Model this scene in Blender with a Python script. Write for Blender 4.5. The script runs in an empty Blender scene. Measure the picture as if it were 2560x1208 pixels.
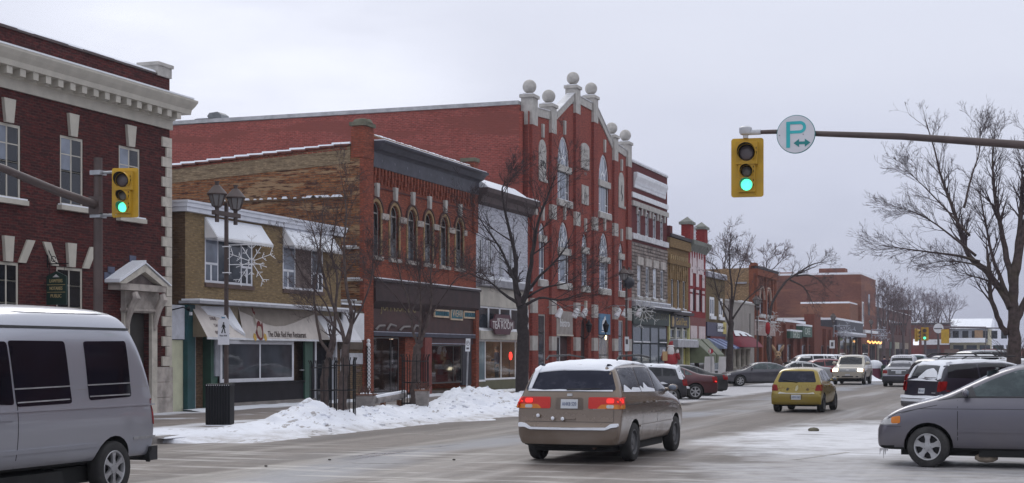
import bpy, bmesh, math, random
from mathutils import Vector, Matrix
from mathutils.bvhtree import BVHTree
from mathutils.geometry import delaunay_2d_cdt
sc = bpy.context.scene
C = sc.collection
PI = math.pi

# ------------------------------------------------------------------ camera, sky, sun, exposure
FPX, CX, HY, EYE = 3800.0, 1280.0, 886.0, 1.9       # focal length in photo pixels, axis column, horizon row, eye height
PHI = math.atan(1360/3800.0)                        # the lens looks this far left of the street's axis (+Y)
SP, CP = math.sin(PHI), math.cos(PHI)
cam = bpy.data.objects.new('camera', bpy.data.cameras.new('camera'))
C.objects.link(cam)
cam.data.sensor_width = 36.0
cam.data.lens = 36.0*FPX/2560.0
cam.data.shift_y = (HY-604.0)/2560.0
cam.location = (0, 0, EYE)
cam.rotation_euler = (PI/2, 0, PHI)
cam.data.clip_start = 0.1
cam.data.clip_end = 3000
sc.camera = cam

SUN_AZ = (-0.49, 0.87)      # the bright patch in the cloud
SUN_EL = math.radians(38)
world = bpy.data.worlds.new("World")
sc.world = world
world.use_nodes = True
wn, wl = world.node_tree.nodes, world.node_tree.links
wn.clear()
wo = wn.new('ShaderNodeOutputWorld')
sky = wn.new('ShaderNodeTexSky'); sky.sky_type = 'NISHITA'; sky.sun_disc = False
sky.sun_elevation = SUN_EL; sky.sun_rotation = math.atan2(SUN_AZ[0], SUN_AZ[1])
b1 = wn.new('ShaderNodeBackground'); b1.inputs[1].default_value = 0.08
wl.new(sky.outputs[0], b1.inputs[0])
tc = wn.new('ShaderNodeTexCoord')
nrm = wn.new('ShaderNodeVectorMath'); nrm.operation = 'NORMALIZE'
wl.new(tc.outputs['Generated'], nrm.inputs[0])
sep = wn.new('ShaderNodeSeparateXYZ'); wl.new(nrm.outputs[0], sep.inputs[0])
# soft cloud noise lifts and lowers the ramp a little
mp = wn.new('ShaderNodeMapping'); mp.inputs['Scale'].default_value = (2.6, 2.6, 9.0)
wl.new(nrm.outputs[0], mp.inputs[0])
nz = wn.new('ShaderNodeTexNoise'); nz.inputs['Scale'].default_value = 1.7; nz.inputs['Detail'].default_value = 5; nz.inputs['Roughness'].default_value = .5
wl.new(mp.outputs[0], nz.inputs['Vector'])
ma = wn.new('ShaderNodeMath'); ma.operation = 'MULTIPLY_ADD'; ma.inputs[1].default_value = 0.11; ma.inputs[2].default_value = -0.055
wl.new(nz.outputs[0], ma.inputs[0])
ad = wn.new('ShaderNodeMath'); ad.operation = 'ADD'
wl.new(sep.outputs[2], ad.inputs[0]); wl.new(ma.outputs[0], ad.inputs[1])
rp = wn.new('ShaderNodeValToRGB')
wl.new(ad.outputs[0], rp.inputs[0])
cr = rp.color_ramp
while len(cr.elements) < 6: cr.elements.new(0.5)
for e, (p, c) in zip(cr.elements, [(0.0, (.35,.38,.51)), (.045, (.40,.43,.56)), (.10, (.56,.585,.715)), (.19, (.665,.69,.80)), (.45, (.84,.87,.97)), (1.0, (1.08,1.11,1.18))]):
    e.position = p; e.color = (*c, 1)
# the bright patch where the sun sits behind thin cloud
gd = Vector((-0.487, 0.855, 0.175)).normalized()
dt = wn.new('ShaderNodeVectorMath'); dt.operation = 'DOT_PRODUCT'; dt.inputs[1].default_value = gd
wl.new(nrm.outputs[0], dt.inputs[0])
mr = wn.new('ShaderNodeMapRange'); mr.interpolation_type = 'SMOOTHERSTEP'
mr.inputs['From Min'].default_value = 0.982; mr.inputs['From Max'].default_value = 1.0
mr.inputs['To Max'].default_value = 0.17
wl.new(dt.outputs['Value'], mr.inputs['Value'])
mg = wn.new('ShaderNodeMath'); mg.operation = 'MULTIPLY'
mz = wn.new('ShaderNodeMapRange'); mz.inputs['From Min'].default_value = .3; mz.inputs['From Max'].default_value = .62
wl.new(nz.outputs[0], mz.inputs['Value'])
wl.new(mr.outputs[0], mg.inputs[0]); wl.new(mz.outputs[0], mg.inputs[1])
gl = wn.new('ShaderNodeMixRGB'); gl.blend_type = 'ADD'; gl.inputs[0].default_value = 1
wl.new(rp.outputs[0], gl.inputs[1])
gc = wn.new('ShaderNodeCombineColor'); wl.new(mg.outputs[0], gc.inputs[0]); wl.new(mg.outputs[0], gc.inputs[1]); wl.new(mg.outputs[0], gc.inputs[2])
wl.new(gc.outputs[0], gl.inputs[2])
b2 = wn.new('ShaderNodeBackground'); b2.inputs[1].default_value = 1.0
wl.new(gl.outputs[0], b2.inputs[0])
mx = wn.new('ShaderNodeMixShader'); mx.inputs[0].default_value = 0.93
wl.new(b1.outputs[0], mx.inputs[1]); wl.new(b2.outputs[0], mx.inputs[2])
wl.new(mx.outputs[0], wo.inputs[0])

sun = bpy.data.objects.new('sun', bpy.data.lights.new('sun', 'SUN'))
C.objects.link(sun)
sun.data.energy = 0.7; sun.data.angle = math.radians(25); sun.data.color = (1, .97, .93)
sd = Vector((SUN_AZ[0]*math.cos(SUN_EL), SUN_AZ[1]*math.cos(SUN_EL), math.sin(SUN_EL)))
sun.rotation_euler = sd.to_track_quat('Z', 'Y').to_euler()
sc.view_settings.view_transform = 'Standard'
sc.view_settings.look = 'None'
sc.view_settings.exposure = 0.16
sc.view_settings.gamma = 1.0
sc.view_settings.use_curve_mapping = False
sc.cycles.max_bounces = 6
sc.cycles.transparent_max_bounces = 12

# ------------------------------------------------------------------ survey: photo pixel -> place
FAC = 25.3                                           # the shop fronts stand on x = -25.3
def ray(px, py):
    a, b = (px-CX)/FPX, (HY-py)/FPX
    return Vector((a*CP-SP, a*SP+CP, b))
def on_x(px, py, f=FAC):                            # where the sight line meets the plane x = -f
    d = ray(px, py); t = -f/d.x
    return d.y*t, EYE+d.z*t
def fy(px, f=FAC): return on_x(px, 886, f)[0]
def fz(px, py, f=FAC): return on_x(px, py, f)[1]
def on_g(px, py, z=0.0):                            # ground point
    d = ray(px, py); t = (z-EYE)/d.z
    return d.x*t, d.y*t
def at(px, t):                                      # plan point at depth t
    d = ray(px, 886); return d.x*t, d.y*t
def on_y(px, py, y):                                # where the sight line meets the plane y
    d = ray(px, py); t = y/d.y
    return d.x*t, EYE+d.z*t
def R(px0, px1, pt, pb, f=FAC):                     # a facade rectangle read at its left edge
    return fy(px0, f), fy(px1, f), fz(px0, pb, f), fz(px0, pt, f)

# ------------------------------------------------------------------ objects
def tag(o, label=None, cat=None, group=None, kind=None):
    if label: o['label'] = label
    if cat: o['category'] = cat
    if group: o['group'] = group
    if kind: o['kind'] = kind
    return o
def thing(name, label, cat, loc=(0,0,0), rz=0, group=None):
    o = bpy.data.objects.new(name, None); C.objects.link(o)
    o.location = loc; o.rotation_euler = (0, 0, rz); o.empty_display_size = .2
    return tag(o, label, cat, group)
def link(name, me, mat, parent=None, loc=None):
    o = bpy.data.objects.new(name, me); C.objects.link(o)
    if mat is not None and not me.materials: me.materials.append(mat)
    if parent is not None: o.parent = parent
    if loc is not None: o.location = loc
    return o
def copy_tree(o, parent=None):
    c = o.copy(); C.objects.link(c)
    if parent: c.parent = parent
    for ch in list(o.children): copy_tree(ch, c)
    return c

class MB:
    def __init__(s): s.v, s.f, s.mi = [], [], []
    def add(s, vs, fs, m=0):
        n = len(s.v); s.v += [tuple(v) for v in vs]; s.f += [tuple(i+n for i in f) for f in fs]; s.mi += [m]*len(fs); return s
    def box(s, x0, x1, y0, y1, z0, z1, m=0):
        if x0 > x1: x0, x1 = x1, x0
        if y0 > y1: y0, y1 = y1, y0
        if z0 > z1: z0, z1 = z1, z0
        return s.add([(x0,y0,z0),(x1,y0,z0),(x1,y1,z0),(x0,y1,z0),(x0,y0,z1),(x1,y0,z1),(x1,y1,z1),(x0,y1,z1)],
                     [(0,3,2,1),(4,5,6,7),(0,1,5,4),(1,2,6,5),(2,3,7,6),(3,0,4,7)], m)
    def prism(s, poly, ax, t0, t1, m=0):            # 2-D polygon pushed along an axis: x: (y,z)  y: (x,z)  z: (x,y)
        if t0 > t1: t0, t1 = t1, t0
        ar = sum(poly[i][0]*poly[(i+1)%len(poly)][1]-poly[(i+1)%len(poly)][0]*poly[i][1] for i in range(len(poly)))
        if ar < 0: poly = poly[::-1]
        def P(p, t): return (t,p[0],p[1]) if ax == 'x' else ((p[0],t,p[1]) if ax == 'y' else (p[0],p[1],t))
        n = len(poly); vs = [P(p,t0) for p in poly]+[P(p,t1) for p in poly]
        fs = [tuple(range(n))[::-1], tuple(range(n, 2*n))]+[(i,(i+1)%n,(i+1)%n+n,i+n) for i in range(n)]
        if ax == 'y': fs = [f[::-1] for f in fs]
        return s.add(vs, fs, m)
    def tube(s, pts, rad, n=6, cap=True, m=0):
        pts = [Vector(p) for p in pts]
        if not hasattr(rad, '__len__'): rad = [rad]*len(pts)
        base = len(s.v); u = None
        for i, p in enumerate(pts):
            d = (pts[min(i+1,len(pts)-1)]-pts[max(i-1,0)])
            if d.length < 1e-9: d = Vector((0,0,1))
            d.normalize()
            if u is None: u = d.orthogonal().normalized()
            else:
                u = u-d*u.dot(d)
                u = u.normalized() if u.length > 1e-6 else d.orthogonal().normalized()
            w = d.cross(u)
            for k in range(n):
                q = p+(u*math.cos(2*PI*k/n)+w*math.sin(2*PI*k/n))*rad[i]; s.v.append(tuple(q))
        for i in range(len(pts)-1):
            for k in range(n):
                a, b = base+i*n+k, base+i*n+(k+1)%n
                s.f.append((a,b,b+n,a+n)); s.mi.append(m)
        if cap:
            s.f.append(tuple(base+k for k in range(n))[::-1]); e = base+(len(pts)-1)*n
            s.f.append(tuple(e+k for k in range(n))); s.mi += [m,m]
        return s
    def lathe(s, prof, n=16, c=(0,0,0), ax='z', m=0):   # prof: (radius, height) pairs
        base = len(s.v)
        for r, h in prof:
            for k in range(n):
                a = 2*PI*k/n; p = (r*math.cos(a), r*math.sin(a), h)
                if ax == 'x': p = (p[2],p[0],p[1])
                if ax == 'y': p = (p[1],p[2],p[0])
                s.v.append((p[0]+c[0], p[1]+c[1], p[2]+c[2]))
        for i in range(len(prof)-1):
            for k in range(n):
                a, b = base+i*n+k, base+i*n+(k+1)%n
                s.f.append((a,b,b+n,a+n)); s.mi.append(m)
        s.f.append(tuple(base+k for k in range(n))[::-1]); e = base+(len(prof)-1)*n
        s.f.append(tuple(e+k for k in range(n))); s.mi += [m,m]
        return s
    def sphere(s, c, r, n=14, sq=(1,1,1)):
        prof = [(max(1e-4, math.sin(PI*i/(n//2))), -math.cos(PI*i/(n//2))) for i in range(n//2+1)]
        b = len(s.v); s.lathe(prof, n)
        for i in range(b, len(s.v)):
            v = s.v[i]; s.v[i] = (c[0]+v[0]*r*sq[0], c[1]+v[1]*r*sq[1], c[2]+v[2]*r*sq[2])
        return s
    def mesh(s, name, smooth=False):
        me = bpy.data.meshes.new(name); me.from_pydata(s.v, [], s.f)
        if any(s.mi): me.polygons.foreach_set('material_index', s.mi)
        if smooth: me.shade_smooth()
        me.update(); return me
    def build(s, name, mat, parent=None, smooth=False, loc=None):
        me = s.mesh(name, False)
        for m in (mat if isinstance(mat, (list, tuple)) else [mat]): me.materials.append(m)
        if smooth:
            me.shade_smooth()
            if smooth == 'auto':
                try: me.set_sharp_from_angle(angle=math.radians(40))
                except Exception: pass
        return link(name, me, None, parent, loc)
def bx(name, mat, parent, x0, x1, y0, y1, z0, z1): return MB().box(x0,x1,y0,y1,z0,z1).build(name, mat, parent)

# ------------------------------------------------------------------ materials
MATS = {}
def newmat(name):
    m = bpy.data.materials.new(name); m.use_nodes = True
    nt = m.node_tree; return m, nt.nodes, nt.links, nt.nodes['Principled BSDF']
def mix(n, l, fac, a, b, mode='MIX'):
    x = n.new('ShaderNodeMix'); x.data_type = 'RGBA'; x.blend_type = mode
    for s, v in ((x.inputs[0], fac), (x.inputs[6], a), (x.inputs[7], b)):
        if hasattr(v, 'links'): l.new(v, s)
        elif isinstance(v, (int, float)): s.default_value = v
        else: s.default_value = (*v, 1)
    return x.outputs[2]
def noise(n, l, scale=3, detail=4, rough=.55, vec=None, stretch=None):
    x = n.new('ShaderNodeTexNoise'); x.inputs['Scale'].default_value = scale; x.inputs['Detail'].default_value = detail; x.inputs['Roughness'].default_value = rough
    if vec is None:
        vec = n.new('ShaderNodeNewGeometry').outputs['Position']
    if stretch:
        mpg = n.new('ShaderNodeMapping'); mpg.inputs['Scale'].default_value = stretch; l.new(vec, mpg.inputs[0]); vec = mpg.outputs[0]
    l.new(vec, x.inputs['Vector']); return x.outputs[0]
def rng(n, l, v, a, b, c=0., d=1., smooth=True):
    x = n.new('ShaderNodeMapRange'); x.interpolation_type = 'SMOOTHSTEP' if smooth else 'LINEAR'
    x.inputs['From Min'].default_value = a; x.inputs['From Max'].default_value = b; x.inputs['To Min'].default_value = c; x.inputs['To Max'].default_value = d
    l.new(v, x.inputs['Value']); return x.outputs[0]
def mth(n, l, op, a, b=None):
    x = n.new('ShaderNodeMath'); x.operation = op
    for s, v in ((x.inputs[0], a), (x.inputs[1], b)):
        if v is None: continue
        if hasattr(v, 'links'): l.new(v, s)
        else: s.default_value = v
    return x.outputs[0]
def bump(n, l, p, h, dist=.01, st=.5):
    x = n.new('ShaderNodeBump'); x.inputs['Strength'].default_value = st; x.inputs['Distance'].default_value = dist
    l.new(h, x.inputs['Height']); l.new(x.outputs[0], p.inputs['Normal'])
def M(name, col, rough=.7, var=.18, scale=2.5, bmp=0, metal=0, spec=.5, dirt=None, coat=0):
    if name in MATS: return MATS[name]
    m, n, l, p = newmat(name)
    nz_ = noise(n, l, scale, 5)
    lo = tuple(c*(1-var) for c in col); hi = tuple(min(1, c*(1+var)) for c in col)
    c = mix(n, l, rng(n, l, nz_, .3, .7), lo, hi)
    if dirt:
        d = noise(n, l, 1.3, 6, .65); c = mix(n, l, rng(n, l, d, .5, .75, 0, .55), c, dirt)
    l.new(c, p.inputs['Base Color'])
    p.inputs['Roughness'].default_value = rough; p.inputs['Metallic'].default_value = metal; p.inputs['Specular IOR Level'].default_value = spec
    if coat: p.inputs['Coat Weight'].default_value = coat; p.inputs['Coat Roughness'].default_value = .08
    if bmp: bump(n, l, p, noise(n, l, scale*8, 4), bmp)
    MATS[name] = m; return m
def BRICK(name, c1, c2, mortar, var=.25, patch=None, pscale=.35, w=.215, h=.075, streak=None, speck=None, soot=.35):
    if name in MATS: return MATS[name]
    m, n, l, p = newmat(name)
    g = n.new('ShaderNodeNewGeometry'); s = n.new('ShaderNodeSeparateXYZ'); l.new(g.outputs['Position'], s.inputs[0])
    u = mth(n, l, 'ADD', s.outputs[0], s.outputs[1])
    cb = n.new('ShaderNodeCombineXYZ'); l.new(u, cb.inputs[0]); l.new(s.outputs[2], cb.inputs[1])
    b = n.new('ShaderNodeTexBrick'); l.new(cb.outputs[0], b.inputs['Vector'])
    b.inputs['Scale'].default_value = 1; b.inputs['Brick Width'].default_value = w; b.inputs['Row Height'].default_value = h; b.inputs['Mortar Size'].default_value = .010 if w < .3 else .018
    b.inputs['Mortar Smooth'].default_value = .3; b.inputs['Bias'].default_value = 0
    b.inputs['Color1'].default_value = (*c1, 1); b.inputs['Color2'].default_value = (*c2, 1); b.inputs['Mortar'].default_value = (*mortar, 1)
    c = b.outputs['Color']
    big = noise(n, l, .6, 6, .6)
    c = mix(n, l, rng(n, l, big, .3, .75, 0, soot), c, tuple(.45*x for x in c1))
    fine = noise(n, l, 5, 4, .6, cb.outputs[0], (1, 3.2, 1))
    c = mix(n, l, rng(n, l, fine, .5, .72, 0, .55), c, tuple(x*1.8 for x in c1)); c = mix(n, l, rng(n, l, fine, .46, .3, 0, .6), c, tuple(x*.45 for x in c2))
    if patch:                                        # courses that weathered another colour
        pn = noise(n, l, pscale, 6, .7, cb.outputs[0], (.7, 4.5, 1))
        c = mix(n, l, rng(n, l, pn, .50, .57, 0, .85), c, patch)
    if streak:
        sn = noise(n, l, 1.0, 6, .7, cb.outputs[0], (1.6, 11, 1))
        c = mix(n, l, rng(n, l, sn, .53, .58, 0, .9), c, streak)
    if speck:
        kn = noise(n, l, 4.2, 3, .6, cb.outputs[0], (1, 2.6, 1)); c = mix(n, l, rng(n, l, kn, .63, .68, 0, .8), c, speck)
    l.new(c, p.inputs['Base Color']); p.inputs['Roughness'].default_value = .9; p.inputs['Specular IOR Level'].default_value = .2
    bump(n, l, p, mth(n, l, 'SUBTRACT', 1, b.outputs['Fac']), .008, .6)
    MATS[name] = m; return m
def GLASS(name, col=(.015,.018,.022), rough=.04, spec=.5, var=True):
    if name in MATS: return MATS[name]
    m, n, l, p = newmat(name)
    nz_ = noise(n, l, .7, 3); l.new(mix(n, l, rng(n, l, nz_, .35, .7), col, tuple(x*2.2 for x in col)), p.inputs['Base Color'])
    p.inputs['Roughness'].default_value = rough; p.inputs['Specular IOR Level'].default_value = spec; p.inputs['IOR'].default_value = 1.5
    if var: bump(n, l, p, noise(n, l, 1.1, 2), .02, .08)
    MATS[name] = m; return m
def EMIT(name, col, st, base=None):
    if name in MATS: return MATS[name]
    m, n, l, p = newmat(name)
    p.inputs['Base Color'].default_value = (*(base or col), 1); p.inputs['Emission Color'].default_value = (*col, 1); p.inputs['Emission Strength'].default_value = st
    l.new(mix(n, l, rng(n, l, noise(n, l, 30, 2), .3, .7), col, tuple(x*.8 for x in col)), p.inputs['Emission Color'])
    MATS[name] = m; return m
def CARGLASS(name, col, film, rough=.06, spec=.25):
    m, n, l, p = newmat(name); t = n.new('ShaderNodeTexCoord')
    a = noise(n, l, 1.6, 6, .7, t.outputs['Object'], (1, 1, 1.6)); l.new(mix(n, l, rng(n, l, a, .42, .75, 0, .8), col, film), p.inputs['Base Color'])
    l.new(rng(n, l, a, .4, .7, rough, .35), p.inputs['Roughness']); p.inputs['Specular IOR Level'].default_value = spec; MATS[name] = m; return m
def CLEAR(name, tint=(.85,.9,.9), gl=.18):
    if name in MATS: return MATS[name]
    m, n, l, p = newmat(name); n.remove(p)
    t = n.new('ShaderNodeBsdfTransparent'); t.inputs[0].default_value = (*tint, 1)
    g = n.new('ShaderNodeBsdfGlossy'); g.inputs['Roughness'].default_value = .03; g.inputs[0].default_value = (.9,.92,.95,1)
    fr = n.new('ShaderNodeFresnel'); fr.inputs[0].default_value = 1.5
    f = mth(n, l, 'MULTIPLY', fr.outputs[0], gl*2.2)
    x = n.new('ShaderNodeMixShader'); l.new(f, x.inputs[0]); l.new(t.outputs[0], x.inputs[1]); l.new(g.outputs[0], x.inputs[2])
    l.new(x.outputs[0], n['Material Output'].inputs[0]); MATS[name] = m; return m
def PAINT(name, col, metal=.35, rough=.32, dirt=(.30,.27,.25), amount=.6):
    if name in MATS: return MATS[name]
    amount *= .85
    m, n, l, p = newmat(name)
    t = n.new('ShaderNodeTexCoord'); s = n.new('ShaderNodeSeparateXYZ'); l.new(t.outputs['Object'], s.inputs[0])
    nz_ = noise(n, l, 2.2, 6, .65, t.outputs['Object'], (1, .6, 1))
    low = rng(n, l, s.outputs[2], .1, .95, 1, 0)          # road salt thrown up from the wheels, thinning upward
    f = mth(n, l, 'MULTIPLY', mth(n, l, 'ADD', mth(n, l, 'MULTIPLY', low, amount), .05), rng(n, l, nz_, .3, .7, .25, 1.2))
    l.new(mix(n, l, f, col, dirt), p.inputs['Base Color'])
    l.new(rng(n, l, f, 0, .6, rough, .75), p.inputs['Roughness'])
    p.inputs['Metallic'].default_value = metal; p.inputs['Coat Weight'].default_value = .7; p.inputs['Coat Roughness'].default_value = .06
    MATS[name] = m; return m

def SNOW(name, col=(.80,.82,.87), specks=0, tint=(.25,.22,.2)):
    if name in MATS: return MATS[name]
    m, n, l, p = newmat(name)
    c = mix(n, l, rng(n, l, noise(n, l, .9, 5), .3, .7), tuple(x*.93 for x in col), col)
    if specks:
        ps = n.new('ShaderNodeNewGeometry').outputs['Position']; sz_ = n.new('ShaderNodeSeparateXYZ'); l.new(ps, sz_.inputs[0])
        c = mix(n, l, mth(n, l, 'MULTIPLY', rng(n, l, sz_.outputs[2], .17, .03), rng(n, l, noise(n, l, 1.6, 6, .7), .35, .65, .1, .75)), c, (.36,.33,.31))
        c = mix(n, l, rng(n, l, noise(n, l, 2.1, 6, .7), .5, .75, 0, .4), c, (.55,.54,.56))
        v = noise(n, l, 3.4, 5, .62, None, (1.3, .6, 2.2)); w = noise(n, l, .6, 3)
        f = mth(n, l, 'MULTIPLY', rng(n, l, v, .585, .625, 0, specks), rng(n, l, w, .40, .55))
        c = mix(n, l, f, c, tint)
    l.new(c, p.inputs['Base Color']); p.inputs['Roughness'].default_value = .75; p.inputs['Specular IOR Level'].default_value = .25
    bump(n, l, p, noise(n, l, 9, 5), .03, .5)
    MATS[name] = m; return m

snow = SNOW('snow'); snow_dirty = SNOW('ploughed snow', (.78,.80,.86), .75)
white = M('white paint', (.72,.73,.76), .5, .08); cream = M('cream stone', (.50,.46,.40), .8, .14, 4)
stone = M('grey limestone', (.42,.40,.375), .85, .15, 4, .004); dstone = M('weathered stone', (.36,.32,.29), .85, .3, 2.5, .006, dirt=(.13,.11,.10))
beige = M('beige frame paint', (.46,.43,.37), .6, .08)
dark = M('dark recess', (.018,.017,.02), .6, .2); black = M('black iron', (.007,.007,.009), .5, .2, spec=.2)
brown_pole = M('brown pole paint', (.075,.052,.048), .55, .15); galv = M('galvanised steel', (.36,.37,.39), .45, .15, 5, 0, .7)
glass = GLASS('window glass', (.03,.036,.045)); glass_dark = GLASS('dark window glass', (.008,.009,.012)); glass_sky = GLASS('pale sky glass', (.11,.125,.155), .07)  # glass_sky carries a pale sky reflection in its base colour
car_glass = CARGLASS('car glass', (.007,.009,.014), (.035,.037,.042), .05, .3); car_glass_navy = CARGLASS('tinted car glass', (.007,.009,.024), (.035,.038,.06), .10, .22); car_glass_teal = CARGLASS('clear car glass', (.020,.036,.042), (.095,.13,.135), .05, .5)
rubber = M('tyre rubber', (.022,.021,.021), .85, .25, 6, dirt=(.10,.095,.09)); alloy = M('alloy rim', (.40,.40,.41), .42, .15, 6, 0, .55, dirt=(.22,.2,.19)); steelrim = M('steel rim', (.08,.08,.085), .55, .2, 6, dirt=(.16,.15,.14))
plastic = M('black plastic', (.022,.022,.024), .6, .2); under = M('underbody', (.012,.012,.012), .9, .3)
red_lens = M('red lamp lens', (.22,.006,.006), .25, .2, 8, spec=.25); amber_lens = M('amber lamp lens', (.62,.19,.015), .25, .1, 8); clear_lens = M('clear lamp lens', (.5,.5,.5), .15, .2, 8)
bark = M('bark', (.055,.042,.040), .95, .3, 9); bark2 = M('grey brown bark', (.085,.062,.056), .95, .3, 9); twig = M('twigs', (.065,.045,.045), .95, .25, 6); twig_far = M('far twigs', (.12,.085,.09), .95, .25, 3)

_fcache = {}
def text(parent, s, size, mat, loc, rot=(PI/2, 0, PI/2), ext=.006, name='lettering', wide=None, align='CENTER', shear=0):
    cu = bpy.data.curves.new(name, 'FONT'); cu.body = s; cu.size = size; cu.extrude = ext; cu.align_x = align; cu.align_y = 'CENTER'; cu.resolution_u = 2; cu.shear = shear
    to = bpy.data.objects.new('t', cu); C.objects.link(to)
    dg = bpy.context.evaluated_depsgraph_get(); me = bpy.data.meshes.new_from_object(to.evaluated_get(dg))
    bpy.data.objects.remove(to)
    me.materials.clear(); me.materials.append(mat)
    o = link(name, me, None, parent, loc); o.rotation_euler = rot
    if wide and len(me.vertices):
        w = max(v.co.x for v in me.vertices)-min(v.co.x for v in me.vertices)
        for v in me.vertices: v.co.x *= wide/max(w, 1e-6)
    return o
# ------------------------------------------------------------------ ground, road, sidewalks
def road_mat():
    m, n, l, p = newmat('salted asphalt')
    g = n.new('ShaderNodeNewGeometry'); pos = g.outputs['Position']
    s = n.new('ShaderNodeSeparateXYZ'); l.new(pos, s.inputs[0])
    x, y = s.outputs[0], s.outputs[1]
    streak = noise(n, l, 1, 6, .65, pos, (.75, .055, 1))       # along the traffic lanes
    fine = noise(n, l, 22, 3, .7, pos)
    c = mix(n, l, rng(n, l, streak, .34, .66), (.105,.086,.076), (.195,.165,.147))
    blot = noise(n, l, .33, 6, .62, pos)
    c = mix(n, l, rng(n, l, blot, .48, .72, 0, .65), c, (.145,.135,.138))
    c = mix(n, l, rng(n, l, fine, .4, .7, 0, .55), c, (.095,.080,.070)); c = mix(n, l, rng(n, l, noise(n, l, 7, 5, .75, pos), .56, .68, 0, .5), c, (.27,.24,.215))
    c = mix(n, l, rng(n, l, noise(n, l, 2.3, 8, .78, pos, (1, .55, 1)), .34, .66, 0, .8), c, mix(n, l, .5, c, (.07,.06,.055)))
    # packed snow left between the wheel tracks and near the right kerb
    wob = mth(n, l, 'MULTIPLY', mth(n, l, 'SUBTRACT', noise(n, l, .22, 5, .6, pos), .5), 9)
    xs = mth(n, l, 'ADD', mth(n, l, 'ADD', x, wob), mth(n, l, 'MULTIPLY', y, -.045))
    sn = mth(n, l, 'ADD', mth(n, l, 'MULTIPLY', rng(n, l, xs, -7.8, -4.8), .85), mth(n, l, 'MULTIPLY', mth(n, l, 'SUBTRACT', noise(n, l, 1.1, 6, .65, pos, (.5, 1.3, 1)), .5), 1.1))
    gr = noise(n, l, 2.4, 7, .7, pos, (.6, 1.1, 1)); c = mix(n, l, mth(n, l, 'MULTIPLY', rng(n, l, sn, .2, .8, 0, .8), rng(n, l, gr, .3, .62, .35, 1)), c, (.42,.415,.43))
    dx = mth(n, l, 'DIVIDE', mth(n, l, 'ADD', x, 4.4), 3.1); dy = mth(n, l, 'DIVIDE', mth(n, l, 'ADD', y, -36), 8.0)
    dd = mth(n, l, 'ADD', mth(n, l, 'ADD', mth(n, l, 'MULTIPLY', dx, dx), mth(n, l, 'MULTIPLY', dy, dy)), mth(n, l, 'MULTIPLY', mth(n, l, 'SUBTRACT', noise(n, l, .5, 6, .65, pos), .5), 2.6))
    c = mix(n, l, mth(n, l, 'MULTIPLY', rng(n, l, dd, 1.25, .2), rng(n, l, gr, .3, .55, .5, 1)), c, (.60,.605,.635))
    # wet wheel track on the left lane, bluish sheen put into its colour
    wt = mth(n, l, 'MULTIPLY', rng(n, l, mth(n, l, 'ABSOLUTE', mth(n, l, 'ADD', mth(n, l, 'ADD', x, 11.2), mth(n, l, 'MULTIPLY', mth(n, l, 'SUBTRACT', noise(n, l, .09, 3, .5, pos), .5), 5))), 1.1, .2), rng(n, l, noise(n, l, .12, 4, .6, pos), .42, .58))
    c = mix(n, l, wt, c, (.125,.13,.155))
    # parking bays on the left keep their snow
    bay = mth(n, l, 'ADD', mth(n, l, 'MULTIPLY', rng(n, l, x, -12.4, -14.5), rng(n, l, y, 47, 56)), mth(n, l, 'MULTIPLY', mth(n, l, 'SUBTRACT', noise(n, l, .8, 6, .65, pos), .5), 1.3))
    c = mix(n, l, rng(n, l, bay, .45, .9, 0, .8), c, (.56,.56,.59))
    # thin crosswise smears where the side street turns in
    cw = noise(n, l, 1.0, 6, .65, pos, (.30, 1.9, 1))
    f = mth(n, l, 'MULTIPLY', rng(n, l, y, 31, 26), rng(n, l, cw, .52, .62, 0, .7))
    c = mix(n, l, f, c, (.36,.34,.325))
    dk = noise(n, l, .7, 5, .7, pos, (.6, 1.2, 1))
    c = mix(n, l, rng(n, l, dk, .58, .72, 0, .6), c, (.085,.075,.07))
    l.new(c, p.inputs['Base Color'])
    wet = noise(n, l, 1, 4, .6, pos, (.5, .03, 1))
    l.new(mth(n, l, 'SUBTRACT', rng(n, l, wet, .45, .68, .72, .34), mth(n, l, 'MULTIPLY', wt, .25)), p.inputs['Roughness'])
    p.inputs['Specular IOR Level'].default_value = .45
    bump(n, l, p, noise(n, l, 14, 5, .7, pos), .012, .5)
    return m
ground_m = SNOW('ground snow', (.7,.71,.75))
def sheet(name, mat, x0, x1, y0, y1, z, kind='structure'):
    me = bpy.data.meshes.new(name); me.from_pydata([(x0,y0,z),(x1,y0,z),(x1,y1,z),(x0,y1,z)], [], [(0,1,2,3)])
    return tag(link(name, me, mat), kind=kind)
sheet('ground', ground_m, -800, 800, -200, 1200, -.03)
sheet('road', road_mat(), -60, 30, -10, 290, 0.0)
def walk_mat():
    m, n, l, p = newmat('slushy sidewalk')
    pos = n.new('ShaderNodeNewGeometry').outputs['Position']; s = n.new('ShaderNodeSeparateXYZ'); l.new(pos, s.inputs[0])
    c = mix(n, l, rng(n, l, noise(n, l, 1.3, 6, .65, pos), .3, .7), (.155,.128,.112), (.25,.215,.195))
    f = mth(n, l, 'ADD', mth(n, l, 'MULTIPLY', rng(n, l, s.outputs[0], -23.7, -24.9), .55), mth(n, l, 'MULTIPLY', mth(n, l, 'SUBTRACT', noise(n, l, .55, 6, .6, pos), .46), 2.4))
    f = mth(n, l, 'ADD', f, mth(n, l, 'MULTIPLY', rng(n, l, s.outputs[0], -20.9, -20.0), .5))
    c = mix(n, l, rng(n, l, f, .2, .62, 0, .95), c, (.66,.67,.71))
    c = mix(n, l, rng(n, l, noise(n, l, 9, 4, .7, pos), .62, .7, 0, .5), c, (.14,.12,.11))
    l.new(c, p.inputs['Base Color']); p.inputs['Roughness'].default_value = .8
    bump(n, l, p, noise(n, l, 7, 5, .65, pos), .04, .6); return m
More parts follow.
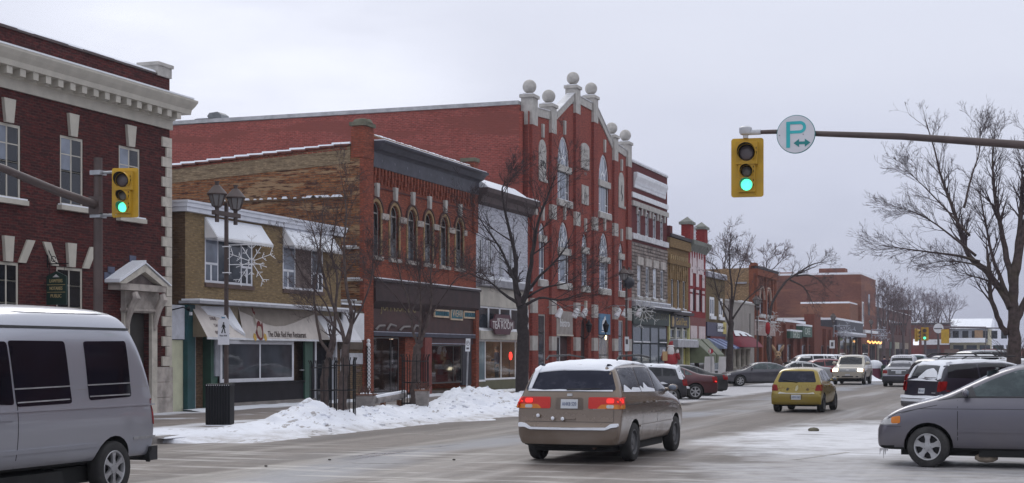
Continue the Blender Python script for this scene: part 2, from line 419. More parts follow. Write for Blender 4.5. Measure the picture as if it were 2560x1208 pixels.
walk_m = walk_mat(); kerb_m = M('kerb concrete', (.27,.25,.235), .85, .2, 5, .005)
KX = -18.0
w_ = MB().box(-70, KX-.18, 16.0, 296, -.02, .15).build('sidewalk', walk_m); tag(w_, kind='structure')
w_ = MB().box(-.1, 30, 33, 290, -.02, .15).build('sidewalk', walk_m); tag(w_, kind='structure')
k_ = MB().box(KX-.18, KX, 16.0, 290, -.02, .146).build('kerb', kerb_m); tag(k_, kind='structure')

lm = M('worn road paint', (.33,.315,.30), .8, .35, 6)
b = MB()
for (a0,b0,a1,b1,w) in ((1000,1084,1196,1090,.10),(1100,1072,1285,1068,.07),(1985,1150,2120,1131,.12),(880,1158,1010,1160,.10)):
    p, q = Vector(on_g(a0,b0)), Vector(on_g(a1,b1)); d = (q-p).normalized(); nn = Vector((-d.y,d.x)); k = 0; L_ = (q-p).length; random.seed(a0)
    while k < L_:
        e = min(L_, k+random.uniform(.3,1.1)); hw_ = w*random.uniform(.3,.55)
        b.add([(*(p+d*k+nn*hw_),.004),(*(p+d*k-nn*hw_),.004),(*(p+d*e-nn*hw_),.004),(*(p+d*e+nn*hw_),.004)], [(0,1,2,3)]); k = e+random.uniform(.03,.3)
tag(b.build('worn_road_marking', lm), kind='structure')
def hill_noise(x, y, s):
    from mathutils import noise as N
    return N.noise(Vector((x*s, y*s, 3.1)))
def snowfield(name, x0, x1, y0, y1, fn, step, mat):
    nx, ny = int((x1-x0)/step)+1, int((y1-y0)/step)+1
    vs, idx, fs = [], {}, []
    for j in range(ny):
        for i in range(nx):
            x, y = x0+i*step, y0+j*step; vs.append((x, y, fn(x, y)))
    for j in range(ny-1):
        for i in range(nx-1):
            q = (j*nx+i, j*nx+i+1, (j+1)*nx+i+1, (j+1)*nx+i)
            if max(vs[k][2] for k in q) > -.01: fs.append(q)
    me = bpy.data.meshes.new(name); me.from_pydata(vs, [], fs); me.shade_smooth()
    return tag(link(name, me, mat), kind='stuff')
MOUNDS = [(-17.9,34.2,.34,.8,.9),(-17.5,35.3,.22,.9,1.2),(-17.4,33.0,.14,.9,1.0),(-18.9,47.0,.42,1.1,1.0),(-18.7,48.7,.40,1.2,1.2),(-18.0,46.2,.18,.9,1.0),(-17.6,38.4,.16,.8,1.2),(-17.4,41.0,.14,.9,1.4),(-17.3,43.6,.17,.8,1.2),(-17.3,50.6,.26,1.1,1.4),(-17.8,53.0,.24,1.2,1.6)]
def bank(x, y):
    nz_ = hill_noise(x,y,1.3)*.5+hill_noise(x,y,3.1)*.42+hill_noise(x,y,7.)*.26
    base = .15 if x < KX else 0.0
    edge = -16.15+.55*hill_noise(0,y,.5)+.2*hill_noise(0,y,2.2)+max(0,min(.9,(y-34)*.07))        # road side
    inner = -18.75-.8*max(0,min(1,(y-37)/4))+.35*hill_noise(7,y,.4)
    def sm(a, b, v):
        t = max(0, min(1, (v-a)/(b-a))); return t*t*(3-2*t)
    k = sm(edge, edge-1.5, x)*sm(inner, inner+.9, x)*sm(28.6, 31.5, y+.4*nz_)*(1-sm(53.5, 55.5, y))
    toe = sm(edge+.15, edge-.35, x)*sm(inner-.3, inner+.3, x)*sm(28.0, 29.6, y)*(1-sm(54.5, 56, y))
    h = k*(.13+.13*nz_)*(.6+.4*max(0,min(1,(y-31)/5)))+toe*(.045+.03*nz_)
    for mx_, my_, hh, sx, sy in MOUNDS:
        d = ((x-mx_)/sx)**2+((y-my_)/sy)**2
        h += hh*math.exp(-d*1.3)*(1+.75*nz_)*min(1, toe*1.4)
    if toe < .02: return -.05
    lift = sm(KX+1.0, KX-.2, x)*.15
    return lift+h-.015
snowfield('ploughed_snow_bank', -20.4, -14.6, 28.0, 56.4, bank, .085, snow_dirty)
rnd = random.Random(9); b = MB()                              # broken lumps along the ploughed ridge
for k in range(240):
    y = rnd.uniform(32, 54); x = rnd.gauss(-17.2, .75); z = bank(x, y)
    if z < .05: continue
    b.sphere((x,y,z+.005), rnd.uniform(.025,.10)*rnd.uniform(.5,1), 6, (rnd.uniform(.8,1.6),rnd.uniform(.8,1.6),rnd.uniform(.5,.9)))
tag(b.build('snow_lumps', snow_dirty), kind='stuff')
def strip(x, y):
    n_ = hill_noise(x,y,1.1)*.5+hill_noise(x,y,3.)*.3
    d = (x+24.75+.22*hill_noise(3,y,.6))
    return .15+(.085-.17*max(0,d))*(1 if y < 140 else .6)+.05*n_-.03 if d < .62 else .1
snowfield('snow_along_walls', -25.28, -24.1, 40.2, 130, strip, .11, snow)
def rim(x, y):                                                # thin snow left on the corner ramp
    n_ = hill_noise(x,y,.8)+.5*hill_noise(x,y,2.3)
    a = max(0, 1-((x+19.3)/1.5)**2)*max(0, 1-((y-29.6)/1.6)**2)
    return .17+.10*a+.05*n_*(a > 0)-.06
snowfield('snow_on_corner_ramp', -22.2, -17.7, 27.9, 31.4, rim, .12, snow_dirty)
def rightpile(x, y):
    a = math.exp(-((x+13.4)/1.1)**2-((y-112)/2.2)**2); b = math.exp(-((x+12.6)/.6)**2-((y-117)/1.2)**2)
    n_ = hill_noise(x,y,1.2)
    return .95*a*(1+.25*n_)+1.5*b-.08
snowfield('roadside_snow_heap', -16.5, -10.6, 107, 121, rightpile, .16, snow)
tag(MB().sphere((0,0,0), .11, 10, (1.3,1,.6)).build('ice_lump', M('dirty ice', (.10,.09,.06), .7, .5, 9), smooth=True, loc=(*on_g(2034,1078), .03)), 'small dirty lump of ice lying on the packed snow in the road', 'ice lump')
for i, (px, py, lb) in enumerate([(1135,1004,'right'),(824,1152,'middle'),(665,1168,'left')]):
    tag(MB().sphere((0,0,0), .024, 8, (1.5,1,.6)).build('road_grit_clod', M('grit', (.06,.05,.045), .9), smooth=True, loc=(*on_g(px,py+(148 if i==0 else 0)), .02)), 'small dark clod of grit on the salted road, %s one of three' % lb, 'clod', 'clods of grit on the road')
# ------------------------------------------------------------------ facade tools
def facade(parent, name, mat, Y0, Y1, Z0, Z1, ops, f=FAC, rev=.2, rmat=None):
    b = MB(); X = -f
    ys = sorted({Y0, Y1, *[v for o in ops for v in o[:2]]}); zs = sorted({Z0, Z1, *[v for o in ops for v in o[2:4]]})
    for i in range(len(ys)-1):
        for j in range(len(zs)-1):
            yc, zc = (ys[i]+ys[i+1])/2, (zs[j]+zs[j+1])/2
            if any(o[0] < yc < o[1] and o[2] < zc < o[3] for o in ops): continue
            b.add([(X,ys[i],zs[j]),(X,ys[i+1],zs[j]),(X,ys[i+1],zs[j+1]),(X,ys[i],zs[j+1])], [(0,1,2,3)])
    for o in ops:
        y0, y1, z0, z1 = o[:4]; arch = o[4] if len(o) > 4 else None
        line = arch_line(y0, y1, z0, z1, arch)
        zs_ = line[0][1]
        if arch:
            half = len(line)//2
            for k in range(half): b.add([(X,y0,z1),(X,*line[k]),(X,*line[k+1])], [(0,1,2)])
            for k in range(half, len(line)-1): b.add([(X,y1,z1),(X,*line[k]),(X,*line[k+1])], [(0,1,2)])
        loop = [(y0,z0),(y0,zs_)]+list(line[1:-1])+[(y1,zs_),(y1,z0)]
        for k in range(len(loop)):
            p, q = loop[k], loop[(k+1)%len(loop)]
            b.add([(X,*p),(X,*q),(X-rev,*q),(X-rev,*p)], [(0,1,2,3)], 1)
    # edges of the slab so it reads as a solid wall
    return b.build(name, [mat, rmat or mat], parent)
def arch_line(y0, y1, z0, z1, arch, n=10):
    yc, r = (y0+y1)/2, (y1-y0)/2
    if not arch: return [(y0,z1),(y1,z1)]
    if arch == 'round': h = min(r, z1-z0-.01)
    elif arch == 'tall': h = min(r*1.55, z1-z0-.01)
    elif arch == 'seg': h = r*.35
    elif arch == 'point':
        h = r*1.6
        return [(y0+(yc-y0)*(1-math.cos(k/5*PI/2))**.9, z1-h+h*math.sin(k/5*PI/2)) for k in range(6)]+[(y1-(yc-y0)*(1-math.cos(k/5*PI/2))**.9, z1-h+h*math.sin(k/5*PI/2)) for k in range(4,-1,-1)]
    return [(yc-r*math.cos(PI*k/n), z1-h+h*math.sin(PI*k/n)) for k in range(n+1)]
def window(parent, y0, y1, z0, z1, f=FAC, arch=None, fm=None, pm=None, fw=.06, cols=(), rows=(), depth=.13, sill=None, sillm=None, bars=(), fan=0, name='window', snowy=False, pmats=None):
    fm, pm = fm or white, pm or glass
    if isinstance(f, str): f, arch = FAC, f
    X = -f-depth*.55; b = MB(); g = .004
    y0 += g; y1 -= g; z0 += g; z1 -= g
    line = arch_line(y0, y1, z0, z1, arch); zsp = line[0][1]
    b.box(X, X+.032, y0, y0+fw, z0, zsp); b.box(X, X+.032, y1-fw, y1, z0, zsp)
    b.box(X, X+.032, y0+fw, y1-fw, z0, z0+fw)
    yc = (y0+y1)/2
    if arch:
        for k in range(len(line)-1):
            p, q = line[k], line[k+1]
            s = 1-fw*2/(y1-y0)
            p2 = (yc+(p[0]-yc)*s, zsp+(p[1]-zsp)*s); q2 = (yc+(q[0]-yc)*s, zsp+(q[1]-zsp)*s)
            b.prism([p,q,q2,p2], 'x', X, X+.032)
        b.box(X, X+.03, y0+fw, y1-fw, zsp-fw*.6, zsp+fw*.6)
    else: b.box(X, X+.032, y0+fw, y1-fw, z1-fw, z1)
    W, H = y1-y0, zsp-z0
    for c in cols: b.box(X+.004, X+.028, y0+c*W-fw*.35, y0+c*W+fw*.35, z0+fw, zsp-(fw if not arch else 0))
    for r in rows: b.box(X+.006, X+.020, y0+fw, y1-fw, z0+r*H-fw*.4, z0+r*H+fw*.4)
    for (ya, yb, za, zb) in bars: b.box(X+.008, X+.024, y0+ya*W, y0+yb*W, z0+za*H, z0+zb*H)
    if fan:
        for k in range(fan):
            a = PI*(k+1)/(fan+1); rr, hh = (y1-y0)/2, z1-zsp
            c0, s0 = math.cos(a), math.sin(a)
            p, q = (yc+.36*rr*c0, zsp+.36*hh*s0), (yc+.95*rr*c0, zsp+.95*hh*s0)
            d = Vector((q[0]-p[0], q[1]-p[1])).normalized(); nn = (-d.y*fw*.4, d.x*fw*.4)
            b.prism([(p[0]+nn[0],p[1]+nn[1]),(q[0]+nn[0],q[1]+nn[1]),(q[0]-nn[0],q[1]-nn[1]),(p[0]-nn[0],p[1]-nn[1])], 'x', X+.004, X+.028)
        for k in range(8):
            a0, a1 = PI*k/8, PI*(k+1)/8; rr, hh = (y1-y0)/2, z1-zsp
            P = lambda a, s: (yc+s*rr*math.cos(a), zsp+s*hh*math.sin(a))
            b.prism([P(a0,.30),P(a1,.30),P(a1,.40),P(a0,.40)], 'x', X+.004, X+.028)
    w = b.build(name, fm, parent)
    cs = [0]+list(cols)+[1]; rs = [0]+list(rows)+[1]; i_ = 0
    for i in range(len(cs)-1):
        for j in range(len(rs)-1):
            mm = pm if not pmats else pmats[i_ % len(pmats)]; i_ += 1
            bx('pane', mm, w, X+.012, X+.020, y0+cs[i]*W+.004, y0+cs[i+1]*W-.004, z0+rs[j]*H+.004, z0+rs[j+1]*H-.004)
    if arch: MB().prism([(y0+.01,zsp)]+[(yc+(p[0]-yc)*.98, zsp+(p[1]-zsp)*.98) for p in line[1:-1]]+[(y1-.01,zsp)], 'x', X+.012, X+.020).build('pane', pm, w)
    if sill:
        e, h, pr = sill
        s_ = bx('sill', sillm or fm, w, -f-.02, -f+pr, y0-e, y1+e, z0-h, z0-.006)
        if snowy: MB().box(-f+.012, -f+pr-.01, y0-e+.03, y1+e-.05, z0-.004, z0+.035).build('snow_cap', snow, w)
    return w
def copings(parent, y0, y1, x0, x1, z, w, mat, ax='y', h=.10, cap=True, slope=0):   # parapet coping laid piece by piece, a little snow on each
    n = max(1, round(abs(y1-y0)/w)); st = (y1-y0)/n; random.seed(int(abs(y0)*7+z*3)); me = None
    for i in range(n):
        a, b_ = y0+i*st+.012, y0+(i+1)*st-.012; dz = random.uniform(-.008, .012); zz = z+slope*(i+.5)*st
        m_ = MB()
        if ax == 'y': m_.prism([(x0,zz),(x1,zz),(x1-.03,zz+h+dz),((x0+x1)/2,zz+h*1.35+dz),(x0+.03,zz+h+dz)], 'y', a, b_)
        else: m_.prism([(x0,zz),(x1,zz),(x1-.03,zz+h+dz),((x0+x1)/2,zz+h*1.35+dz),(x0+.03,zz+h+dz)], 'x', a, b_)
        o = m_.build('coping_tile', mat, parent)
        if cap:
            e = random.uniform(.10, .2)*w; t = h*1.38+random.uniform(.02,.05)
            if ax == 'y': MB().prism([(x0+.02,zz+h*.9),(x1-.05,zz+h*.9),(x1-.09,zz+t),(x0+.06,zz+t)], 'y', a+e*.4, b_-e).build('snow_cap', snow, o)
            else: MB().prism([(x0+.02,zz+h*.9),(x1-.02,zz+h*.9),(x1-.06,zz+t),(x0+.06,zz+t)], 'x', a+e*.4, b_-e).build('snow_cap', snow, o)
def body(parent, mat, Y0, Y1, Z1, depth, f=FAC, rev=.2, back=None, south=None, name='wall', roofm=None, z0=0, drop=0):
    # the building behind its street wall: two side walls, back, inner core and a snowy flat roof
    X0, X1 = -f-depth, -f-rev
    zb = Z1-drop
    b = MB()
    b.prism([(X0,z0),(-f-.0015,z0),(-f-.0015,Z1),(X0,zb)], 'y', Y0, Y0+.3)
    b.prism([(X0,z0),(-f-.0015,z0),(-f-.0015,Z1),(X0,zb)], 'y', Y1-.3, Y1)
    b.box(X0, X0+.3, Y0+.3, Y1-.3, z0, zb-.01)
    b.box(-f-rev-.1, -f-rev-.02, Y0+.3, Y1-.3, z0, Z1-.05)
    o = b.build(name, mat, parent)
    MB().prism([(X0+.3,zb-.55),(-f-rev-.1,Z1-.55),(-f-rev-.1,Z1-.3),(X0+.3,zb-.3)], 'y', Y0+.3, Y1-.3).build('roof', roofm or snow, parent)
    return o
# ------------------------------------------------------------------ corner building of dark red brick
bank_brick = BRICK('dark red brick', (.105,.022,.020), (.038,.011,.012), (.09,.05,.046), .3, None, streak=(.042,.018,.018), soot=.5)
def grp(name, label, cat, Y, group=None):
    # building empties sit on the ground at the foot of the front wall; parts keep world coordinates through the inverse
    o = thing(name, label, cat, (0,0,0), 0, group); return o
B = grp('brick_corner_building', 'dark red brick corner building with cream cornice, white keystones and pedimented stone door', 'building', 0)
BY1 = fy(424); BY0 = 25.5
zt = fz(0, 66); zc1, zc0 = fz(0, 126), fz(0, 218)
W_ = [R(-16,52,300,492), R(150,208,336,513), R(297,350,362,541)]
L_ = [R(-14,47,652,840), R(141,207,666,850)]
DR = (fy(318), fy(372), .15, fz(330,782))
facade(B, 'wall', bank_brick, BY0, BY1, .15, zt, [*W_, *L_, DR], rev=.22)
body(B, bank_brick, BY0, BY1, zt, 16, rev=.22)
for w in W_:
    o = window(B, *w, fm=beige, pm=glass, fw=.075, cols=(.5,), rows=(.5,), depth=.1, sill=(.14,.13,.16), sillm=beige, snowy=True, bars=[(0,1,.73,.745)], pmats=[glass_dark, glass_sky, glass_dark, glass_dark])
    MB().prism([(w[0]+.36*(w[1]-w[0]),w[3]+.01),(w[0]+.64*(w[1]-w[0]),w[3]+.01),(w[0]+.72*(w[1]-w[0]),w[3]+.62),(w[0]+.28*(w[1]-w[0]),w[3]+.62)], 'x', -FAC-.01, -FAC+.09).build('keystone', beige, B)
for w in L_:
    window(B, *w, fm=beige, pm=glass_dark, fw=.075, cols=(.5,), rows=(.45,.75), depth=.1, sill=(.14,.13,.16), sillm=beige)
    c, hw = (w[0]+w[1])/2, (w[1]-w[0])/2
    MB().prism([(c-.14,w[3]+.01),(c+.14,w[3]+.01),(c+.2,w[3]+.66),(c-.2,w[3]+.66)], 'x', -FAC-.01, -FAC+.09).build('keystone', beige, B)
    for s in (-1, 1): MB().prism([(c+s*(hw-.05),w[3]+.01),(c+s*(hw+.24),w[3]+.01),(c+s*(hw+.62),w[3]+.62),(c+s*(hw+.30),w[3]+.62)], 'x', -FAC-.01, -FAC+.05).build('voussoir', beige, B)
prof = [(-.01,zc0),(.07,zc0),(.07,zc0+.27),(.13,zc0+.30),(.13,zc0+.46),(.46,zc0+.50),(.48,zc0+.64),(.56,zc0+.76),(.62,zc1-.06),(.62,zc1),(-.01,zc1+.05)]
b = MB(); n_ = len(prof); cv = []                       # mitred round the corner
for d_, z_ in prof: cv += [(-FAC+d_,BY0,z_),(-FAC+d_,BY1+d_,z_),(-FAC-4,BY1+d_,z_)]
b.add(cv, [f for i in range(n_-1) for f in ((3*i,3*i+1,3*i+4,3*i+3),(3*i+1,3*i+2,3*i+5,3*i+4))]); b.build('cornice', beige, B)
MB().box(-FAC+.01, -FAC+.56, BY0, BY1+.5, zc1+.03, zc1+.075).build('snow_cap', snow, B)
yy = BY1-.14
while yy > BY0+.3:
    bx('modillion', beige, B, -FAC+.135, -FAC+.42, yy-.11, yy+.11, zc0+.30, zc0+.498); yy -= .525
copings(B, BY1-.75, BY0, -FAC-.25, -FAC+.05, zt, .72, M('dark coping tile', (.05,.03,.03), .7), h=.07)
MB().box(-FAC-.62, -FAC+.06, BY1-.72, BY1+.03, zt+.002, zt+.30).box(-FAC-.66, -FAC+.10, BY1-.77, BY1+.08, zt+.30, zt+.40).build('corner_pier', stone, B)
z, i = 1.55, 0
while z < zc0-.30:
    h = .30; wd = .46 if i % 2 == 0 else .24
    MB().box(-FAC-.3, -FAC+.05, BY1-wd, BY1+.055, z, z+h-.012).box(-FAC-wd, -FAC-.301, BY1-.02, BY1+.055, z, z+h-.012).build('quoin', cream, B); z += h; i += 1
for i in range(3): MB().box(-FAC-.35, -FAC+.07-.002*i, BY1-1.0, BY1+.075, .152+i*.46, .60+i*.46).build('base_stone', dstone, B)
bx('base_course', dstone, B, -FAC-.02, -FAC+.05, BY0, fy(300), .15, 1.1)
# door surround
d = B
dy0, dy1, dz = DR[0], DR[1], DR[3]
door = bx('door', M('dark wooden door', (.03,.026,.024), .5, .2), B, -FAC-.2, -FAC-.14, dy0+.05, dy1-.05, .16, dz-.02); bx('handle', galv, door, -FAC-.14, -FAC-.08, dy1-.2, dy1-.16, 1.1, 1.3)
ed = (fy(300,FAC-.45), fy(421,FAC-.45)); pz = fz(300,706,FAC-.45); az = fz(363,662,FAC-.45); ym = (ed[0]+ed[1])/2
for s in (0, 1):
    a, b_ = (dy0-.30, dy0-.01) if s == 0 else (dy1+.01, dy1+.30)
    bx('door_jamb', cream, B, -FAC-.02, -FAC+.10, a, b_, .15, dz+.0)
    MB().tube([(-FAC+.08,(a+b_)/2,dz-.5),(-FAC+.14,(a+b_)/2,dz-.15),(-FAC+.24,(a+b_)/2,dz+.15),(-FAC+.40,(a+b_)/2,dz+.42),(-FAC+.34,(a+b_)/2,dz+.55)], [.07,.09,.11,.14,.11], 8).build('console', dstone, B, 'auto')
MB().box(-FAC-.01, -FAC+.14, dy0-.32, dy1+.32, dz+.002, dz+.62).box(-FAC-.01, -FAC+.2, dy0-.36, dy1+.36, dz+.05, dz+.12).build('entablature', dstone, B)
MB().box(-FAC-.01, -FAC+.42, ed[0]+.08, ed[1]-.08, dz+.625, pz-.01).build('door_hood', dstone, B)
MB().prism([(ed[0]+.12,pz+.002),(ed[1]-.12,pz+.002),(ym,az-.10)], 'x', -FAC-.01, -FAC+.24).build('tympanum', M('sooty stone', (.16,.13,.125), .9, .35, 3), B)
MB().prism([(ed[0]-.05,pz-.02),(ed[0]+.30,pz-.02),(ym,az-.20),(ed[1]-.30,pz-.02),(ed[1]+.05,pz-.02),(ym,az)], 'x', -FAC-.01, -FAC+.46).build('pediment', cream, B)
MB().prism([(ed[0]-.09,pz),(ym,az+.04),(ym,az+.13),(ed[0]-.09,pz+.10)], 'x', -FAC-.01, -FAC+.50).prism([(ed[1]+.09,pz),(ym,az+.04),(ym,az+.07),(ed[1]+.09,pz+.04)], 'x', -FAC-.01, -FAC+.50).build('snow_cap', snow, B)
for px, py in ((268,690),(277,676),(331,648)):
    y_, z_ = on_x(px, py); bx('plaque', M('blue grey plaque', (.07,.08,.13), .5), B, -FAC-.005, -FAC+.025, y_-.16, y_+.16, z_-.10, z_+.10)
# hanging sign of the corner building
sy = fy(118); sx0, sx1 = on_y(117, 800, sy)[0], on_y(167, 800, sy)[0]; sz1, sz0 = on_y(140, 684, sy)[1], on_y(140, 762, sy)[1]
S = thing('hanging_sign', 'dark green hanging sign with gold lettering on an iron scroll bracket', 'sign', (0,0,0))
gm = M('dark green sign board', (.012,.035,.028), .45, .2); gold = M('gold paint', (.48,.38,.18), .5, .2)
MB().prism([(sx0,sz0),(sx1,sz0),(sx1,sz1-.08),(sx1-.10,sz1-.03),((sx0+sx1)/2,sz1+.06),(sx0+.10,sz1-.03),(sx0,sz1-.08)], 'y', sy-.03, sy+.03).build('board', gm, S)
for k, s in enumerate(('LAWYERS', 'NOTARIES', 'PUBLIC')): text(S, s, .13, gold, ((sx0+sx1)/2, sy-.034, sz1-.20-k*.20), (PI/2,0,0), wide=.40 if k < 2 else .34)
for k in (0, 1): bx('gold_line', gold, S, sx0+.03, sx1-.03, sy-.036, sy-.031, sz1-.305-k*.20, sz1-.292-k*.20)
MB().prism([((sx0+sx1)/2-.11,sz1-.10),((sx0+sx1)/2+.11,sz1-.10),((sx0+sx1)/2,sz1-.02)], 'y', sy-.036, sy-.031).build('crest', M('silver paint', (.6,.6,.6), .5), S)
bz = sz1+.26
br = MB().tube([(-FAC,sy,bz),(sx1+.05,sy,bz)], .016, 6).tube([(-FAC+.01,sy,bz+.45),(-FAC+.01,sy,bz-.1)], .02, 6)
br.tube([(-FAC+.02,sy,bz+.42)]+[(-FAC+.02+.30*k/8,sy,bz+.42-.40*math.sin(k/8*PI/2)) for k in range(1,9)], .013, 5)
br.tube([(-FAC+.2+.07*math.cos(a/3), sy, bz+.13+.07*math.sin(a/3)) for a in range(18)], .011, 5)
for xx in (sx0+.08, sx1-.08): br.tube([(xx,sy,bz),(xx,sy,sz1-.04)], .008, 5)
br.build('bracket', black, S)

# ------------------------------------------------------------------ restaurant
tan_brick = BRICK('tan brick', (.235,.165,.085), (.185,.130,.068), (.20,.15,.10), .22, None, .4, soot=.2)
brown_brick = BRICK('brown side brick', (.14,.085,.05), (.10,.06,.036), (.12,.085,.06), .25)
RB = grp('tan_restaurant_building', 'two storey tan brick restaurant with white roof edge and white window awnings', 'building', 0)
ry0, ry1, ry2 = fy(463), fy(852), fy(903)
rzt = fz(463, 501); rz1 = fz(463, 527); rzl = fz(463, 748)
WA, WB = R(512,632,592,706), R(707,808,612,722)
zg = fz(463, 760)
OPG = [(fy(482), fy(546), .15, zg-.95), (fy(786), fy(842), .15, zg-1.1)]
zfl = fz(547,850); 
facade(RB, 'wall', tan_brick, ry0, ry1, zg-.3, rz1, [WA, WB], rev=.16)
body(RB, brown_brick, ry0, ry1, rz1, 14, rev=.3)
mbf = M('white metal roof edge', (.62,.64,.70), .45, .06)
MB().box(-FAC-14, -FAC+.16, ry0-.16, ry1+.1, rz1-.02, rz1+.12).box(-FAC-14, -FAC+.20, ry0-.20, ry1+.12, rz1+.122, rz1+.25).box(-FAC-14, -FAC+.23, ry0-.23, ry1+.14, rz1+.252, rzt).build('roof_edge', mbf, RB)
MB().tube([(-FAC-.9,ry0+.35,rzt-.1),(-FAC-.9,ry0+.35,rzt+.42)], .07, 8).build('vent_pipe', galv, RB)
wwin = M('white window frame', (.66,.67,.72), .45, .06)
for k, w in enumerate((WA, WB)):
    window(RB, *w, fm=wwin, pm=glass_sky, fw=.075, cols=(.27, .76) if k == 0 else (.3,.72), depth=.08, bars=[(.0,.27,.40,.45),(.76,1,.40,.45),(.12,.15,.0,.42),(.87,.90,0,.42)], sill=(.03,.14,.06), sillm=M('brown brick sill', (.10,.062,.05), .8), pmats=[glass_sky, glass if k == 0 else M('brown blind', (.12,.085,.075), .6), glass])
    p0, p1 = w[0]-.03, w[1]+(.55 if k == 0 else .62); za, zb = w[3]+.62, w[3]-.03; pr = .48
    aw = thing('window_awning', 'white fabric awning over the first upstairs window of the tan restaurant' if k == 0 else 'white fabric awning over the second upstairs window behind bare branches', 'awning', (0,0,0), 0, 'white upstairs awnings')
    # a wedge: sloped cloth, triangular cheeks, scalloped valance
    MB().add([(-FAC+.01,p0,za),(-FAC+.01,p1,za),(-FAC+pr,p1,zb),(-FAC+pr,p0,zb),(-FAC+.01,p0,zb),(-FAC+.01,p1,zb)], [(0,3,2,1),(0,4,3),(1,2,5),(0,1,5,4),(4,5,2,3)]).build('cloth', M('white awning cloth', (.72,.72,.74), .8, .06), aw)
    v = MB(); nn = 22
    for i in range(nn):
        a, b_ = p0+(p1-p0)*i/nn, p0+(p1-p0)*(i+1)/nn
        v.prism([(a,zb-.002),(b_,zb-.002),(b_,zb-.07),((a+b_)/2,zb-.10),(a,zb-.07)], 'x', -FAC+pr-.012, -FAC+pr)
    v.build('valance', M('grey white valance', (.55,.55,.56), .8), aw)
    MB().add([(-FAC+.03,p0+.04,za+.012),(-FAC+.03,p1-.03,za+.012),(-FAC+pr-.02,p1-.06,zb+.045),(-FAC+pr-.02,p0+.04,zb+.045),(-FAC+.03,p0+.04,za-.03),(-FAC+.03,p1-.03,za-.03),(-FAC+pr-.02,p1-.06,zb+.01),(-FAC+pr-.02,p0+.04,zb+.01)], [(0,3,2,1),(0,1,5,4),(1,2,6,5),(2,3,7,6),(3,0,4,7)]).build('snow_layer', snow, aw)
# flashing between the floors
MB().box(-FAC-.2, -FAC+.55, ry0-.05, ry1+.05, zg+.02, zg+.10).build('flashing', M('grey flashing', (.35,.35,.38), .5), RB)
MB().box(-FAC-.1, -FAC+.56, ry0-.06, ry1-.3, zg+.102, zg+.16).build('snow_cap', snow, RB)
# ground floor
bx('shop_back_wall', dark, RB, -FAC-.9, -FAC-.85, ry0, ry2, .15, zg)
bx('fascia', M('tan fascia', (.30,.25,.175), .8), RB, -FAC-.1, -FAC+.02, fy(476), ry1, zg-1.0, zg+.015)
teal = M('dark teal paint', (.008,.055,.062), .5, .2); dgreen = M('green door paint', (.035,.085,.062), .5, .15); dblack = M('black tile', (.010,.009,.013), .35, .3, spec=.2)
bx('corner_column', teal, RB, -FAC-.3, -FAC+.10, ry0-.02, fy(481), .15, zg-.02)
bx('column_lamp', white, RB, -FAC+.10, -FAC+.16, fy(466), fy(470), zg-.35, zg-.25)
e = bx('entrance_door', M('brown glazed door', (.03,.022,.018), .4), RB, -FAC-.84, -FAC-.78, fy(486), fy(512), .15, zg-1.0)
bx('notice', white, e, -FAC-.775, -FAC-.765, fy(494), fy(503), 1.35, 1.8)
bx('entrance_wall', dgreen, RB, -FAC-.845, -FAC-.02, fy(529), fy(545), .15, zg-1.0)
bx('entrance_post', galv, RB, -FAC-.03, -FAC+.06, fy(481)+.005, fy(485), .15, zg-1.0)
bx('letter_panel', M('grey panel', (.33,.34,.38), .5), RB, -FAC-.02, -FAC+.04, fy(536), fy(546.5), 1.2, zg-1.0)
w = (fy(547), fy(731), fz(547, 958), zfl)
bx('stall_riser', dblack, RB, -FAC-.05, -FAC+.03, fy(546.6), fy(757), .32, w[2]-.06)
bx('plinth', M('grey plinth', (.2,.18,.165), .8), RB, -FAC-.05, -FAC+.06, fy(546.6), fy(785), .15, .315)
bx('ledge', black, RB, -FAC-.04, -FAC+.10, fy(545.5), fy(757), w[2]-.055, w[2])
sw = window(RB, w[0], w[1], w[2]+.003, w[3], f=FAC-.06, fm=wwin, pm=GLASS('shop glass', (.035,.038,.045), .03), fw=.12, cols=(.52,), depth=.06, name='shop_window')
for (px, py, r) in ((678,908,.13),(668,918,.05),(688,923,.05)):
    y_, z_ = on_x(px, py); fl = MB()
    for k in range(6):
        a = PI*k/6; fl.prism([(y_+r*math.cos(a)-.012*math.sin(a), z_+r*math.sin(a)+.012*math.cos(a)), (y_-r*math.cos(a)-.012*math.sin(a), z_-r*math.sin(a)+.012*math.cos(a)), (y_-r*math.cos(a)+.012*math.sin(a), z_-r*math.sin(a)-.012*math.cos(a)), (y_+r*math.cos(a)+.012*math.sin(a), z_+r*math.sin(a)-.012*math.cos(a))], 'x', -FAC+.032+.001*k, -FAC+.037+.001*k)
    fl.build('paper_snowflake', white, sw)
bx('black_wall', dblack, RB, -FAC-.05, -FAC+.01, fy(757.2), fy(786), .316, zg-.99)
bx('pilaster', dgreen, RB, -FAC-.04, -FAC+.09, fy(757.5), fy(776), .155, zg-1.08)
bx('handle', galv, RB, -FAC+.01, -FAC+.08, fy(748), fy(756), 1.32, 1.36)
e = bx('side_door', glass_dark, RB, -FAC-.2, -FAC-.14, fy(790), fy(838), .15, zg-1.15)
for a in (786.5, 838, 851): bx('door_post', wwin, RB, -FAC-.2, -FAC+.02, fy(a), fy(a)+.13, .15, zg-1.05)
bx('door_panel', dgreen, RB, -FAC-.2, -FAC-.1, fy(842), fy(850), .15, zg-1.1)
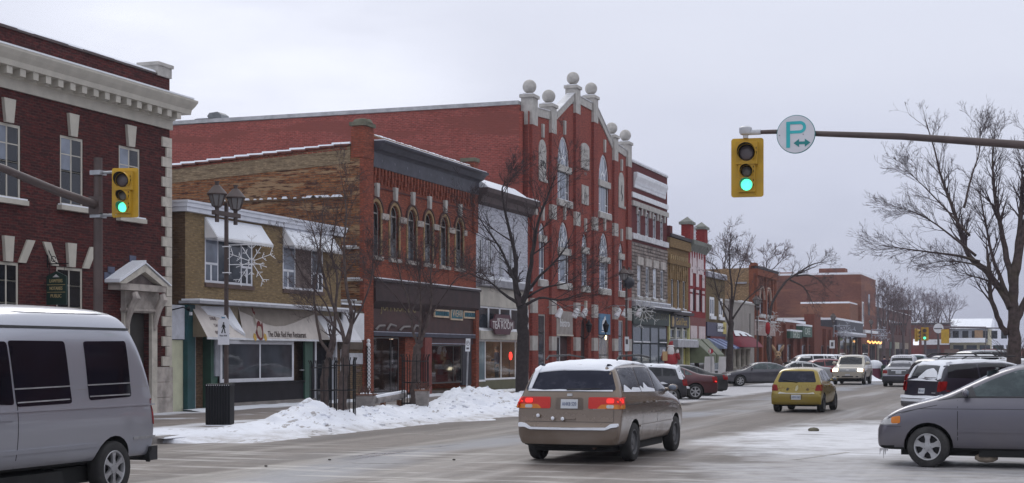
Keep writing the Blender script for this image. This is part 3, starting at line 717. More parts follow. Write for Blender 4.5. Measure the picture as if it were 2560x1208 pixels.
# awnings of the shop front
ab = zg-1.02; acl = M('cream awning cloth', (.60,.55,.51), .85, .08); abr = M('brown awning cheek', (.165,.13,.085), .85, .1)
def shop_awning(name, label, y0, y1, zt_, zb, pr, face, cheek):
    a = thing(name, label, 'awning', (0,0,0))
    MB().add([(-FAC+.025,y0,zt_),(-FAC+.025,y1,zt_),(-FAC+pr,y1,zb),(-FAC+pr,y0,zb)], [(0,3,2,1)]).add([(-FAC+.035,y0,zt_-.02),(-FAC+.035,y1,zt_-.02),(-FAC+pr-.01,y1,zb),(-FAC+pr-.01,y0,zb)], [(0,1,2,3)]).build('cloth', face, a)
    for q in (y0+.002, y1-.02): MB().prism([(-FAC+.03,zt_-.025),(-FAC+.03,zb),(-FAC+pr-.005,zb)], 'y', q, q+.018).build('cheek', cheek, a)
    bx('hem', white, a, -FAC+pr-.02, -FAC+pr+.012, y0, y1, zb-.07, zb-.002); return a
A1 = shop_awning('shop_awning', 'cream wedge awning with brown cheek and small lettering over the restaurant entrance', fy(475), fy(573), zg-.02, ab, .62, acl, abr)
sl = math.atan2(zg-.02-ab, .595)      # slope of the cloth
def on_awning(u, y, a_=.62, zt_=None): # a point u of the way down the cloth
    zt_ = zg-.02 if zt_ is None else zt_
    return (-FAC+.025+(a_-.025)*u+.012*math.sin(sl), y, zt_+(ab-zt_)*u+.012*math.cos(sl))
arot = (sl, 0, PI/2)
grey_let = M('grey brown lettering', (.17,.13,.13), .8)
for k, (s, u, y) in enumerate((('DINE', .42, .9), ('TAKE OUT', .64, 1.15), ('BREAKFAST', .86, 1.05))): text(A1, s, .17, grey_let, on_awning(u, fy(475)+y), arot, .003)
MB().add([on_awning(u_, y_) for u_, y_ in ((.05,fy(475)+.5),(.02,fy(573)-.15),(.45,fy(573)-.1),(.97,fy(573)-.02),(.75,fy(573)-.5),(.42,fy(573)-.75),(.30,fy(475)+.7))]+[Vector(on_awning(u_, y_))+Vector((.05,0,.05)) for u_, y_ in ((.08,fy(475)+.6),(.05,fy(573)-.2),(.45,fy(573)-.15),(.93,fy(573)-.08),(.75,fy(573)-.45),(.42,fy(573)-.65),(.28,fy(475)+.8))], [(6,5,4,3,2,1,0)[::-1],(7,8,9,10,11,12,13)[::-1]]+[(i,(i+1)%7,(i+1)%7+7,i+7) for i in range(7)]).build('snow_patch', snow, A1)
A2 = shop_awning('shop_awning', 'long cream awning with a red hen emblem and the restaurant name', fy(594), fy(783), zg-.02, ab, .24, acl, abr)
sl0, sl = sl, math.atan2(zg-.02-ab, .215)
_oa = on_awning
def on_awning(u, y): return (-FAC+.025+.215*u+.012*math.sin(sl), y, zg-.02+(ab-zg+.02)*u+.012*math.cos(sl))
arot = (sl, 0, PI/2)
dk = M('darker awning cloth', (.30,.26,.225), .85, .1)
ya, yb = fy(594)+.02, fy(783)-.02; L = yb-ya
pts = [(0,.0),(0,.12),(.12,.25),(.30,.52),(.42,.58),(.55,.55),(.70,.42),(.86,.24),(1.,.1),(1.,0)]
MB().add([on_awning(u_, ya+v_*L) for v_, u_ in [(a, max(.0,b)) for a, b in pts]], [tuple(range(len(pts)))]).build('dark_cloth_curve', dk, A2)  # darker curve laid over the upper part of the cloth
hl = 'The Olde Red Hen Restaurant'
text(A2, hl, .30, M('dark brown lettering', (.07,.045,.04), .8), on_awning(.86, ya+.56*L), arot, .003, wide=2.75, shear=.2)
hen = M('hen red', (.16,.018,.018), .7); hy_ = ya+.20*L; hw_ = .30
def hp(pts2, mat, nm, lift=0):
    vs = []
    for a, b in pts2:
        q = Vector(on_awning(.73-b*.40, hy_+a*hw_)); q += Vector((math.sin(sl), 0, math.cos(sl)))*lift; vs.append(q)
    MB().add(vs, [tuple(range(len(vs)))]).build(nm, mat, A2)
hp([(-.9,-.2),(-.7,-.65),(-.2,-.85),(.35,-.8),(.75,-.4),(1.0,.3),(1.05,.75),(.6,.45),(.45,.75),(.1,.8),(-.3,.55),(-.5,.1)][::1], hen, 'hen_emblem', .002)
hp([(-.45,-.35),(-.1,-.68),(.35,-.6),(.6,-.1),(.5,.3),(-.1,.35),(-.45,.1)], M('hen cream', (.42,.37,.31), .8), 'hen_belly', .004)
hp([(-.75,.3),(-.35,.62),(-.45,1.2),(-.75,1.5),(-.85,.9)], M('hen cream', (.42,.37,.31), .8), 'hen_neck', .003)
hp([(-.75,1.45),(-.35,1.25),(-.2,1.6),(-.45,1.5),(-.55,1.85),(-.8,1.9)], hen, 'hen_comb', .005)
for a in (-1.35, 1.0): hp([(a-.35,-.6),(a,-.95),(a+.4,-.75),(a+.35,-.35),(a,-.25)], M('yellow paint', (.52,.33,.07), .8), 'yellow_dot', .006)
A3 = shop_awning('shop_awning', 'white wedge awning behind the tree trunks at the right end of the restaurant', fy(788), fy(867), zg-.15, ab-.01, .62, M('white awning cloth 2', (.66,.66,.69), .8, .06), acl)
# one storey annex with white signs
AN = grp('brick_annex', 'narrow one storey brown brick annex between the restaurant and the red brick shop', 'building', 0)
bx('wall', brown_brick, AN, -FAC-5, -FAC-.03, ry1+.05, ry2-.01, .15, zg+.32)
yb0 = fy(870); 
cb = BRICK('tan annex brick', (.16,.105,.06), (.12,.08,.048), (.05,.035,.03), .25)
bx('pier', cb, AN, -FAC-.02, -FAC+.06, yb0, ry2-.02, .15, 2.8)
bx('sign_frame', M('brown frame', (.11,.085,.065), .8), AN, -FAC-.02, -FAC+.10, fy(846), ry2-.03, ab-.35, zg+.1)
bx('snow_cap', snow, AN, -FAC-4, -FAC+.02, ry1+.06, ry2-.02, zg+.325, zg+.39)
a_ = MB().box(-FAC+.10, -FAC+.16, fy(848), fy(901), ab+.02, zg+.02).build('white_sign_board', white); tag(a_, 'large blank white sign board on the brown annex', 'sign')
a_ = thing('white_notice', 'small white notice with slanted grey writing on the annex pier', 'sign', (0,0,0))
nb = (fy(869), fy(902), fz(869,911), fz(869,883)); bx('board', M('pale grey board', (.50,.51,.55), .6), a_, -FAC+.062, -FAC+.09, *nb)
for k, s in enumerate(('The', 'Fashion', 'Trend')): text(a_, s, .20, grey_let, (-FAC+.093, (nb[0]+nb[1])/2-.2+.15*k, nb[3]-.22-.22*k), ext=.003, shear=.3)
pole = thing('striped_pole', 'tall thin pole with black and white chevron stripes beside the red brick pier', 'striped pole', (0,0,0))
py_ = fy(907); pz0, pz1 = fz(907,986), fz(907,865)
bx('pole_shaft', black, pole, -FAC+.22, -FAC+.26, py_-.13, py_+.13, pz0, pz1)
n_ = 13; st = (pz1-pz0)/n_
for k in range(n_):
    z = pz0+k*st
    MB().prism([(py_-.13,z+.14),(py_,z),(py_+.13,z+.14),(py_+.13,z+.14+st*.5),(py_,z+st*.5),(py_-.13,z+.14+st*.5)], 'x', -FAC+.262, -FAC+.272).build('chevron', white, pole)
MB().sphere((-FAC+.24,py_,pz1+.06), .085, 10).sphere((-FAC+.24,py_,pz1+.2), .075, 10).build('finial', white, pole, True)
# passage between corner building and restaurant
pn = MB().box(-FAC-.3, -FAC-.06, BY1+.09, ry0-.03, .15, fz(430,850)).build('alley_gate', M('pale yellow board', (.50,.50,.36), .7, .08)); tag(pn, 'pale yellow board closing the narrow gap beside the restaurant', 'gate')
pn = thing('alley_sign_box', 'pale grey sign box above the yellow board in the narrow gap', 'sign box', (0,0,0))
MB().box(-FAC-.5, -FAC+.0, BY1+.09, ry0-.03, fz(430,848), fz(430,762)).build('box', M('pale grey box', (.47,.48,.53), .6), pn)
MB().tube([(-FAC+.02,BY1+.1,fz(430,775)),(-FAC+.25,BY1+.35,fz(430,768)),(-FAC+.3,BY1+.5,fz(430,772))], .02, 6).sphere((-FAC+.32,BY1+.55,fz(430,772)), .07, 8).build('lamp_arm', black, pn)
# ------------------------------------------------------------------ red brick shop with six arched windows
red_brick = BRICK('red brick', (.275,.070,.040), (.18,.046,.029), (.15,.075,.055), .25, None, soot=.3)
side_brick = BRICK('patched side brick', (.27,.115,.048), (.17,.062,.03), (.15,.10,.065), .35, (.30,.20,.115), .45, w=.32, h=.105, streak=(.055,.022,.016), soot=.25)
slate = M('dark slate cornice', (.045,.045,.062), .55, .25, 3)
brownw = M('dark brown woodwork', (.052,.018,.016), .6, .25, 2, dirt=(.03,.025,.03))
SB = grp('red_arched_shop_building', 'red brick shop building with six arched windows, dark cornice and weathered orange side wall', 'building', 0)
sy0, sy1 = ry2, fy(1190); syp = fy(927)
ct = fz(930,352); cbm = fz(930,417); par = fz(930,340)
shop_top = fz(925,716); gtop = fz(925,832)
wy = [fy(p) for p in (939,988,1030,1070.5,1110,1147.5)]
wy = [wy[0]+(wy[5]-wy[0])*k/5 for k in range(6)]
wz0, wz1 = fz(939,640), fz(939,504); hw = .44
ops = [(y-hw, y+hw, wz0, wz1, 'round') for y in wy]
facade(SB, 'wall', red_brick, sy0, sy1, shop_top, par, ops, rev=.3)
# side walls keep their own weathered brick; the flank roof line slopes gently back
def flank(parent, mat, Y, f, depth, zfront, zback, t=.3, name='side_wall', sgn=1):
    return MB().prism([(-f-depth,.15),(-f-.012,.15),(-f-.012,zfront),(-f-depth,zback)], 'y', Y, Y+t*sgn).build(name, mat, parent)
zs1 = fz(889,357); 
flank(SB, side_brick, sy0, FAC-.0, 20, zs1, zs1-1.35)
flank(SB, red_brick, sy1, FAC, 20, par-.3, par-1.3, sgn=-1)
MB().prism([(-FAC-19.9,zs1-1.36-.5),(-FAC-.47,zs1-.70),(-FAC-.47,zs1-.06),(-FAC-19.9,zs1-1.36-.10)], 'y', sy0-.022, sy0-.001).build('painted_band', BRICK('cream painted brick', (.27,.20,.125), (.22,.16,.10), (.20,.15,.10), .15, None, streak=(.13,.09,.055), soot=.4), SB)
for r in range(2):
    n_ = 60; b = MB()
    for k in range(n_):
        xx = -FAC-.6-k*.215
        if xx < -FAC-13: break
        zz = zs1-.056*(k*.215)-.028-.09*r
        b.box(xx-.19, xx, sy0-.035+.012*r, sy0-.001, zz-.06, zz)
    tag(b.build('brick_course', red_brick, SB), kind='stuff')
copings(SB, -FAC-.5, -FAC-13.5, sy0-.12, sy0+.34, zs1, .62, M('red coping tile', (.12,.04,.03), .8), 'x', .07, slope=.0675)
MB().prism([(-FAC-20,zs1-1.9),(-FAC-.3,zs1-.6),(-FAC-.3,zs1-.45),(-FAC-20,zs1-1.7)], 'y', sy0+.3, sy1-.3).build('roof', snow, SB)
bx('back_core', dark, SB, -FAC-3.2, -FAC-.32, sy0+.3, sy1-.3, gtop, par-.5)
bx('back_wall', brown_brick, SB, -FAC-20, -FAC-19.7, sy0+.3, sy1-.3, 0, zs1-1.6)
# ledge line with snow on the flank
ly = on_y(740,498,sy0)
bx('string_course', brown_brick, SB, -FAC-8.5, -FAC-.55, sy0-.06, sy0-.001, ly[1]-.06, ly[1]+.02)
random.seed(5)
for k in range(16):
    xx = -FAC-6.5+k*.36+random.uniform(-.1,.1); wd = random.uniform(.05,.13) if k < 12 else .26
    MB().prism([(xx-wd,ly[1]+.02),(xx+wd,ly[1]+.02),(xx+wd*.6,ly[1]+.02+min(.09,wd*.8)),(xx-wd*.6,ly[1]+.02+min(.09,wd*.8))], 'y', sy0-.07, sy0-.01).build('snow_cap', snow, SB)
for px, py, wd in ((862,752,.75),(878,617,.35),(888,697,.32)):
    q = on_y(px, py, sy0); bx('ledge_stone', stone, SB, q[0]-wd, q[0]+wd, sy0-.10, sy0-.002, q[1]-.09, q[1]-.01); bx('snow_cap', snow, SB, q[0]-wd*.9, q[0]+wd*.7, sy0-.11, sy0-.012, q[1]-.008, q[1]+.05)
# end pilasters and chimney-like caps
zcap = fz(928,309)
MB().box(-FAC-.06, -FAC+.12, sy0-.012, syp, .15, zs1-.5).box(-FAC-.42, -FAC+.14, sy0-.03, syp, zs1-.498, zcap-.32).box(-FAC-.38, -FAC+.12, sy0-.01, syp-.03, zcap-.32, zcap-.2).build('pilaster', red_brick, SB)
MB().box(-FAC-.48, -FAC+.20, sy0-.09, syp+.04, zcap-.2, zcap-.06).lathe([(.42,zcap-.06),(.34,zcap+.08),(.1,zcap+.13)], 10, (-FAC-.14,(sy0+syp)/2,0)).build('pilaster_cap', M('mossy stone', (.13,.125,.09), .9, .3), SB)
e0 = fy(1180); zc2 = fz(1180,393)
MB().box(-FAC-.5, -FAC+.12, e0, sy1-.02, 7.5, zc2-.2).build('pilaster', red_brick, SB)
bx('pilaster_cap', M('mossy stone', (.13,.125,.09), .9, .3), SB, -FAC-.56, -FAC+.18, e0-.06, sy1+.02, zc2-.2, zc2-.03)
bx('pilaster', red_brick, SB, -FAC-.1, -FAC+.16, e0+.1, sy1-.02, .15, shop_top)
yC0, yC1 = syp+.002, sy1-.04
MB().prism([(-FAC-.005,ct-.02),(-FAC+.62,ct-.02),(-FAC+.60,ct-.10),(-FAC+.48,ct-.16),(-FAC+.34,ct-.34),(-FAC+.20,ct-.40),(-FAC+.14,ct-.46),(-FAC+.12,cbm),(-FAC-.005,cbm)], 'y', yC0, yC1+.12).build('cornice', slate, SB)
bx('snow_cap', snow, SB, -FAC-.05, -FAC+.56, yC0+.02, yC1, ct-.018, ct+.03)
for k in range(9): bx('rosette', M('pale rosette', (.12,.12,.15), .6), SB, -FAC+.125, -FAC+.14, yC0+.7+k*1.25, yC0+.8+k*1.25, cbm+.25, cbm+.35)
b = MB()
for k in range(34):
    y = yC0+.2+k*(yC1-yC0-.4)/34; b.box(-FAC-.005, -FAC+.09-.03*(k%2), y, y+.17, cbm-.42-.12*(k%2), cbm-.02)
for i in range(34): pass
for k in range(34):
    y = yC0+.2+k*(yC1-yC0-.4)/34
    MB().box(-FAC-.005, -FAC+.10, y, y+.17, cbm-.30-.18*(k%2), cbm-.01).box(-FAC-.005, -FAC+.055, y+.02, y+.15, cbm-.62, cbm-.30-.18*(k%2)-.002).build('corbel', red_brick, SB)
bx('string_course', M('dark brick line', (.08,.02,.018), .9), SB, -FAC-.005, -FAC+.03, yC0, yC1-.3, cbm-.80, cbm-.74)
copings(SB, yC0+.1, yC1-.5, -FAC-.28, -FAC+.02, par-.0, .42, M('tan coping brick', (.20,.125,.07), .8), h=.07)
buff = M('buff brick trim', (.27,.175,.085), .85, .2, 6)
for k, y in enumerate(wy):
    o = window(SB, y-hw, y+hw, wz0, wz1, arch='round', fm=M('old grey window frame', (.22,.21,.20), .7, .25), pm=glass_dark, fw=.05, cols=(.5,) if k % 2 else (), rows=(.48,), depth=.24, pmats=[glass, glass_dark, GLASS('dusty glass', (.10,.105,.115), .25), glass_dark])
    ln = arch_line(y-hw, y+hw, wz0, wz1, 'round', 12); zsp = ln[0][1]; b = MB()
    for i in range(len(ln)-1):
        p, q = ln[i], ln[i+1]; s = 1.30
        b.prism([p, q, (y+(q[0]-y)*s, zsp+(q[1]-zsp)*s), (y+(p[0]-y)*s, zsp+(p[1]-zsp)*s)], 'x', -FAC-.05, -FAC+.05)
    for s in (-1, 1): b.box(-FAC-.05, -FAC+.04, y+s*hw, y+s*(hw+.13), wz0+.05, zsp-.01)
    b.build('arch_surround', buff, SB)
    b = MB()
    for i in range(len(ln)-1):
        p, q = ln[i], ln[i+1]
        b.prism([(y+(p[0]-y)*1.31,zsp+(p[1]-zsp)*1.31), (y+(q[0]-y)*1.31,zsp+(q[1]-zsp)*1.31), (y+(q[0]-y)*1.5,zsp+(q[1]-zsp)*1.5), (y+(p[0]-y)*1.5,zsp+(p[1]-zsp)*1.5)], 'x', -FAC-.01, -FAC+.08)
    b.build('hood_mould', M('sooty brick trim', (.07,.03,.025), .9, .3), SB)
    MB().prism([(y-.09,wz1+.18),(y+.09,wz1+.18),(y+.15,wz1+.72),(y-.15,wz1+.72)], 'x', -FAC-.01, -FAC+.13).build('keystone', stone, SB)
    for s in ((-1,1) if k in (0,) else (1,)): bx('impost', dstone, SB, -FAC-.02, -FAC+.11, y+s*(hw+.02), y+s*(hw+.02)+s*(.62 if k < 5 and s > 0 else .3), zsp-.22, zsp+.02)
    MB().box(-FAC-.02, -FAC+.10, y-hw-.1, y+hw+.16, wz0-.16, wz0-.004).build('sill', dstone, SB)
# sign band of the shop front
bx('ledge', M('dark ledge', (.045,.035,.04), .7), SB, -FAC-.01, -FAC+.28, syp+.01, sy1-.02, shop_top+.22, shop_top+.32)
bx('snow_cap', snow, SB, -FAC+.05, -FAC+.27, syp+.05, sy1-.1, shop_top+.322, shop_top+.36)
MB().prism([(-FAC-.01,shop_top-.85),(-FAC+.22,shop_top-.55),(-FAC+.22,shop_top+.21),(-FAC-.01,shop_top+.21)], 'y', syp+.01, sy1-.02).build('fascia', M('dark maroon fascia', (.038,.018,.019), .75, .3, 1.2, dirt=(.02,.018,.022)), SB)
bx('sign_band', brownw, SB, -FAC-.15, -FAC+.03, syp+.01, sy1-.02, gtop+.04, shop_top-.86)
bx('tan_board', M('weathered tan board', (.10,.06,.042), .8), SB, -FAC+.03, -FAC+.06, fy(1075), fy(1172), fz(1075,752), fz(1075,735))
bx('lintel', M('blue black lintel', (.03,.03,.05), .5), SB, -FAC-.1, -FAC+.14, syp+.01, sy1-.25, gtop-.12, gtop+.035)
bx('snow_cap', M('frosted ledge', (.42,.43,.52), .6), SB, -FAC+.04, -FAC+.135, syp+.03, sy1-.3, gtop+.037, gtop+.06)
for a in (fy(1054),): bx('pilaster', M('red painted pilaster', (.17,.038,.03), .7, .25), SB, -FAC-.1, -FAC+.16, a, fy(1071), .15, gtop-.13)
bx('middle_post', brownw, SB, -FAC-.05, -FAC+.12, fy(1056), fy(1069), gtop+.065, shop_top-.86)
for k, (a, b_) in enumerate(((935,957),(963,985),(995,1020),(1028,1047))):
    MB().tube([(-FAC+.08,fy(a),gtop+.12),(-FAC+.10,(fy(a)*2+fy(b_))/3,gtop+.28+.08*(k%2)),(-FAC+.08,fy(b_),gtop+.30)], .05, 6).build('carved_scroll', M('grey scroll', (.20,.18,.175), .7), SB)
T1 = thing('shop_name_letters', 'faded gold shop name letters on the dark brown sign band behind twigs', 'sign letters', (0,0,0))
text(T1, 'JOHNSON & C', .62, M('faded gold', (.20,.155,.075), .7), (-FAC+.036, (fy(948)+fy(1040))/2, fz(945,765)), ext=.01, wide=fy(1038)-fy(950))
tealb = M('teal sign paint', (.015,.13,.17), .6, .12); csign = M('cream sign border', (.55,.42,.30), .7)
WS = thing('three_panel_sign', 'three teal sign panels with cream borders spelling out the clothes shop name', 'sign', (0,0,0))
for (a, b_, pt, pb, s) in ((1081,1118,773,793,'CLOTHING'),(1122,1152,768,800,'WEAR'),(1155,1186,777,796,'HOUSE')):
    y0, y1, z0, z1 = fy(a), fy(b_), fz(a,pb), fz(a,pt)
    p = bx('sign_panel', csign, WS, -FAC+.05, -FAC+.11, y0, y1, z0, z1)
    bx('teal_field', tealb, p, -FAC+.111, -FAC+.118, y0+.07, y1-.07, z0+.075, z1-.075)
    text(p, s, (z1-z0)*.78, M('dark teal letter', (.004,.03,.06), .6) if s != 'WEAR' else csign, (-FAC+.12,(y0+y1)/2,(z0+z1)/2), ext=.006, wide=(y1-y0)*.8)
# shop windows: left with posters, door, right with clothes
clear = CLEAR('clear shop glass')
blackred = M('maroon wall', (.055,.022,.022), .7)
bx('inner_floor', M('shop floor', (.08,.06,.05), .6), SB, -FAC-3.1, -FAC-.05, sy0+.31, sy1-.31, .16, .32)
bx('inner_back', M('shop interior wall', (.10,.06,.05), .9), SB, -FAC-3.15, -FAC-3.05, sy0+.31, sy1-.31, .33, gtop-.13)
bx('riser', blackred, SB, -FAC-.1, -FAC+.06, syp+.01, fy(996), .15, fz(930,985))
w = (syp+.02, fy(994), fz(930,985)+.003, gtop-.15)
o = window(SB, *w, f=FAC-.05, fm=M('dark window frame', (.04,.035,.035), .5), pm=CLEAR('smoky shop glass', (.55,.52,.52)), fw=.06, depth=.05, name='shop_window', cols=(.70,))
bx('window_backing', M('brown backing', (.075,.05,.045), .8), SB, -FAC-1.4, -FAC-1.36, sy0+.4, fy(1000), .33, gtop-.14)
bx('poster', white, SB, -FAC-.22, -FAC-.20, fy(933.5), fy(947), fz(934,975), fz(934,928)); bx('poster', M('pale blue poster', (.35,.48,.58), .6), SB, -FAC-.22, -FAC-.20, fy(940), fy(948), fz(940,910), fz(940,890))
bx('snowy_sill', snow, SB, -FAC+.01, -FAC+.06, syp+.05, fy(992), w[2]-.03, w[2]+.02)
e = bx('shop_door', M('brown shop door', (.06,.04,.035), .5), SB, -FAC-.5, -FAC-.44, fy(1000), fy(1012), .16, gtop-.5); bx('notice', white, e, -FAC-.435, -FAC-.425, fy(1003), fy(1006.5), 1.5, 2.2); bx('handle', galv, e, -FAC-.43, -FAC-.38, fy(1010), fy(1011), 1.0, 1.3)
bx('door_wall', red_brick, SB, -FAC-.6, -FAC-.05, fy(1016), fy(1053.8), .15, gtop-.14)
w = (fy(1072), fy(1153), .62, gtop-.42)
bx('transom_board', M('maroon transom', (.06,.025,.03), .6), SB, -FAC-.1, -FAC+.05, fy(1071.2), sy1-.5, gtop-.40, gtop-.13)
bx('snow_cap', M('frosted ledge', (.42,.43,.52), .6), SB, -FAC+.02, -FAC+.075, fy(1072), fy(1160), gtop-.398, gtop-.37)
o = window(SB, *w, f=FAC-.03, fm=M('dark window frame', (.04,.035,.035), .5), pm=CLEAR('shop glass clear', (.62,.6,.6)), fw=.06, depth=.05, cols=(.73,), name='shop_window')
for (a, pt, pb, wd, col, nm) in ((1088,900,945,.62,(.20,.16,.06),'hanging_coat'),(1118,900,930,1.0,(.22,.22,.17),'hanging_coat'),(1098,910,938,.7,(.20,.24,.26),'hanging_coat'),(1143,915,955,.45,(.45,.40,.42),'hanging_coat')):
    y_, z1_, z0_ = fy(a,FAC+.4), fz(a,pt,FAC+.4), fz(a,pb,FAC+.4); 
    MB().prism([(y_-wd*.18,z1_),(y_+wd*.18,z1_),(y_+wd*.55,z1_-.2),(y_+wd*.5,z0_),(y_-wd*.5,z0_),(y_-wd*.55,z1_-.2)], 'x', -FAC-.45, -FAC-.35).build(nm, M('cloth%s' % str(col), col, .9, .2), SB)
bx('added_fill_panel', EMIT('dim fill panel', (1,.85,.65), 4), SB, -FAC-2.0, -FAC-1.2, fy(1080), fy(1145), gtop-.2, gtop-.15)  # glowing panel added to brighten the inside of the clothes shop
bx('display_shelf', M('pale shelf', (.36,.36,.36), .7), SB, -FAC-.6, -FAC-.2, fy(1074), fy(1082), 1.3, 2.2); bx('display_base', M('dusty red display', (.25,.10,.08), .8), SB, -FAC-.6, -FAC-.2, fy(1080), fy(1150), .63, 1.0)
b = MB(); y_, z_ = on_x(1118, 880)
for k in range(6): b.sphere((-FAC-.12, y_+.13*math.cos(k*PI/3), z_+.15*math.sin(k*PI/3)), .09, 8, (.2,1,1))
b.build('paper_snowflake', white, SB)
bx('dark_panel', M('slate door panel', (.02,.02,.03), .5), SB, -FAC-.1, -FAC+.03, fy(1155), fy(1177), .5, gtop-.42); bx('stone_step', stone, SB, -FAC-.1, -FAC+.12, fy(1154), sy1-.03, .15, .42)

# ------------------------------------------------------------------ white painted building with the tea room
WBG = grp('white_painted_building', 'narrow white painted building with tea room shop front and snow on its cornice', 'building', 0)
wy0, wy1 = sy1+.01, fy(1319)
wzt = fz(1194,470)
wbrick = BRICK('white painted brick', (.55,.56,.62), (.48,.49,.55), (.40,.40,.45), .12, streak=(.30,.30,.34), soot=.15)
wz_ = (fz(1196,688), fz(1196,594))
wops = []
for a, b_ in ((1197,1207),(1221,1231),(1248,1258),(1272,1283)):
    wops.append((fy(a), fy(b_), *wz_))
fz1 = fz(1196,700)
facade(WBG, 'wall', wbrick, wy0, wy1, fz1, wzt, wops, rev=.25)
body(WBG, wbrick, wy0, wy1, wzt, 18, rev=.26, z0=4)
for o_ in wops: window(WBG, *o_, fm=white, pm=glass_dark, fw=.07, rows=(.45,), cols=(.5,), depth=.15, sill=(.08,.1,.08), snowy=True)
MB().prism([(-FAC-.01,wzt-.75),(-FAC+.25,wzt-.62),(-FAC+.30,wzt-.35),(-FAC+.55,wzt-.2),(-FAC+.6,wzt),(-FAC-.01,wzt)], 'y', wy0+.02, wy1+.35).build('cornice', M('dark brown cornice', (.075,.05,.05), .7), WBG)
MB().prism([(-FAC-.3,wzt+.002),(-FAC+.58,wzt+.002),(-FAC+.5,wzt+.10),(-FAC-.1,wzt+.5),(-FAC-.3,wzt+.5)], 'y', wy0+.03, wy1-1.7).build('snow_cap', snow, WBG)
bx('snow_cap', snow, WBG, -FAC+.1, -FAC+.58, wy1-1.68, wy1+.3, wzt+.002, wzt+.06)
MB().prism([(-FAC-.01,fz1-.3),(-FAC+.30,fz1-.25),(-FAC+.32,fz1+.05),(-FAC-.01,fz1+.2)], 'y', wy0+.02, wy1-.05).build('ledge', M('grey ledge', (.3,.3,.33), .7), WBG); bx('snow_cap', snow, WBG, -FAC+.03, -FAC+.3, wy0+.1, wy1-.4, fz1+.06, fz1+.15)
g2 = fz(1196,764); g1 = fz(1196,824); g0 = fz(1196,848)
bx('fascia', M('beige fascia', (.47,.44,.39), .8, .12, 2, dirt=(.3,.27,.24)), WBG, -FAC-.3, -FAC+.05, wy0+.02, wy1-.03, g2, fz1-.31)
bx('sign_beam', M('beige fascia', (.47,.44,.39)), WBG, -FAC-.3, -FAC+.22, wy0+.05, fy(1300), g0, g1-.05); bx('snow_cap', snow, WBG, -FAC-.2, -FAC+.2, wy0+.1, fy(1299), g1-.048, g1)
for k in range(4):
    y0 = wy0+.1+k*(fy(1302)-wy0-.1)/4
    window(WBG, y0+.01, y0+(fy(1302)-wy0-.1)/4-.01, g1+.004, g2-.004, f=FAC+.0, fm=white, pm=glass, fw=.08, depth=.05, name='transom_window')
olive = M('olive panel', (.10,.095,.05), .7, .15)
zsb = fz(1197,955)
bx('riser', olive, WBG, -FAC-.2, -FAC+.04, wy0+.12, fy(1214), .15, zsb+.0)
bx('riser', olive, WBG, -FAC-.35, -FAC-.1, fy(1214)+.005, fy(1300), .15, zsb+.05)
window(WBG, wy0+.12, fy(1213), zsb+.003, g0-.004, f=FAC-.02, fm=white, pm=GLASS('reflecting shop glass', (.14,.18,.20), .06), fw=.09, depth=.05, name='shop_window')
window(WBG, fy(1214), fy(1299), zsb+.053, g0-.004, f=FAC+.10, fm=white, pm=CLEAR('tea room glass', (.9,.9,.88)), fw=.09, cols=(.50,.93), depth=.05, name='shop_window')
fpost = MB().box(-FAC-.3, -FAC+.06, wy1-.5, wy1-.03, .15, g2-.005).box(-FAC-.3, -FAC+.05, wy0+.015, wy0+.11, .15, g2-.005); fpost.build('corner_post', white, WBG)
bx('added_fill_panel', EMIT('interior fill panel', (1,.86,.66), 6), WBG, -FAC-2.2, -FAC-1.4, wy0+1.2, wy1-1.4, g0+.24, g0+.29)  # glowing panel added so that the tea room interior shows
tb = M('tea room wall', (.17,.12,.08), .9, .1); 
bx('tea_room_back', tb, WBG, -FAC-3.2, -FAC-3.1, wy0+.1, wy1-.1, .16, g0+.5); bx('tea_room_floor', M('grey floor', (.25,.25,.25), .5), WBG, -FAC-3.1, -FAC-.36, wy0+.1, wy1-.1, .16, .5)
bx('tea_room_ceiling', tb, WBG, -FAC-3.1, -FAC-.36, wy0+.1, wy1-.1, g0+.3, g0+.4)
for s in (wy0+.02, wy1-.25): bx('tea_room_side_wall', tb, WBG, -FAC-3.1, -FAC-.36, s, s+.08, .16, g0+.3)
bx('counter', M('red wood counter', (.20,.05,.025), .6), WBG, -FAC-2.4, -FAC-1.9, fy(1216), fy(1232), .91, 1.9)
TS = thing('oval_tea_sign', 'maroon shaped sign with white lettering hung over the tea room windows', 'sign', (0,0,0))
mar = M('maroon sign', (.075,.018,.030), .5, .12)
a0, a1, zt_, zb_ = fy(1226,FAC-.34), fy(1284,FAC-.34), fz(1226,786), fz(1226,836); yc, zc_ = (a0+a1)/2, (zt_+zb_)/2; ww, hh = (a1-a0)/2, (zt_-zb_)/2
MB().prism([(yc+ww*p, zc_+hh*q) for p, q in ((-1,-.35),(-.72,-.55),(-.6,-1),(.6,-1),(.72,-.55),(1,-.35),(1,.35),(.72,.55),(.6,1),(-.6,1),(-.72,.55),(-1,.35))], 'x', -FAC+.30, -FAC+.38).build('board', mar, TS)
wl_ = M('white lettering', (.68,.66,.66), .6)
text(TS, 'VICTORIAN', .24, wl_, (-FAC+.382,yc,zc_+hh*.42), wide=ww*1.0); text(TS, 'TEA ROOM', .52, wl_, (-FAC+.382,yc,zc_-hh*.12), wide=ww*1.75)
MB().tube([(-FAC-.2,yc-.6,zt_+.05),(-FAC+.34,yc-.6,zt_-.02)], .02, 5).tube([(-FAC-.2,yc+.6,zt_+.05),(-FAC+.34,yc+.6,zt_-.02)], .02, 5).build('bracket', black, TS)
hl_ = thing('red_heater', 'round glowing red lamp seen through the tea room window', 'lamp', (0,0,0))
ry_ = on_x(1275, 890, FAC+.55)
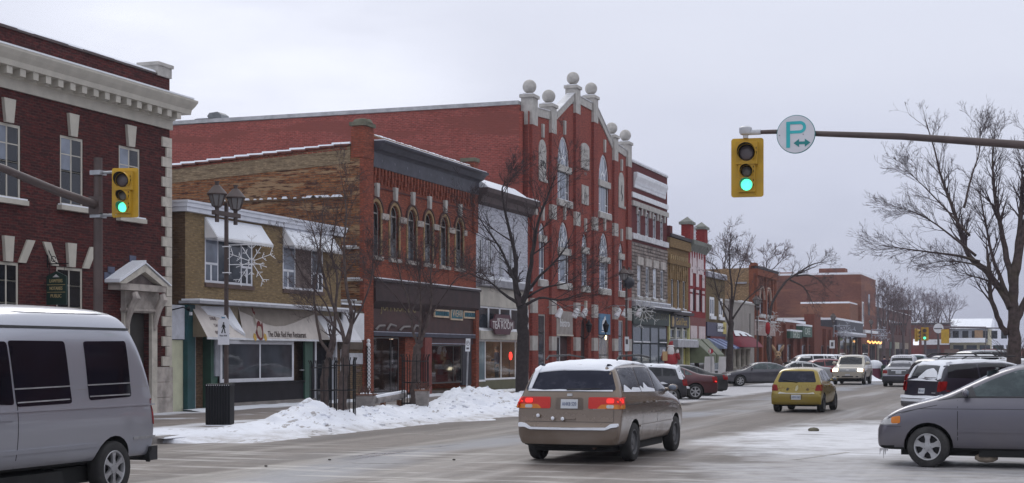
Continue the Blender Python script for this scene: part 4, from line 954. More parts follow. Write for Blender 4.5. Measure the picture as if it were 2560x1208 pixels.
MB().lathe([(.02,0),(.20,.02),(.20,.05),(.02,.08)], 14, (-FAC-.55,ry_[0],ry_[1]), 'x').build('red_disc', EMIT('red glow', (1,.03,.02), 5), hl_); MB().tube([(-FAC-.59,ry_[0],ry_[1]-.2),(-FAC-.59,ry_[0],.5)], .025, 6).build('stand', black, hl_)

# ------------------------------------------------------------------ the big red brick hall with gables and stone balls
hall_brick = BRICK('hall red brick', (.285,.064,.046), (.21,.047,.037), (.25,.095,.075), .2, None, speck=None, soot=.22)
hall_side = BRICK('hall side brick', (.29,.073,.058), (.20,.050,.042), (.28,.13,.115), .25, (.20,.062,.05), .2, w=.24, h=.088, soot=.38)
pier_brick = BRICK('hall pier brick', (.265,.058,.042), (.195,.043,.035), (.19,.075,.065), .2, soot=.2)
H = grp('gabled_red_hall', 'tall red brick hall with stepped gables, fan windows and pale stone balls', 'hall', 0)
hy0, hy1 = fy(1320), fy(1578)
P = [fy(1331)-.02, fy(1374), fy(1441), fy(1482), fy(1537), fy(1569)]
Lh = P[5]-P[0]; P = [P[0]+Lh*q for q in (0, .17, .405, .595, .83, 1.0)]
cap_z = [15.25, 15.25, 16.95, 16.95, 15.25, 15.25]
cz = [14.55, 14.7, 16.35, 16.35, 14.7, 14.55]
zr = fz(1300, 253)+.05
u1 = dict(zt=fz(1384,330), zb=fz(1384,494)); l1 = dict(zt=fz(1386,548), zb=fz(1386,705)); 
bays = [(P[k]+.42, P[k+1]-.42) for k in range(5)]
def mid(k, w): c = (bays[k][0]+bays[k][1])/2; return c-w/2, c+w/2
WIN = {}
for k, w in ((1,2.2),(3,2.2)):
    WIN['u',k] = (*mid(k,w), u1['zb'], u1['zt'], 'tall')
for k, w in ((0,1.0),(1,2.0),(2,1.15),(3,2.0),(4,1.0)):
    WIN['l',k] = (*mid(k,w), l1['zb'] if k in (1,3) else l1['zb']+.0, l1['zt'] if k in (1,3) else l1['zt']-.35, 'tall')
g1t = 4.05
GR = [(*mid(0,1.2), .9, 4.0), (*mid(1,2.7), .16, 3.95), (*mid(2,1.5), .16, 4.05, 'round'), (*mid(3,2.2), .9, 3.95), (*mid(4,1.1), .9, 4.0)]
facade(H, 'wall', hall_brick, hy0, hy1, .15, 14.3, [*WIN.values(), *GR], rev=.3)
def gab(parent, name, mat, x0, x1, lo, hi):   # stepped and sloped gable wall above the eaves
    b = MB()
    b.prism([(P[0],lo),(P[5],lo),(P[5],cz[5]+hi),(P[4],cz[4]+hi),(P[3],cz[3]+hi),(P[2],cz[2]+hi),(P[1],cz[1]+hi),(P[0],cz[0]+hi)], 'x', x0, x1); return b.build(name, mat, parent)
gab(H, 'gable_wall', hall_brick, -FAC-.3, -FAC-.003, 14.302, -.35)
for k in range(5):
    a, b_ = P[k]+.44, P[k+1]-.44; za, zb = cz[k]-.35, cz[k+1]-.35
    MB().prism([(a,za+.002),(b_,zb+.002),(b_,zb+.42),(a,za+.42)], 'x', -FAC-.32, -FAC+.06).build('gable_coping', stone, H)
    MB().prism([(a,za+.422),(b_,zb+.422),(b_,zb+.47),(a,za+.47)], 'x', -FAC-.36, -FAC+.10).build('coping_cap', M('pale coping', (.58,.58,.6), .7), H)
for k in range(6):
    y, zc_ = P[k], cap_z[k]
    MB().box(-FAC-.45, -FAC+.15, y-.40, y+.40, .15, zc_-1.6).build('pier', pier_brick, H)
    MB().box(-FAC-.47, -FAC+.165, y-.415, y+.415, zc_-1.598, zc_-.22).build('pier_stone_head', stone, H)
    MB().box(-FAC-.54, -FAC+.24, y-.49, y+.49, zc_-.218, zc_-.06).box(-FAC-.4, -FAC+.10, y-.33, y+.33, zc_-.06, zc_+.02).build('pier_cap', stone, H)
    bx('snow_cap', snow, H, -FAC-.52, -FAC+.20, y-.47, y+.47, zc_-.058, zc_-.025)
    MB().lathe([(.18,zc_+.01),(.14,zc_+.06)], 12, (-FAC-.15,y,0)).build('ball_neck', stone, H)
    MB().sphere((-FAC-.15, y, zc_+.39), .36, 24).build('stone_ball', stone, H, True)
    for z0, z1 in ((9.08,9.85),(4.02,4.78),(2.1,2.85)):
        bx('stone_block', stone, H, -FAC-.46, -FAC+.168, y-.418, y+.418, z0, z1)
for (s, k), o_ in WIN.items():
    big = k in (1,3)
    window(H, *o_, fm=white, pm=glass_sky, fw=.085 if big else .06, cols=(.26,.74) if big else (.5,), rows=(), depth=.2, fan=4 if big else 2, bars=[(0,.26,.27,.29),(.74,1,.27,.29)] if big else [(0,1,.27,.29)], pmats=[glass_sky, GLASS('blue grey glass', (.07,.085,.115), .06), glass])
    zsp = arch_line(*o_)[0][1]
    bx('transom_stone', stone, H, -FAC-.15, -FAC+.09, o_[0]-.12, o_[1]+.12, zsp-.26, zsp+.10)
    MB().box(-FAC-.18, -FAC+.14, o_[0]-.18, o_[1]+.18, o_[2]-.34, o_[2]-.004).build('sill', stone, H); bx('snow_cap', snow, H, -FAC-.02, -FAC+.12, o_[0]-.1, o_[1]+.1, o_[2]-.002, o_[2]+.035)
    MB().prism([((o_[0]+o_[1])/2-.10,o_[3]+.10),((o_[0]+o_[1])/2+.10,o_[3]+.10),((o_[0]+o_[1])/2+.15,o_[3]+.85),((o_[0]+o_[1])/2-.15,o_[3]+.85)], 'x', -FAC-.01, -FAC+.11).build('keystone', stone, H)
ink = M('carved ink', (.10,.10,.10), .9)
for k in (0, 4):     # tall arched stone panels with an emblem
    y0, y1 = mid(k, 1.15); z0, z1 = fz(1338,448), fz(1338,342); p = MB().prism([(y0,z0)]+arch_line(y0,y1,z0,z1,'round')+[(y1,z0)], 'x', -FAC-.01, -FAC+.05).build('arched_stone_panel', stone, H)
    yc, zc_ = (y0+y1)/2, z1-1.25
    if k == 0: MB().tube([(-FAC+.06,yc-.38,zc_-.1),(-FAC+.06,yc-.34,zc_+.12),(-FAC+.06,yc-.08,zc_+.12),(-FAC+.06,yc,zc_-.08),(-FAC+.06,yc-.24,zc_-.16),(-FAC+.06,yc-.38,zc_-.08)], .035, 5).tube([(-FAC+.06,yc,zc_-.05),(-FAC+.06,yc+.1,zc_+.14),(-FAC+.06,yc+.32,zc_+.02),(-FAC+.06,yc+.42,zc_-.25),(-FAC+.06,yc+.2,zc_-.16),(-FAC+.06,yc,zc_-.05)], .035, 5).build('mask_emblem', ink, p)
    else: MB().tube([(-FAC+.06,yc,zc_+.45),(-FAC+.06,yc-.1,zc_),(-FAC+.06,yc+.15,zc_-.2),(-FAC+.06,yc,zc_-.5)], .035, 5).build('lyre_emblem', ink, p)
    bx('sill', stone, p, -FAC-.01, -FAC+.12, y1-.12, y1+.14, z0-.02, z0+.12)
    MB().prism([(yc-.10,z1+.10),(yc+.10,z1+.10),(yc+.15,z1+.8),(yc-.15,z1+.8)], 'x', -FAC-.01, -FAC+.11).build('keystone', stone, H)
y0, y1 = mid(2, 1.55); z0, z1 = fz(1450,418), fz(1450,353)
p = MB().prism([(y0,z0)]+arch_line(y0,y1,z0,z1,'seg')+[(y1,z0)], 'x', -FAC-.01, -FAC+.05).build('inscribed_stone', stone, H)
for k in range(6): text(p, ('GAYETY','THEATRE','RESTORED','AND','OPENED','HERE')[k], .24, M('faint carving', (.24,.225,.21), .9), (-FAC+.052,(y0+y1)/2,z1-.45-k*.26), ext=.003)
y0, y1 = mid(2, 1.3); z0, z1 = fz(1450,508), fz(1450,460); p = bx('stone_tablet', stone, H, -FAC-.01, -FAC+.05, y0, y1, z0, z1); MB().tube([(-FAC+.055,(y0+y1)/2+.2*math.cos(a/2),(z0+z1)/2-.1+.25*math.sin(a/2)) for a in range(12)], .02, 4).build('carving', M('faint carving', (.24,.225,.21), .9), p)
# long flank, roof
flank(H, hall_side, hy0, FAC+.46, 42, zr, zr-.1)
bx('flank_coping', M('grey metal coping', (.36,.36,.37), .6), H, -FAC-42, -FAC-.5, hy0-.08, hy0+.38, zr, zr+.20)
flank(H, hall_brick, hy1, FAC+.3, 42, zr, zr-.1, sgn=-1)
bx('corner_return', hall_brick, H, -FAC-.47, -FAC-.3, hy0, hy0+.3, .15, 14.3)
MB().box(-FAC-42, -FAC-.32, hy0+.3, hy1-.3, zr-.9, zr-.5).build('roof', snow, H)
bx('core', dark, H, -FAC-.6, -FAC-.5, hy0+.31, hy1-.31, .15, zr-.95)
for k, a in enumerate(((0,2),(1,0))): pass
q = on_y(604,418,hy0)
MB().prism([(q[0]-.2,q[1]-.1),(q[0]-.15,q[1]+.1),(q[0]+.05,q[1]+.12),(q[0]+.15,q[1]),(q[0]+.05,q[1]-.35),(q[0]-.03,q[1]-.1)], 'y', hy0-.02, hy0-.001).build('white_paint_mark', M('chalky paint', (.38,.27,.26), .9), H)
# roof plant
q = on_y(583, 290, hy0+3); z_ = zr-.2
V = thing('roof_vent', 'small grey hooded vent unit on the flat roof edge of the red hall', 'roof vent', (0,0,0))
MB().box(q[0]-1.3, q[0]+.1, hy0+1.0, hy0+2.0, zr-.5, zr+.42).build('base', M('dark metal box', (.05,.055,.06), .6), V)
MB().prism([(q[0]-.35,zr+.30),(q[0]+.45,zr+.30),(q[0]+.35,zr+.62),(q[0]+.15,zr+.76),(q[0]-.35,zr+.72),(q[0]-.5,zr+.55)], 'y', hy0+1.0, hy0+1.9).build('hood', M('grey metal hood', (.14,.15,.16), .5), V); bx('snow_cap', snow, V, q[0]-1.2, q[0]-.55, hy0+1.02, hy0+1.9, zr+.422, zr+.46)
q = on_y(457, 292, hy0+6)
V = thing('roof_unit', 'bluish roof unit on legs beside the cornice of the corner building', 'roof unit', (0,0,0))
MB().box(q[0]-.5, q[0]+.65, hy0+5.5, hy0+6.8, zr+.1, zr+.72).lathe([(.42,0),(.42,.3)], 12, (q[0]+.7,hy0+6,zr+.5), 'y').build('casing', M('blue grey casing', (.20,.23,.30), .5), V)
MB().box(q[0]-1.6, q[0]-.5, hy0+5.5, hy0+5.7, zr+.55, zr+.62).box(q[0]-.75, q[0]-.6, hy0+5.5, hy0+5.7, zr-.5, zr+.55).box(q[0]-.4, q[0]+.6, hy0+5.6, hy0+6.7, zr-.5, zr+.1).build('frame', M('blue grey frame', (.16,.18,.22), .5), V)
# ground floor of the hall
ch_ = M('cream door frame', (.50,.48,.46), .6)
for k in (0, 4): window(H, *GR[k], fm=ch_, pm=glass, fw=.08, rows=(.38,.68), depth=.15, name='shop_window')
w = GR[1]; zz = fz(1387,838)
p = bx('grey_sign', M('greige sign', (.30,.27,.25), .6), H, -FAC-.1, -FAC+.06, w[0]-.08, w[1]+.1, zz+.05, 4.25); text(p, 'bistro', .62, white, (-FAC+.065,(w[0]+w[1])/2,(zz+4.25)/2), ext=.006, wide=1.7); bx('sign_base', cream, p, -FAC-.1, -FAC+.10, w[0]-.1, w[1]+.14, zz-.03, zz+.05)
window(H, w[0]+.05, w[0]+.85, .5, zz-.04, fm=white, pm=glass, fw=.07, rows=(.55,), depth=.16, name='side_light'); bx('recess', M('maroon recess', (.045,.016,.016), .8), H, -FAC-.29, -FAC-.25, w[0]+.86, w[1], .16, zz-.03)
w = GR[2]; bx('arched_door', M('dark arched door', (.03,.012,.012), .6), H, -FAC-.29, -FAC-.25, w[0], w[1], .16, 4.05); bx('keystone', cream, H, -FAC-.01, -FAC+.12, (w[0]+w[1])/2-.14, (w[0]+w[1])/2+.14, 4.1, 4.95)
w = GR[3]; zz = fz(1497,838); p = bx('blue_sign', M('blue sign', (.075,.19,.32), .6, .12), H, -FAC-.1, -FAC+.06, w[0]-.05, w[1]+.08, zz+.05, 4.3); yc = (w[0]+w[1])/2-.15
MB().prism([(yc-.5,zz+.32),(yc+.45,zz+.32),(yc+.42,zz+.75),(yc+.2,zz+1.15),(yc-.1,zz+.95),(yc-.4,zz+.8)], 'x', -FAC+.06, -FAC+.072).prism([(yc-.6,zz+.18),(yc+.55,zz+.18),(yc+.55,zz+.25),(yc-.6,zz+.25)], 'x', -FAC+.06, -FAC+.072).build('white_emblem', white, p)
window(H, w[0], w[1], .9, zz, fm=ch_, pm=GLASS('warm shop glass', (.10,.075,.05), .05), fw=.08, cols=(.5,), rows=(.45,), depth=.16, name='shop_window')
yl, zl = on_x(1517,844); MB().sphere((-FAC-.10,yl,zl), .16, 10, (.5,1,1)).build('lit_bulb', EMIT('warm bulb', (1,.86,.5), 5), H, True)
for px in (1455, 1498):   # iron carriage lanterns
    yl = fy(px-4); zl = fz(px,826)
    L_ = thing('wall_lantern', 'black iron wall lantern beside the arched hall door' if px == 1455 else 'black iron wall lantern before the blue sign of the hall', 'lantern', (0,0,0), 0, 'iron lanterns on the hall')
    MB().tube([(-FAC+.005,yl,zl-.35),(-FAC+.25,yl,zl-.5),(-FAC+.5,yl,zl-.25),(-FAC+.5,yl,zl-.1)], .03, 6).build('bracket', black, L_)
    MB().lathe([(.10,zl-.12),(.19,zl+.28),(.21,zl+.30),(.10,zl+.42),(.03,zl+.6)], 6, (-FAC+.5,yl,0)).build('lamp', black, L_); MB().lathe([(.08,zl-.08),(.15,zl+.24)], 6, (-FAC+.5,yl+.06,0)).build('glass', glass_sky, L_)
k = 0
for px in (1368,1410,1432,1518,1536,1572):   # gooseneck floodlights
    yl = fy(px); zl = fz(px,770)
    L_ = thing('gooseneck_light', ['first white gooseneck spotlight from the left on the red hall','second white gooseneck spotlight, above the grey sign of the hall','third white gooseneck spotlight, left of the arched hall door','fourth white gooseneck spotlight, above the blue sign of the hall','fifth white gooseneck spotlight, on a stone block of the hall pier','last white gooseneck spotlight, at the right corner of the red hall'][k], 'spotlight', (0,0,0), 0, 'spotlights over the hall shop fronts'); k += 1
    xb = -FAC+.18
    MB().tube([(xb-.3,yl,zl-.05),(xb+.05,yl,zl+.12),(xb+.45,yl,zl+.15),(xb+.6,yl,zl-.05)], .025, 6).lathe([(.07,0),(.07,.03)], 8, (xb-.33,yl,zl-.05), 'x').build('arm', galv, L_)
    d = Vector((-.35,-.35,-1)).normalized(); c = Vector((xb+.6,yl,zl-.05))
    MB().tube([c, c+d*.08, c+d*.52], [.06,.15,.17], 12).build('shade', white, L_)
# ------------------------------------------------------------------ three storey red brick and grey stone block
dred = BRICK('deep red brick', (.135,.025,.026), (.105,.022,.024), (.11,.045,.045), .2, None, soot=.3)
SBk = grp('brick_and_stone_block', 'three storey block, deep red brick above rough grey stone, with a white cornice', 'building', 0)
y0, y1 = hy1+.01, fy(1668); tz = fz(1581,406)
u = dict(zt=fz(1590,521), zb=fz(1590,585)); l = dict(zt=fz(1592,662), zb=fz(1592,742))
cen = [y0+(y1-y0)*q for q in (.20,.42,.63,.84)]
uo = [(c-.46, c+.46, u['zb'], u['zt']) for c in cen]; lo = [(c-.46, c+.46, l['zb'], l['zt']) for c in cen]
sz = fz(1583,604)
facade(SBk, 'wall', dred, y0, y1, sz, tz, uo, rev=.25)
sbf = fz(1583,752)
facade(SBk, 'stone_backing', M('mortar bed', (.13,.11,.10), .95), y0, y1, sbf, sz-.002, lo, rev=.25)
body(SBk, dred, y0, y1, tz, 25, rev=.26)
# rough stone blocks laid in courses
random.seed(11)
rstone = M('rough grey stone', (.245,.205,.185), .95, .35, 2.2, .01); rstone2 = M('rough brown stone', (.19,.155,.14), .95, .3, 2.2, .01)
nr = 17; ch = (sz-sbf-.02)/nr
for r in range(nr):
    z0 = sbf+r*ch; y = y0+.02; 
    while y < y1-.05:
        w = random.uniform(.55,1.05); e = min(y+w, y1-.01)
        segs = [(y, e-.025)]
        for a, b_, zb, zt_ in lo:
            if z0+ch > zb-.02 and z0 < zt_+.32:
                nx = []
                for p, q in segs:
                    if q <= a-.02 or p >= b_+.02: nx.append((p, q)); continue
                    if p < a-.06: nx.append((p, a-.03))
                    if q > b_+.06: nx.append((b_+.03, q))
                segs = nx
        for p, q in segs:
            if q-p < .08: continue
            t = random.uniform(.03,.085)
            MB().add([(-FAC-.01,p,z0),(-FAC-.01,q,z0),(-FAC-.01,q,z0+ch-.025),(-FAC-.01,p,z0+ch-.025),(-FAC+t,p+.04,z0+.03),(-FAC+t*.8,q-.04,z0+.03),(-FAC+t,q-.04,z0+ch-.05),(-FAC+t*.7,p+.04,z0+ch-.05)], [(4,5,6,7),(0,1,5,4),(1,2,6,5),(2,3,7,6),(3,0,4,7)]).build('stone_block', random.choice((rstone, rstone, rstone2)), SBk)
        y = e
for o_ in uo:
    window(SBk, *o_, fm=white, pm=glass_dark, fw=.09, rows=(.52,), depth=.14)
    MB().box(-FAC-.01, -FAC+.10, o_[0]-.26, o_[0]-.02, o_[3]-.35, o_[3]+.10).box(-FAC-.01, -FAC+.10, o_[1]+.02, o_[1]+.26, o_[3]-.35, o_[3]+.10).build('lintel_drop', stone, SBk)
for k, o_ in enumerate(lo):
    window(SBk, *o_, fm=white, pm=GLASS('white blind glass', (.32,.34,.38), .2) if k in (0,2) else glass_dark, fw=.11, rows=(.5,), depth=.12, sill=(.1,.16,.13), sillm=stone, snowy=True)
    MB().box(-FAC-.01, -FAC+.13, o_[0]-.22, o_[1]+.25, o_[3]+.01, o_[3]+.52).build('lintel_stone', M('pale lintel stone', (.44,.40,.37), .85, .2), SBk)
zc_ = fz(1584,433); MB().prism([(-FAC-.01,zc_-.9),(-FAC+.08,zc_-.88),(-FAC+.11,zc_-.55),(-FAC+.14,zc_-.45),(-FAC+.25,zc_-.18),(-FAC+.26,zc_),(-FAC-.01,zc_)], 'y', y0+.55, y1-.75).build('cornice', white, SBk); bx('snow_cap', snow, SBk, -FAC, -FAC+.24, y0+.6, y1-.8, zc_+.002, zc_+.08)
for k in range(26): bx('dentil', white, SBk, -FAC+.09, -FAC+.15, y0+.7+k*.3, y0+.85+k*.3, zc_-.66, zc_-.52)
zb_ = fz(1583,481); bx('white_band', white, SBk, -FAC-.01, -FAC+.10, y0+.02, y1-.02, zb_-.32, zb_)
zb_ = fz(1583,502); bx('stone_band', stone, SBk, -FAC-.01, -FAC+.13, y0+.02, y1-.02, uo[0][3]+.102, zb_)
bx('stone_sill_band', M('pale coping', (.58,.58,.6)), SBk, -FAC-.01, -FAC+.14, y0+.02, y1-.02, u['zb']-.36, u['zb']-.004)
bx('parapet_coping', M('pale grey coping', (.5,.5,.52), .7), SBk, -FAC-.35, -FAC+.08, y0, y1, tz, tz+.10); bx('snow_cap', snow, SBk, -FAC-.33, -FAC+.05, y0, y1, tz+.102, tz+.19)
bx('ledge', M('grey ledge', (.3,.3,.33), .7), SBk, -FAC-.01, -FAC+.30, y0+.02, y1-.02, sbf-.32, sbf-.01); bx('snow_cap', snow, SBk, -FAC+.02, -FAC+.29, y0+.05, y1-.1, sbf-.008, sbf+.06)
# dark green shop front
gshop = M('dark blue green paint', (.022,.036,.044), .5, .2)
bx('shop_frame', gshop, SBk, -FAC-.4, -FAC-.05, y0+.02, y1-.02, .15, sbf-.33)
s0 = fz(1590,810)
bx('fascia', M('dark green fascia', (.03,.05,.045), .55, .15), SBk, -FAC-.04, -FAC+.14, y0+.04, y1-.03, s0, sbf-.34)
text(SBk, 'GALLERY STUDIO', .62, M('grey gold lettering', (.16,.15,.10), .6), (-FAC+.145,(y0+y1)/2+.4,(s0+sbf-.34)/2), wide=(y1-y0)*.82)
bx('snowy_edge', M('dirty awning edge', (.05,.05,.06), .7), SBk, -FAC-.02, -FAC+.8, y0+1.5, y1+.9, sbf-.5, sbf-.36)
bx('snow_cap', snow, SBk, -FAC, -FAC+.78, y0+2.6, y1+.5, sbf-.358, sbf-.28)
for k in range(4):
    a = y0+.2+k*(y1-y0-.4)/4; b_ = y0+.2+(k+1)*(y1-y0-.4)/4-.12
    window(SBk, a, b_, .75, s0-.1, f=FAC-.02, fm=gshop, pm=GLASS('dark shop glass', (.02,.028,.035), .05), fw=.1, rows=(.62,), depth=.02, name='shop_window')
    if k != 2: bx('snow_cap', white, SBk, -FAC+.04, -FAC+.09, a+.1, b_-.1, .75+.62*(s0-.85)+.06, .75+.62*(s0-.85)+.14)
bx('riser', gshop, SBk, -FAC-.05, -FAC+.04, y0+.05, y1-.03, .15, .74)
# ------------------------------------------------------------------ tan corbelled building
CB = grp('tan_corbelled_building', 'narrow tan brick building with three tall windows and corbelled brickwork', 'building', 0)
ty0, ty1 = y1+.01, fy(1721); tz = fz(1671,592)
tanb = BRICK('ochre brick', (.26,.165,.07), (.20,.125,.055), (.17,.115,.06), .25, None, soot=.3)
zt_, zb_ = fz(1690,690), fz(1690,772); cen = [ty0+(ty1-ty0)*q for q in (.24,.52,.79)]
to = [(c-.42,c+.42,zb_,zt_+.4,'point') for c in cen]
tsf = fz(1672,778)
facade(CB, 'wall', tanb, ty0, ty1, tsf, tz, to, rev=.3); body(CB, BRICK('brown party wall brick', (.09,.035,.03), (.07,.03,.025), (.08,.04,.03), .2), ty0, ty1, tz, 22, rev=.31)
for o_ in to:
    window(CB, *o_, fm=white, pm=glass_dark, fw=.10, rows=(.5,), depth=.2, sill=(.06,.12,.1), sillm=dstone, snowy=True)
    c = (o_[0]+o_[1])/2; b = MB()
    ln = arch_line(o_[0],o_[1],o_[2],o_[3],'point')
    for i in range(len(ln)-1):
        p, q = ln[i], ln[i+1]; zz = ln[0][1]
        b.prism([p,q,(c+(q[0]-c)*1.45,zz+(q[1]-zz)*1.35),(c+(p[0]-c)*1.45,zz+(p[1]-zz)*1.35)], 'x', -FAC-.02, -FAC+.09)
    b.build('pointed_hood', M('pale ochre trim', (.34,.24,.12), .9), CB)
n_ = 9
for k in range(n_):
    y = ty0+.4+k*(ty1-ty0-.8)/n_
    MB().box(-FAC-.01, -FAC+.12, y, y+.34, tz-2.9, tz-1.85).build('corbel', tanb, CB); MB().box(-FAC-.01, -FAC+.16, y+.05, y+.3, tz-1.5, tz-1.2).build('corbel', M('pale ochre trim', (.34,.24,.12)), CB)
bx('corbel_band', tanb, CB, -FAC-.01, -FAC+.18, ty0+.02, ty1-.02, tz-1.84, tz-1.52); bx('corbel_band', tanb, CB, -FAC-.01, -FAC+.22, ty0+.02, ty1-.02, tz-.7, tz-.05)
bx('parapet_pier', dred, CB, -FAC-.4, -FAC+.2, ty0-.02, ty0+.7, tz, tz+.75); bx('coping', M('dark coping', (.04,.03,.035), .8), CB, -FAC-.3, -FAC+.30, ty0+.02, ty1, tz+.0, tz+.22); bx('snow_cap', snow, CB, -FAC-.3, -FAC+.2, ty0+.75, ty1-2, tz+.222, tz+.30)
bx('ledge', M('dark ledge', (.045,.035,.04)), CB, -FAC-.2, -FAC+.45, ty0+.02, ty1-.02, tsf-.22, tsf-.01); bx('snow_cap', snow, CB, -FAC, -FAC+.42, ty0+.4, ty1-.8, tsf-.008, tsf+.07)
ylw = M('pale yellow paint', (.52,.50,.22), .6, .1)
bx('shop_back', dark, CB, -FAC-.6, -FAC-.5, ty0+.05, ty1-.05, .15, tsf-.23)
for q in (0, .32, .66, 1): bx('yellow_post', ylw if q in (0,1) else M('cream post', (.45,.44,.38), .6), CB, -FAC-.1, -FAC+.12, ty0+.05+q*(ty1-ty0-.42), ty0+.37+q*(ty1-ty0-.42), .15, tsf-.24)
sgz = fz(1676,818); p = bx('name_board', M('black sign board', (.02,.018,.022), .5), CB, -FAC-.05, -FAC+.16, ty0+.4, ty1-.4, sgz, tsf-.3); text(p, 'Gold Post', .75, M('gold letters', (.50,.34,.10), .5), (-FAC+.165,(ty0+ty1)/2+.35,(sgz+tsf-.3)/2), wide=3.4); MB().sphere((-FAC+.14,ty0+1.0,(sgz+tsf-.3)/2), .42, 10, (.25,.7,1)).build('gold_emblem', M('gold cream emblem', (.50,.36,.18), .6), p)
for k in range(3): window(CB, ty0+.45+k*1.95, ty0+2.1+k*1.95, fz(1676,846), sgz-.1, f=FAC+.02, fm=M('cream post', (.45,.44,.38)), pm=glass, fw=.08, depth=.04, name='transom_window')
az = fz(1676,846); bx('awning_roll', M('grey white awning roll', (.42,.42,.45), .8), CB, -FAC+.12, -FAC+.75, ty0+.1, ty1+.1, az-.62, az-.12); bx('snow_cap', snow, CB, -FAC+.13, -FAC+.7, ty0+.2, ty1-.1, az-.118, az-.05)
window(CB, ty0+.45, ty0+3.6, .8, az-.7, fm=M('cream post', (.45,.44,.38)), pm=glass, fw=.1, cols=(.5,), depth=.1, name='shop_window'); bx('yellow_door', M('yellow door', (.40,.37,.09), .6), CB, -FAC-.2, -FAC-.1, ty1-2.1, ty1-.5, .16, az-.7); bx('riser', ylw, CB, -FAC-.05, -FAC+.05, ty0+.4, ty1-2.2, .15, .78)
# ------------------------------------------------------------------ red and white gothic building
GB = grp('red_white_gothic_building', 'narrow red and white building with pointed windows, zigzag frieze and two capped chimneys', 'building', 0)
gy0, gy1 = ty1+.01, fy(1764); gz = fz(1724,607)
redp = BRICK('painted red brick', (.27,.032,.032), (.22,.028,.03), (.2,.03,.03), .15, soot=.2); pinkw = M('pinkish white paint', (.60,.51,.52), .7, .1)
zt_, zb_ = fz(1732,690), fz(1732,778); W2 = gy1-gy0
go = [(gy0+W2*.22, gy0+W2*.42, zb_, zt_+.9, 'point'), (gy0+W2*.58, gy0+W2*.78, zb_, zt_+.9, 'point')]
facade(GB, 'wall', redp, gy0, gy1, fz(1724,792), gz, go, rev=.3); body(GB, redp, gy0, gy1, gz, 20, rev=.31)
for o_ in go:
    window(GB, *o_, fm=M('dark red frame', (.10,.02,.02), .6), pm=glass_dark, fw=.09, rows=(.5,), depth=.2)
    ln = arch_line(o_[0],o_[1],o_[2],o_[3],'point'); c = (o_[0]+o_[1])/2; zz = ln[0][1]
    MB().prism([(o_[0],zz-.9),(o_[1],zz-.9)]+[(c+(p[0]-c)*1.0,zz+(p[1]-zz)*1.0) for p in ln[::-1]], 'x', -FAC-.10, -FAC-.04).build('red_tympanum', redp, GB)
zs0, zs1 = zb_, fz(1724,660)
b = MB(); edges = [gy0+.45, go[0][0]-.02, go[0][1]+.02, go[1][0]-.02, go[1][1]+.02, gy1-.5]
zm = zt_+.9-1.5
for a, b_ in ((edges[0],edges[1]),(edges[2],edges[3]),(edges[4],edges[5])):
    b.box(-FAC-.01, -FAC+.04, a, b_, zs0, zm-.75); b.box(-FAC-.01, -FAC+.04, a, b_, zm-.15, zs1-.6)
    b.box(-FAC-.01, -FAC+.04, a, b_, zm-.6, zm-.4)
b.box(-FAC-.01, -FAC+.038, edges[1], edges[2], zt_+1.35, zs1-.6); b.box(-FAC-.01, -FAC+.038, edges[3], edges[4], zt_+1.35, zs1-.6)
b.build('white_panel', pinkw, GB)
nz2 = 6
for k in range(nz2):
    a = gy0+.45+k*(W2-.95)/nz2; s = (W2-.95)/nz2
    MB().prism([(a,zs1-.602),(a+s*.62,zs1-.602),(a+s*.62,zs1+.25),(a+s*.31,zs1+1.15),(a,zs1+.25)], 'x', -FAC-.01, -FAC+.04).build('zigzag_tooth', pinkw, GB)
bx('pink_line', pinkw, GB, -FAC-.01, -FAC+.05, gy0+.6, gy1-.6, gz-1.9, gz-1.72)
MB().prism([(-FAC-.01,gz-.6),(-FAC+.15,gz-.4),(-FAC+.42,gz-.1),(-FAC+.45,gz+.2),(-FAC-.3,gz+.25)], 'y', gy0-.05, gy1+.25).build('cornice', M('grey green cornice', (.17,.18,.155), .8), GB)
for a in (gy0+.75, gy1-.25):
    MB().box(-FAC-.6, -FAC+.1, a-.5, a+.5, gz+.2, gz+1.35).build('chimney_pier', redp, GB); MB().box(-FAC-.75, -FAC+.22, a-.65, a+.65, gz+1.35, gz+1.55).add([(-FAC-.7,a-.6,gz+1.55),(-FAC+.18,a-.6,gz+1.55),(-FAC+.18,a+.6,gz+1.55),(-FAC-.7,a+.6,gz+1.55),(-FAC-.25,a,gz+1.95)], [(0,1,4),(1,2,4),(2,3,4),(3,0,4)]).build('pier_cap', M('verdigris cap', (.19,.195,.175), .8), GB)
ri = MB()
for k in range(9): ri.box(-FAC-.5, -FAC-.46, gy0+1.6+k*.33, gy0+1.65+k*.33, gz+.2, gz+1.5)
for k in range(5): ri.box(-FAC-.5, -FAC-.47, gy0+1.5, gy1-1, gz+.35+k*.27, gz+.40+k*.27)
ri.build('roof_railing', M('snowy iron', (.4,.4,.43), .7), GB)
zz = fz(1724,792)
bx('shop_band', M('red brown band', (.17,.04,.035), .7), GB, -FAC-.4, -FAC+.02, gy0+.02, gy1-.02, fz(1724,848), zz-.01)
for q in (.08, .56): bx('pink_panel', pinkw, GB, -FAC+.02, -FAC+.08, gy0+q*W2, gy0+(q+.36)*W2, zz-1.75, zz-.65)
bx('pink_line', pinkw, GB, -FAC-.01, -FAC+.12, gy0+.1, gy1-.1, zz-2.3, zz-1.95)
text(GB, 'ANTIQUE CO', .72, M('gold letters', (.50,.34,.10)), (-FAC+.03,(gy0+gy1)/2,zz-3.0), ext=.012, wide=W2*.78)
bx('shop_back', M('brown shop inside', (.05,.025,.022), .8), GB, -FAC-.42, -FAC-.3, gy0+.02, gy1-.02, .15, fz(1724,848)-.01)
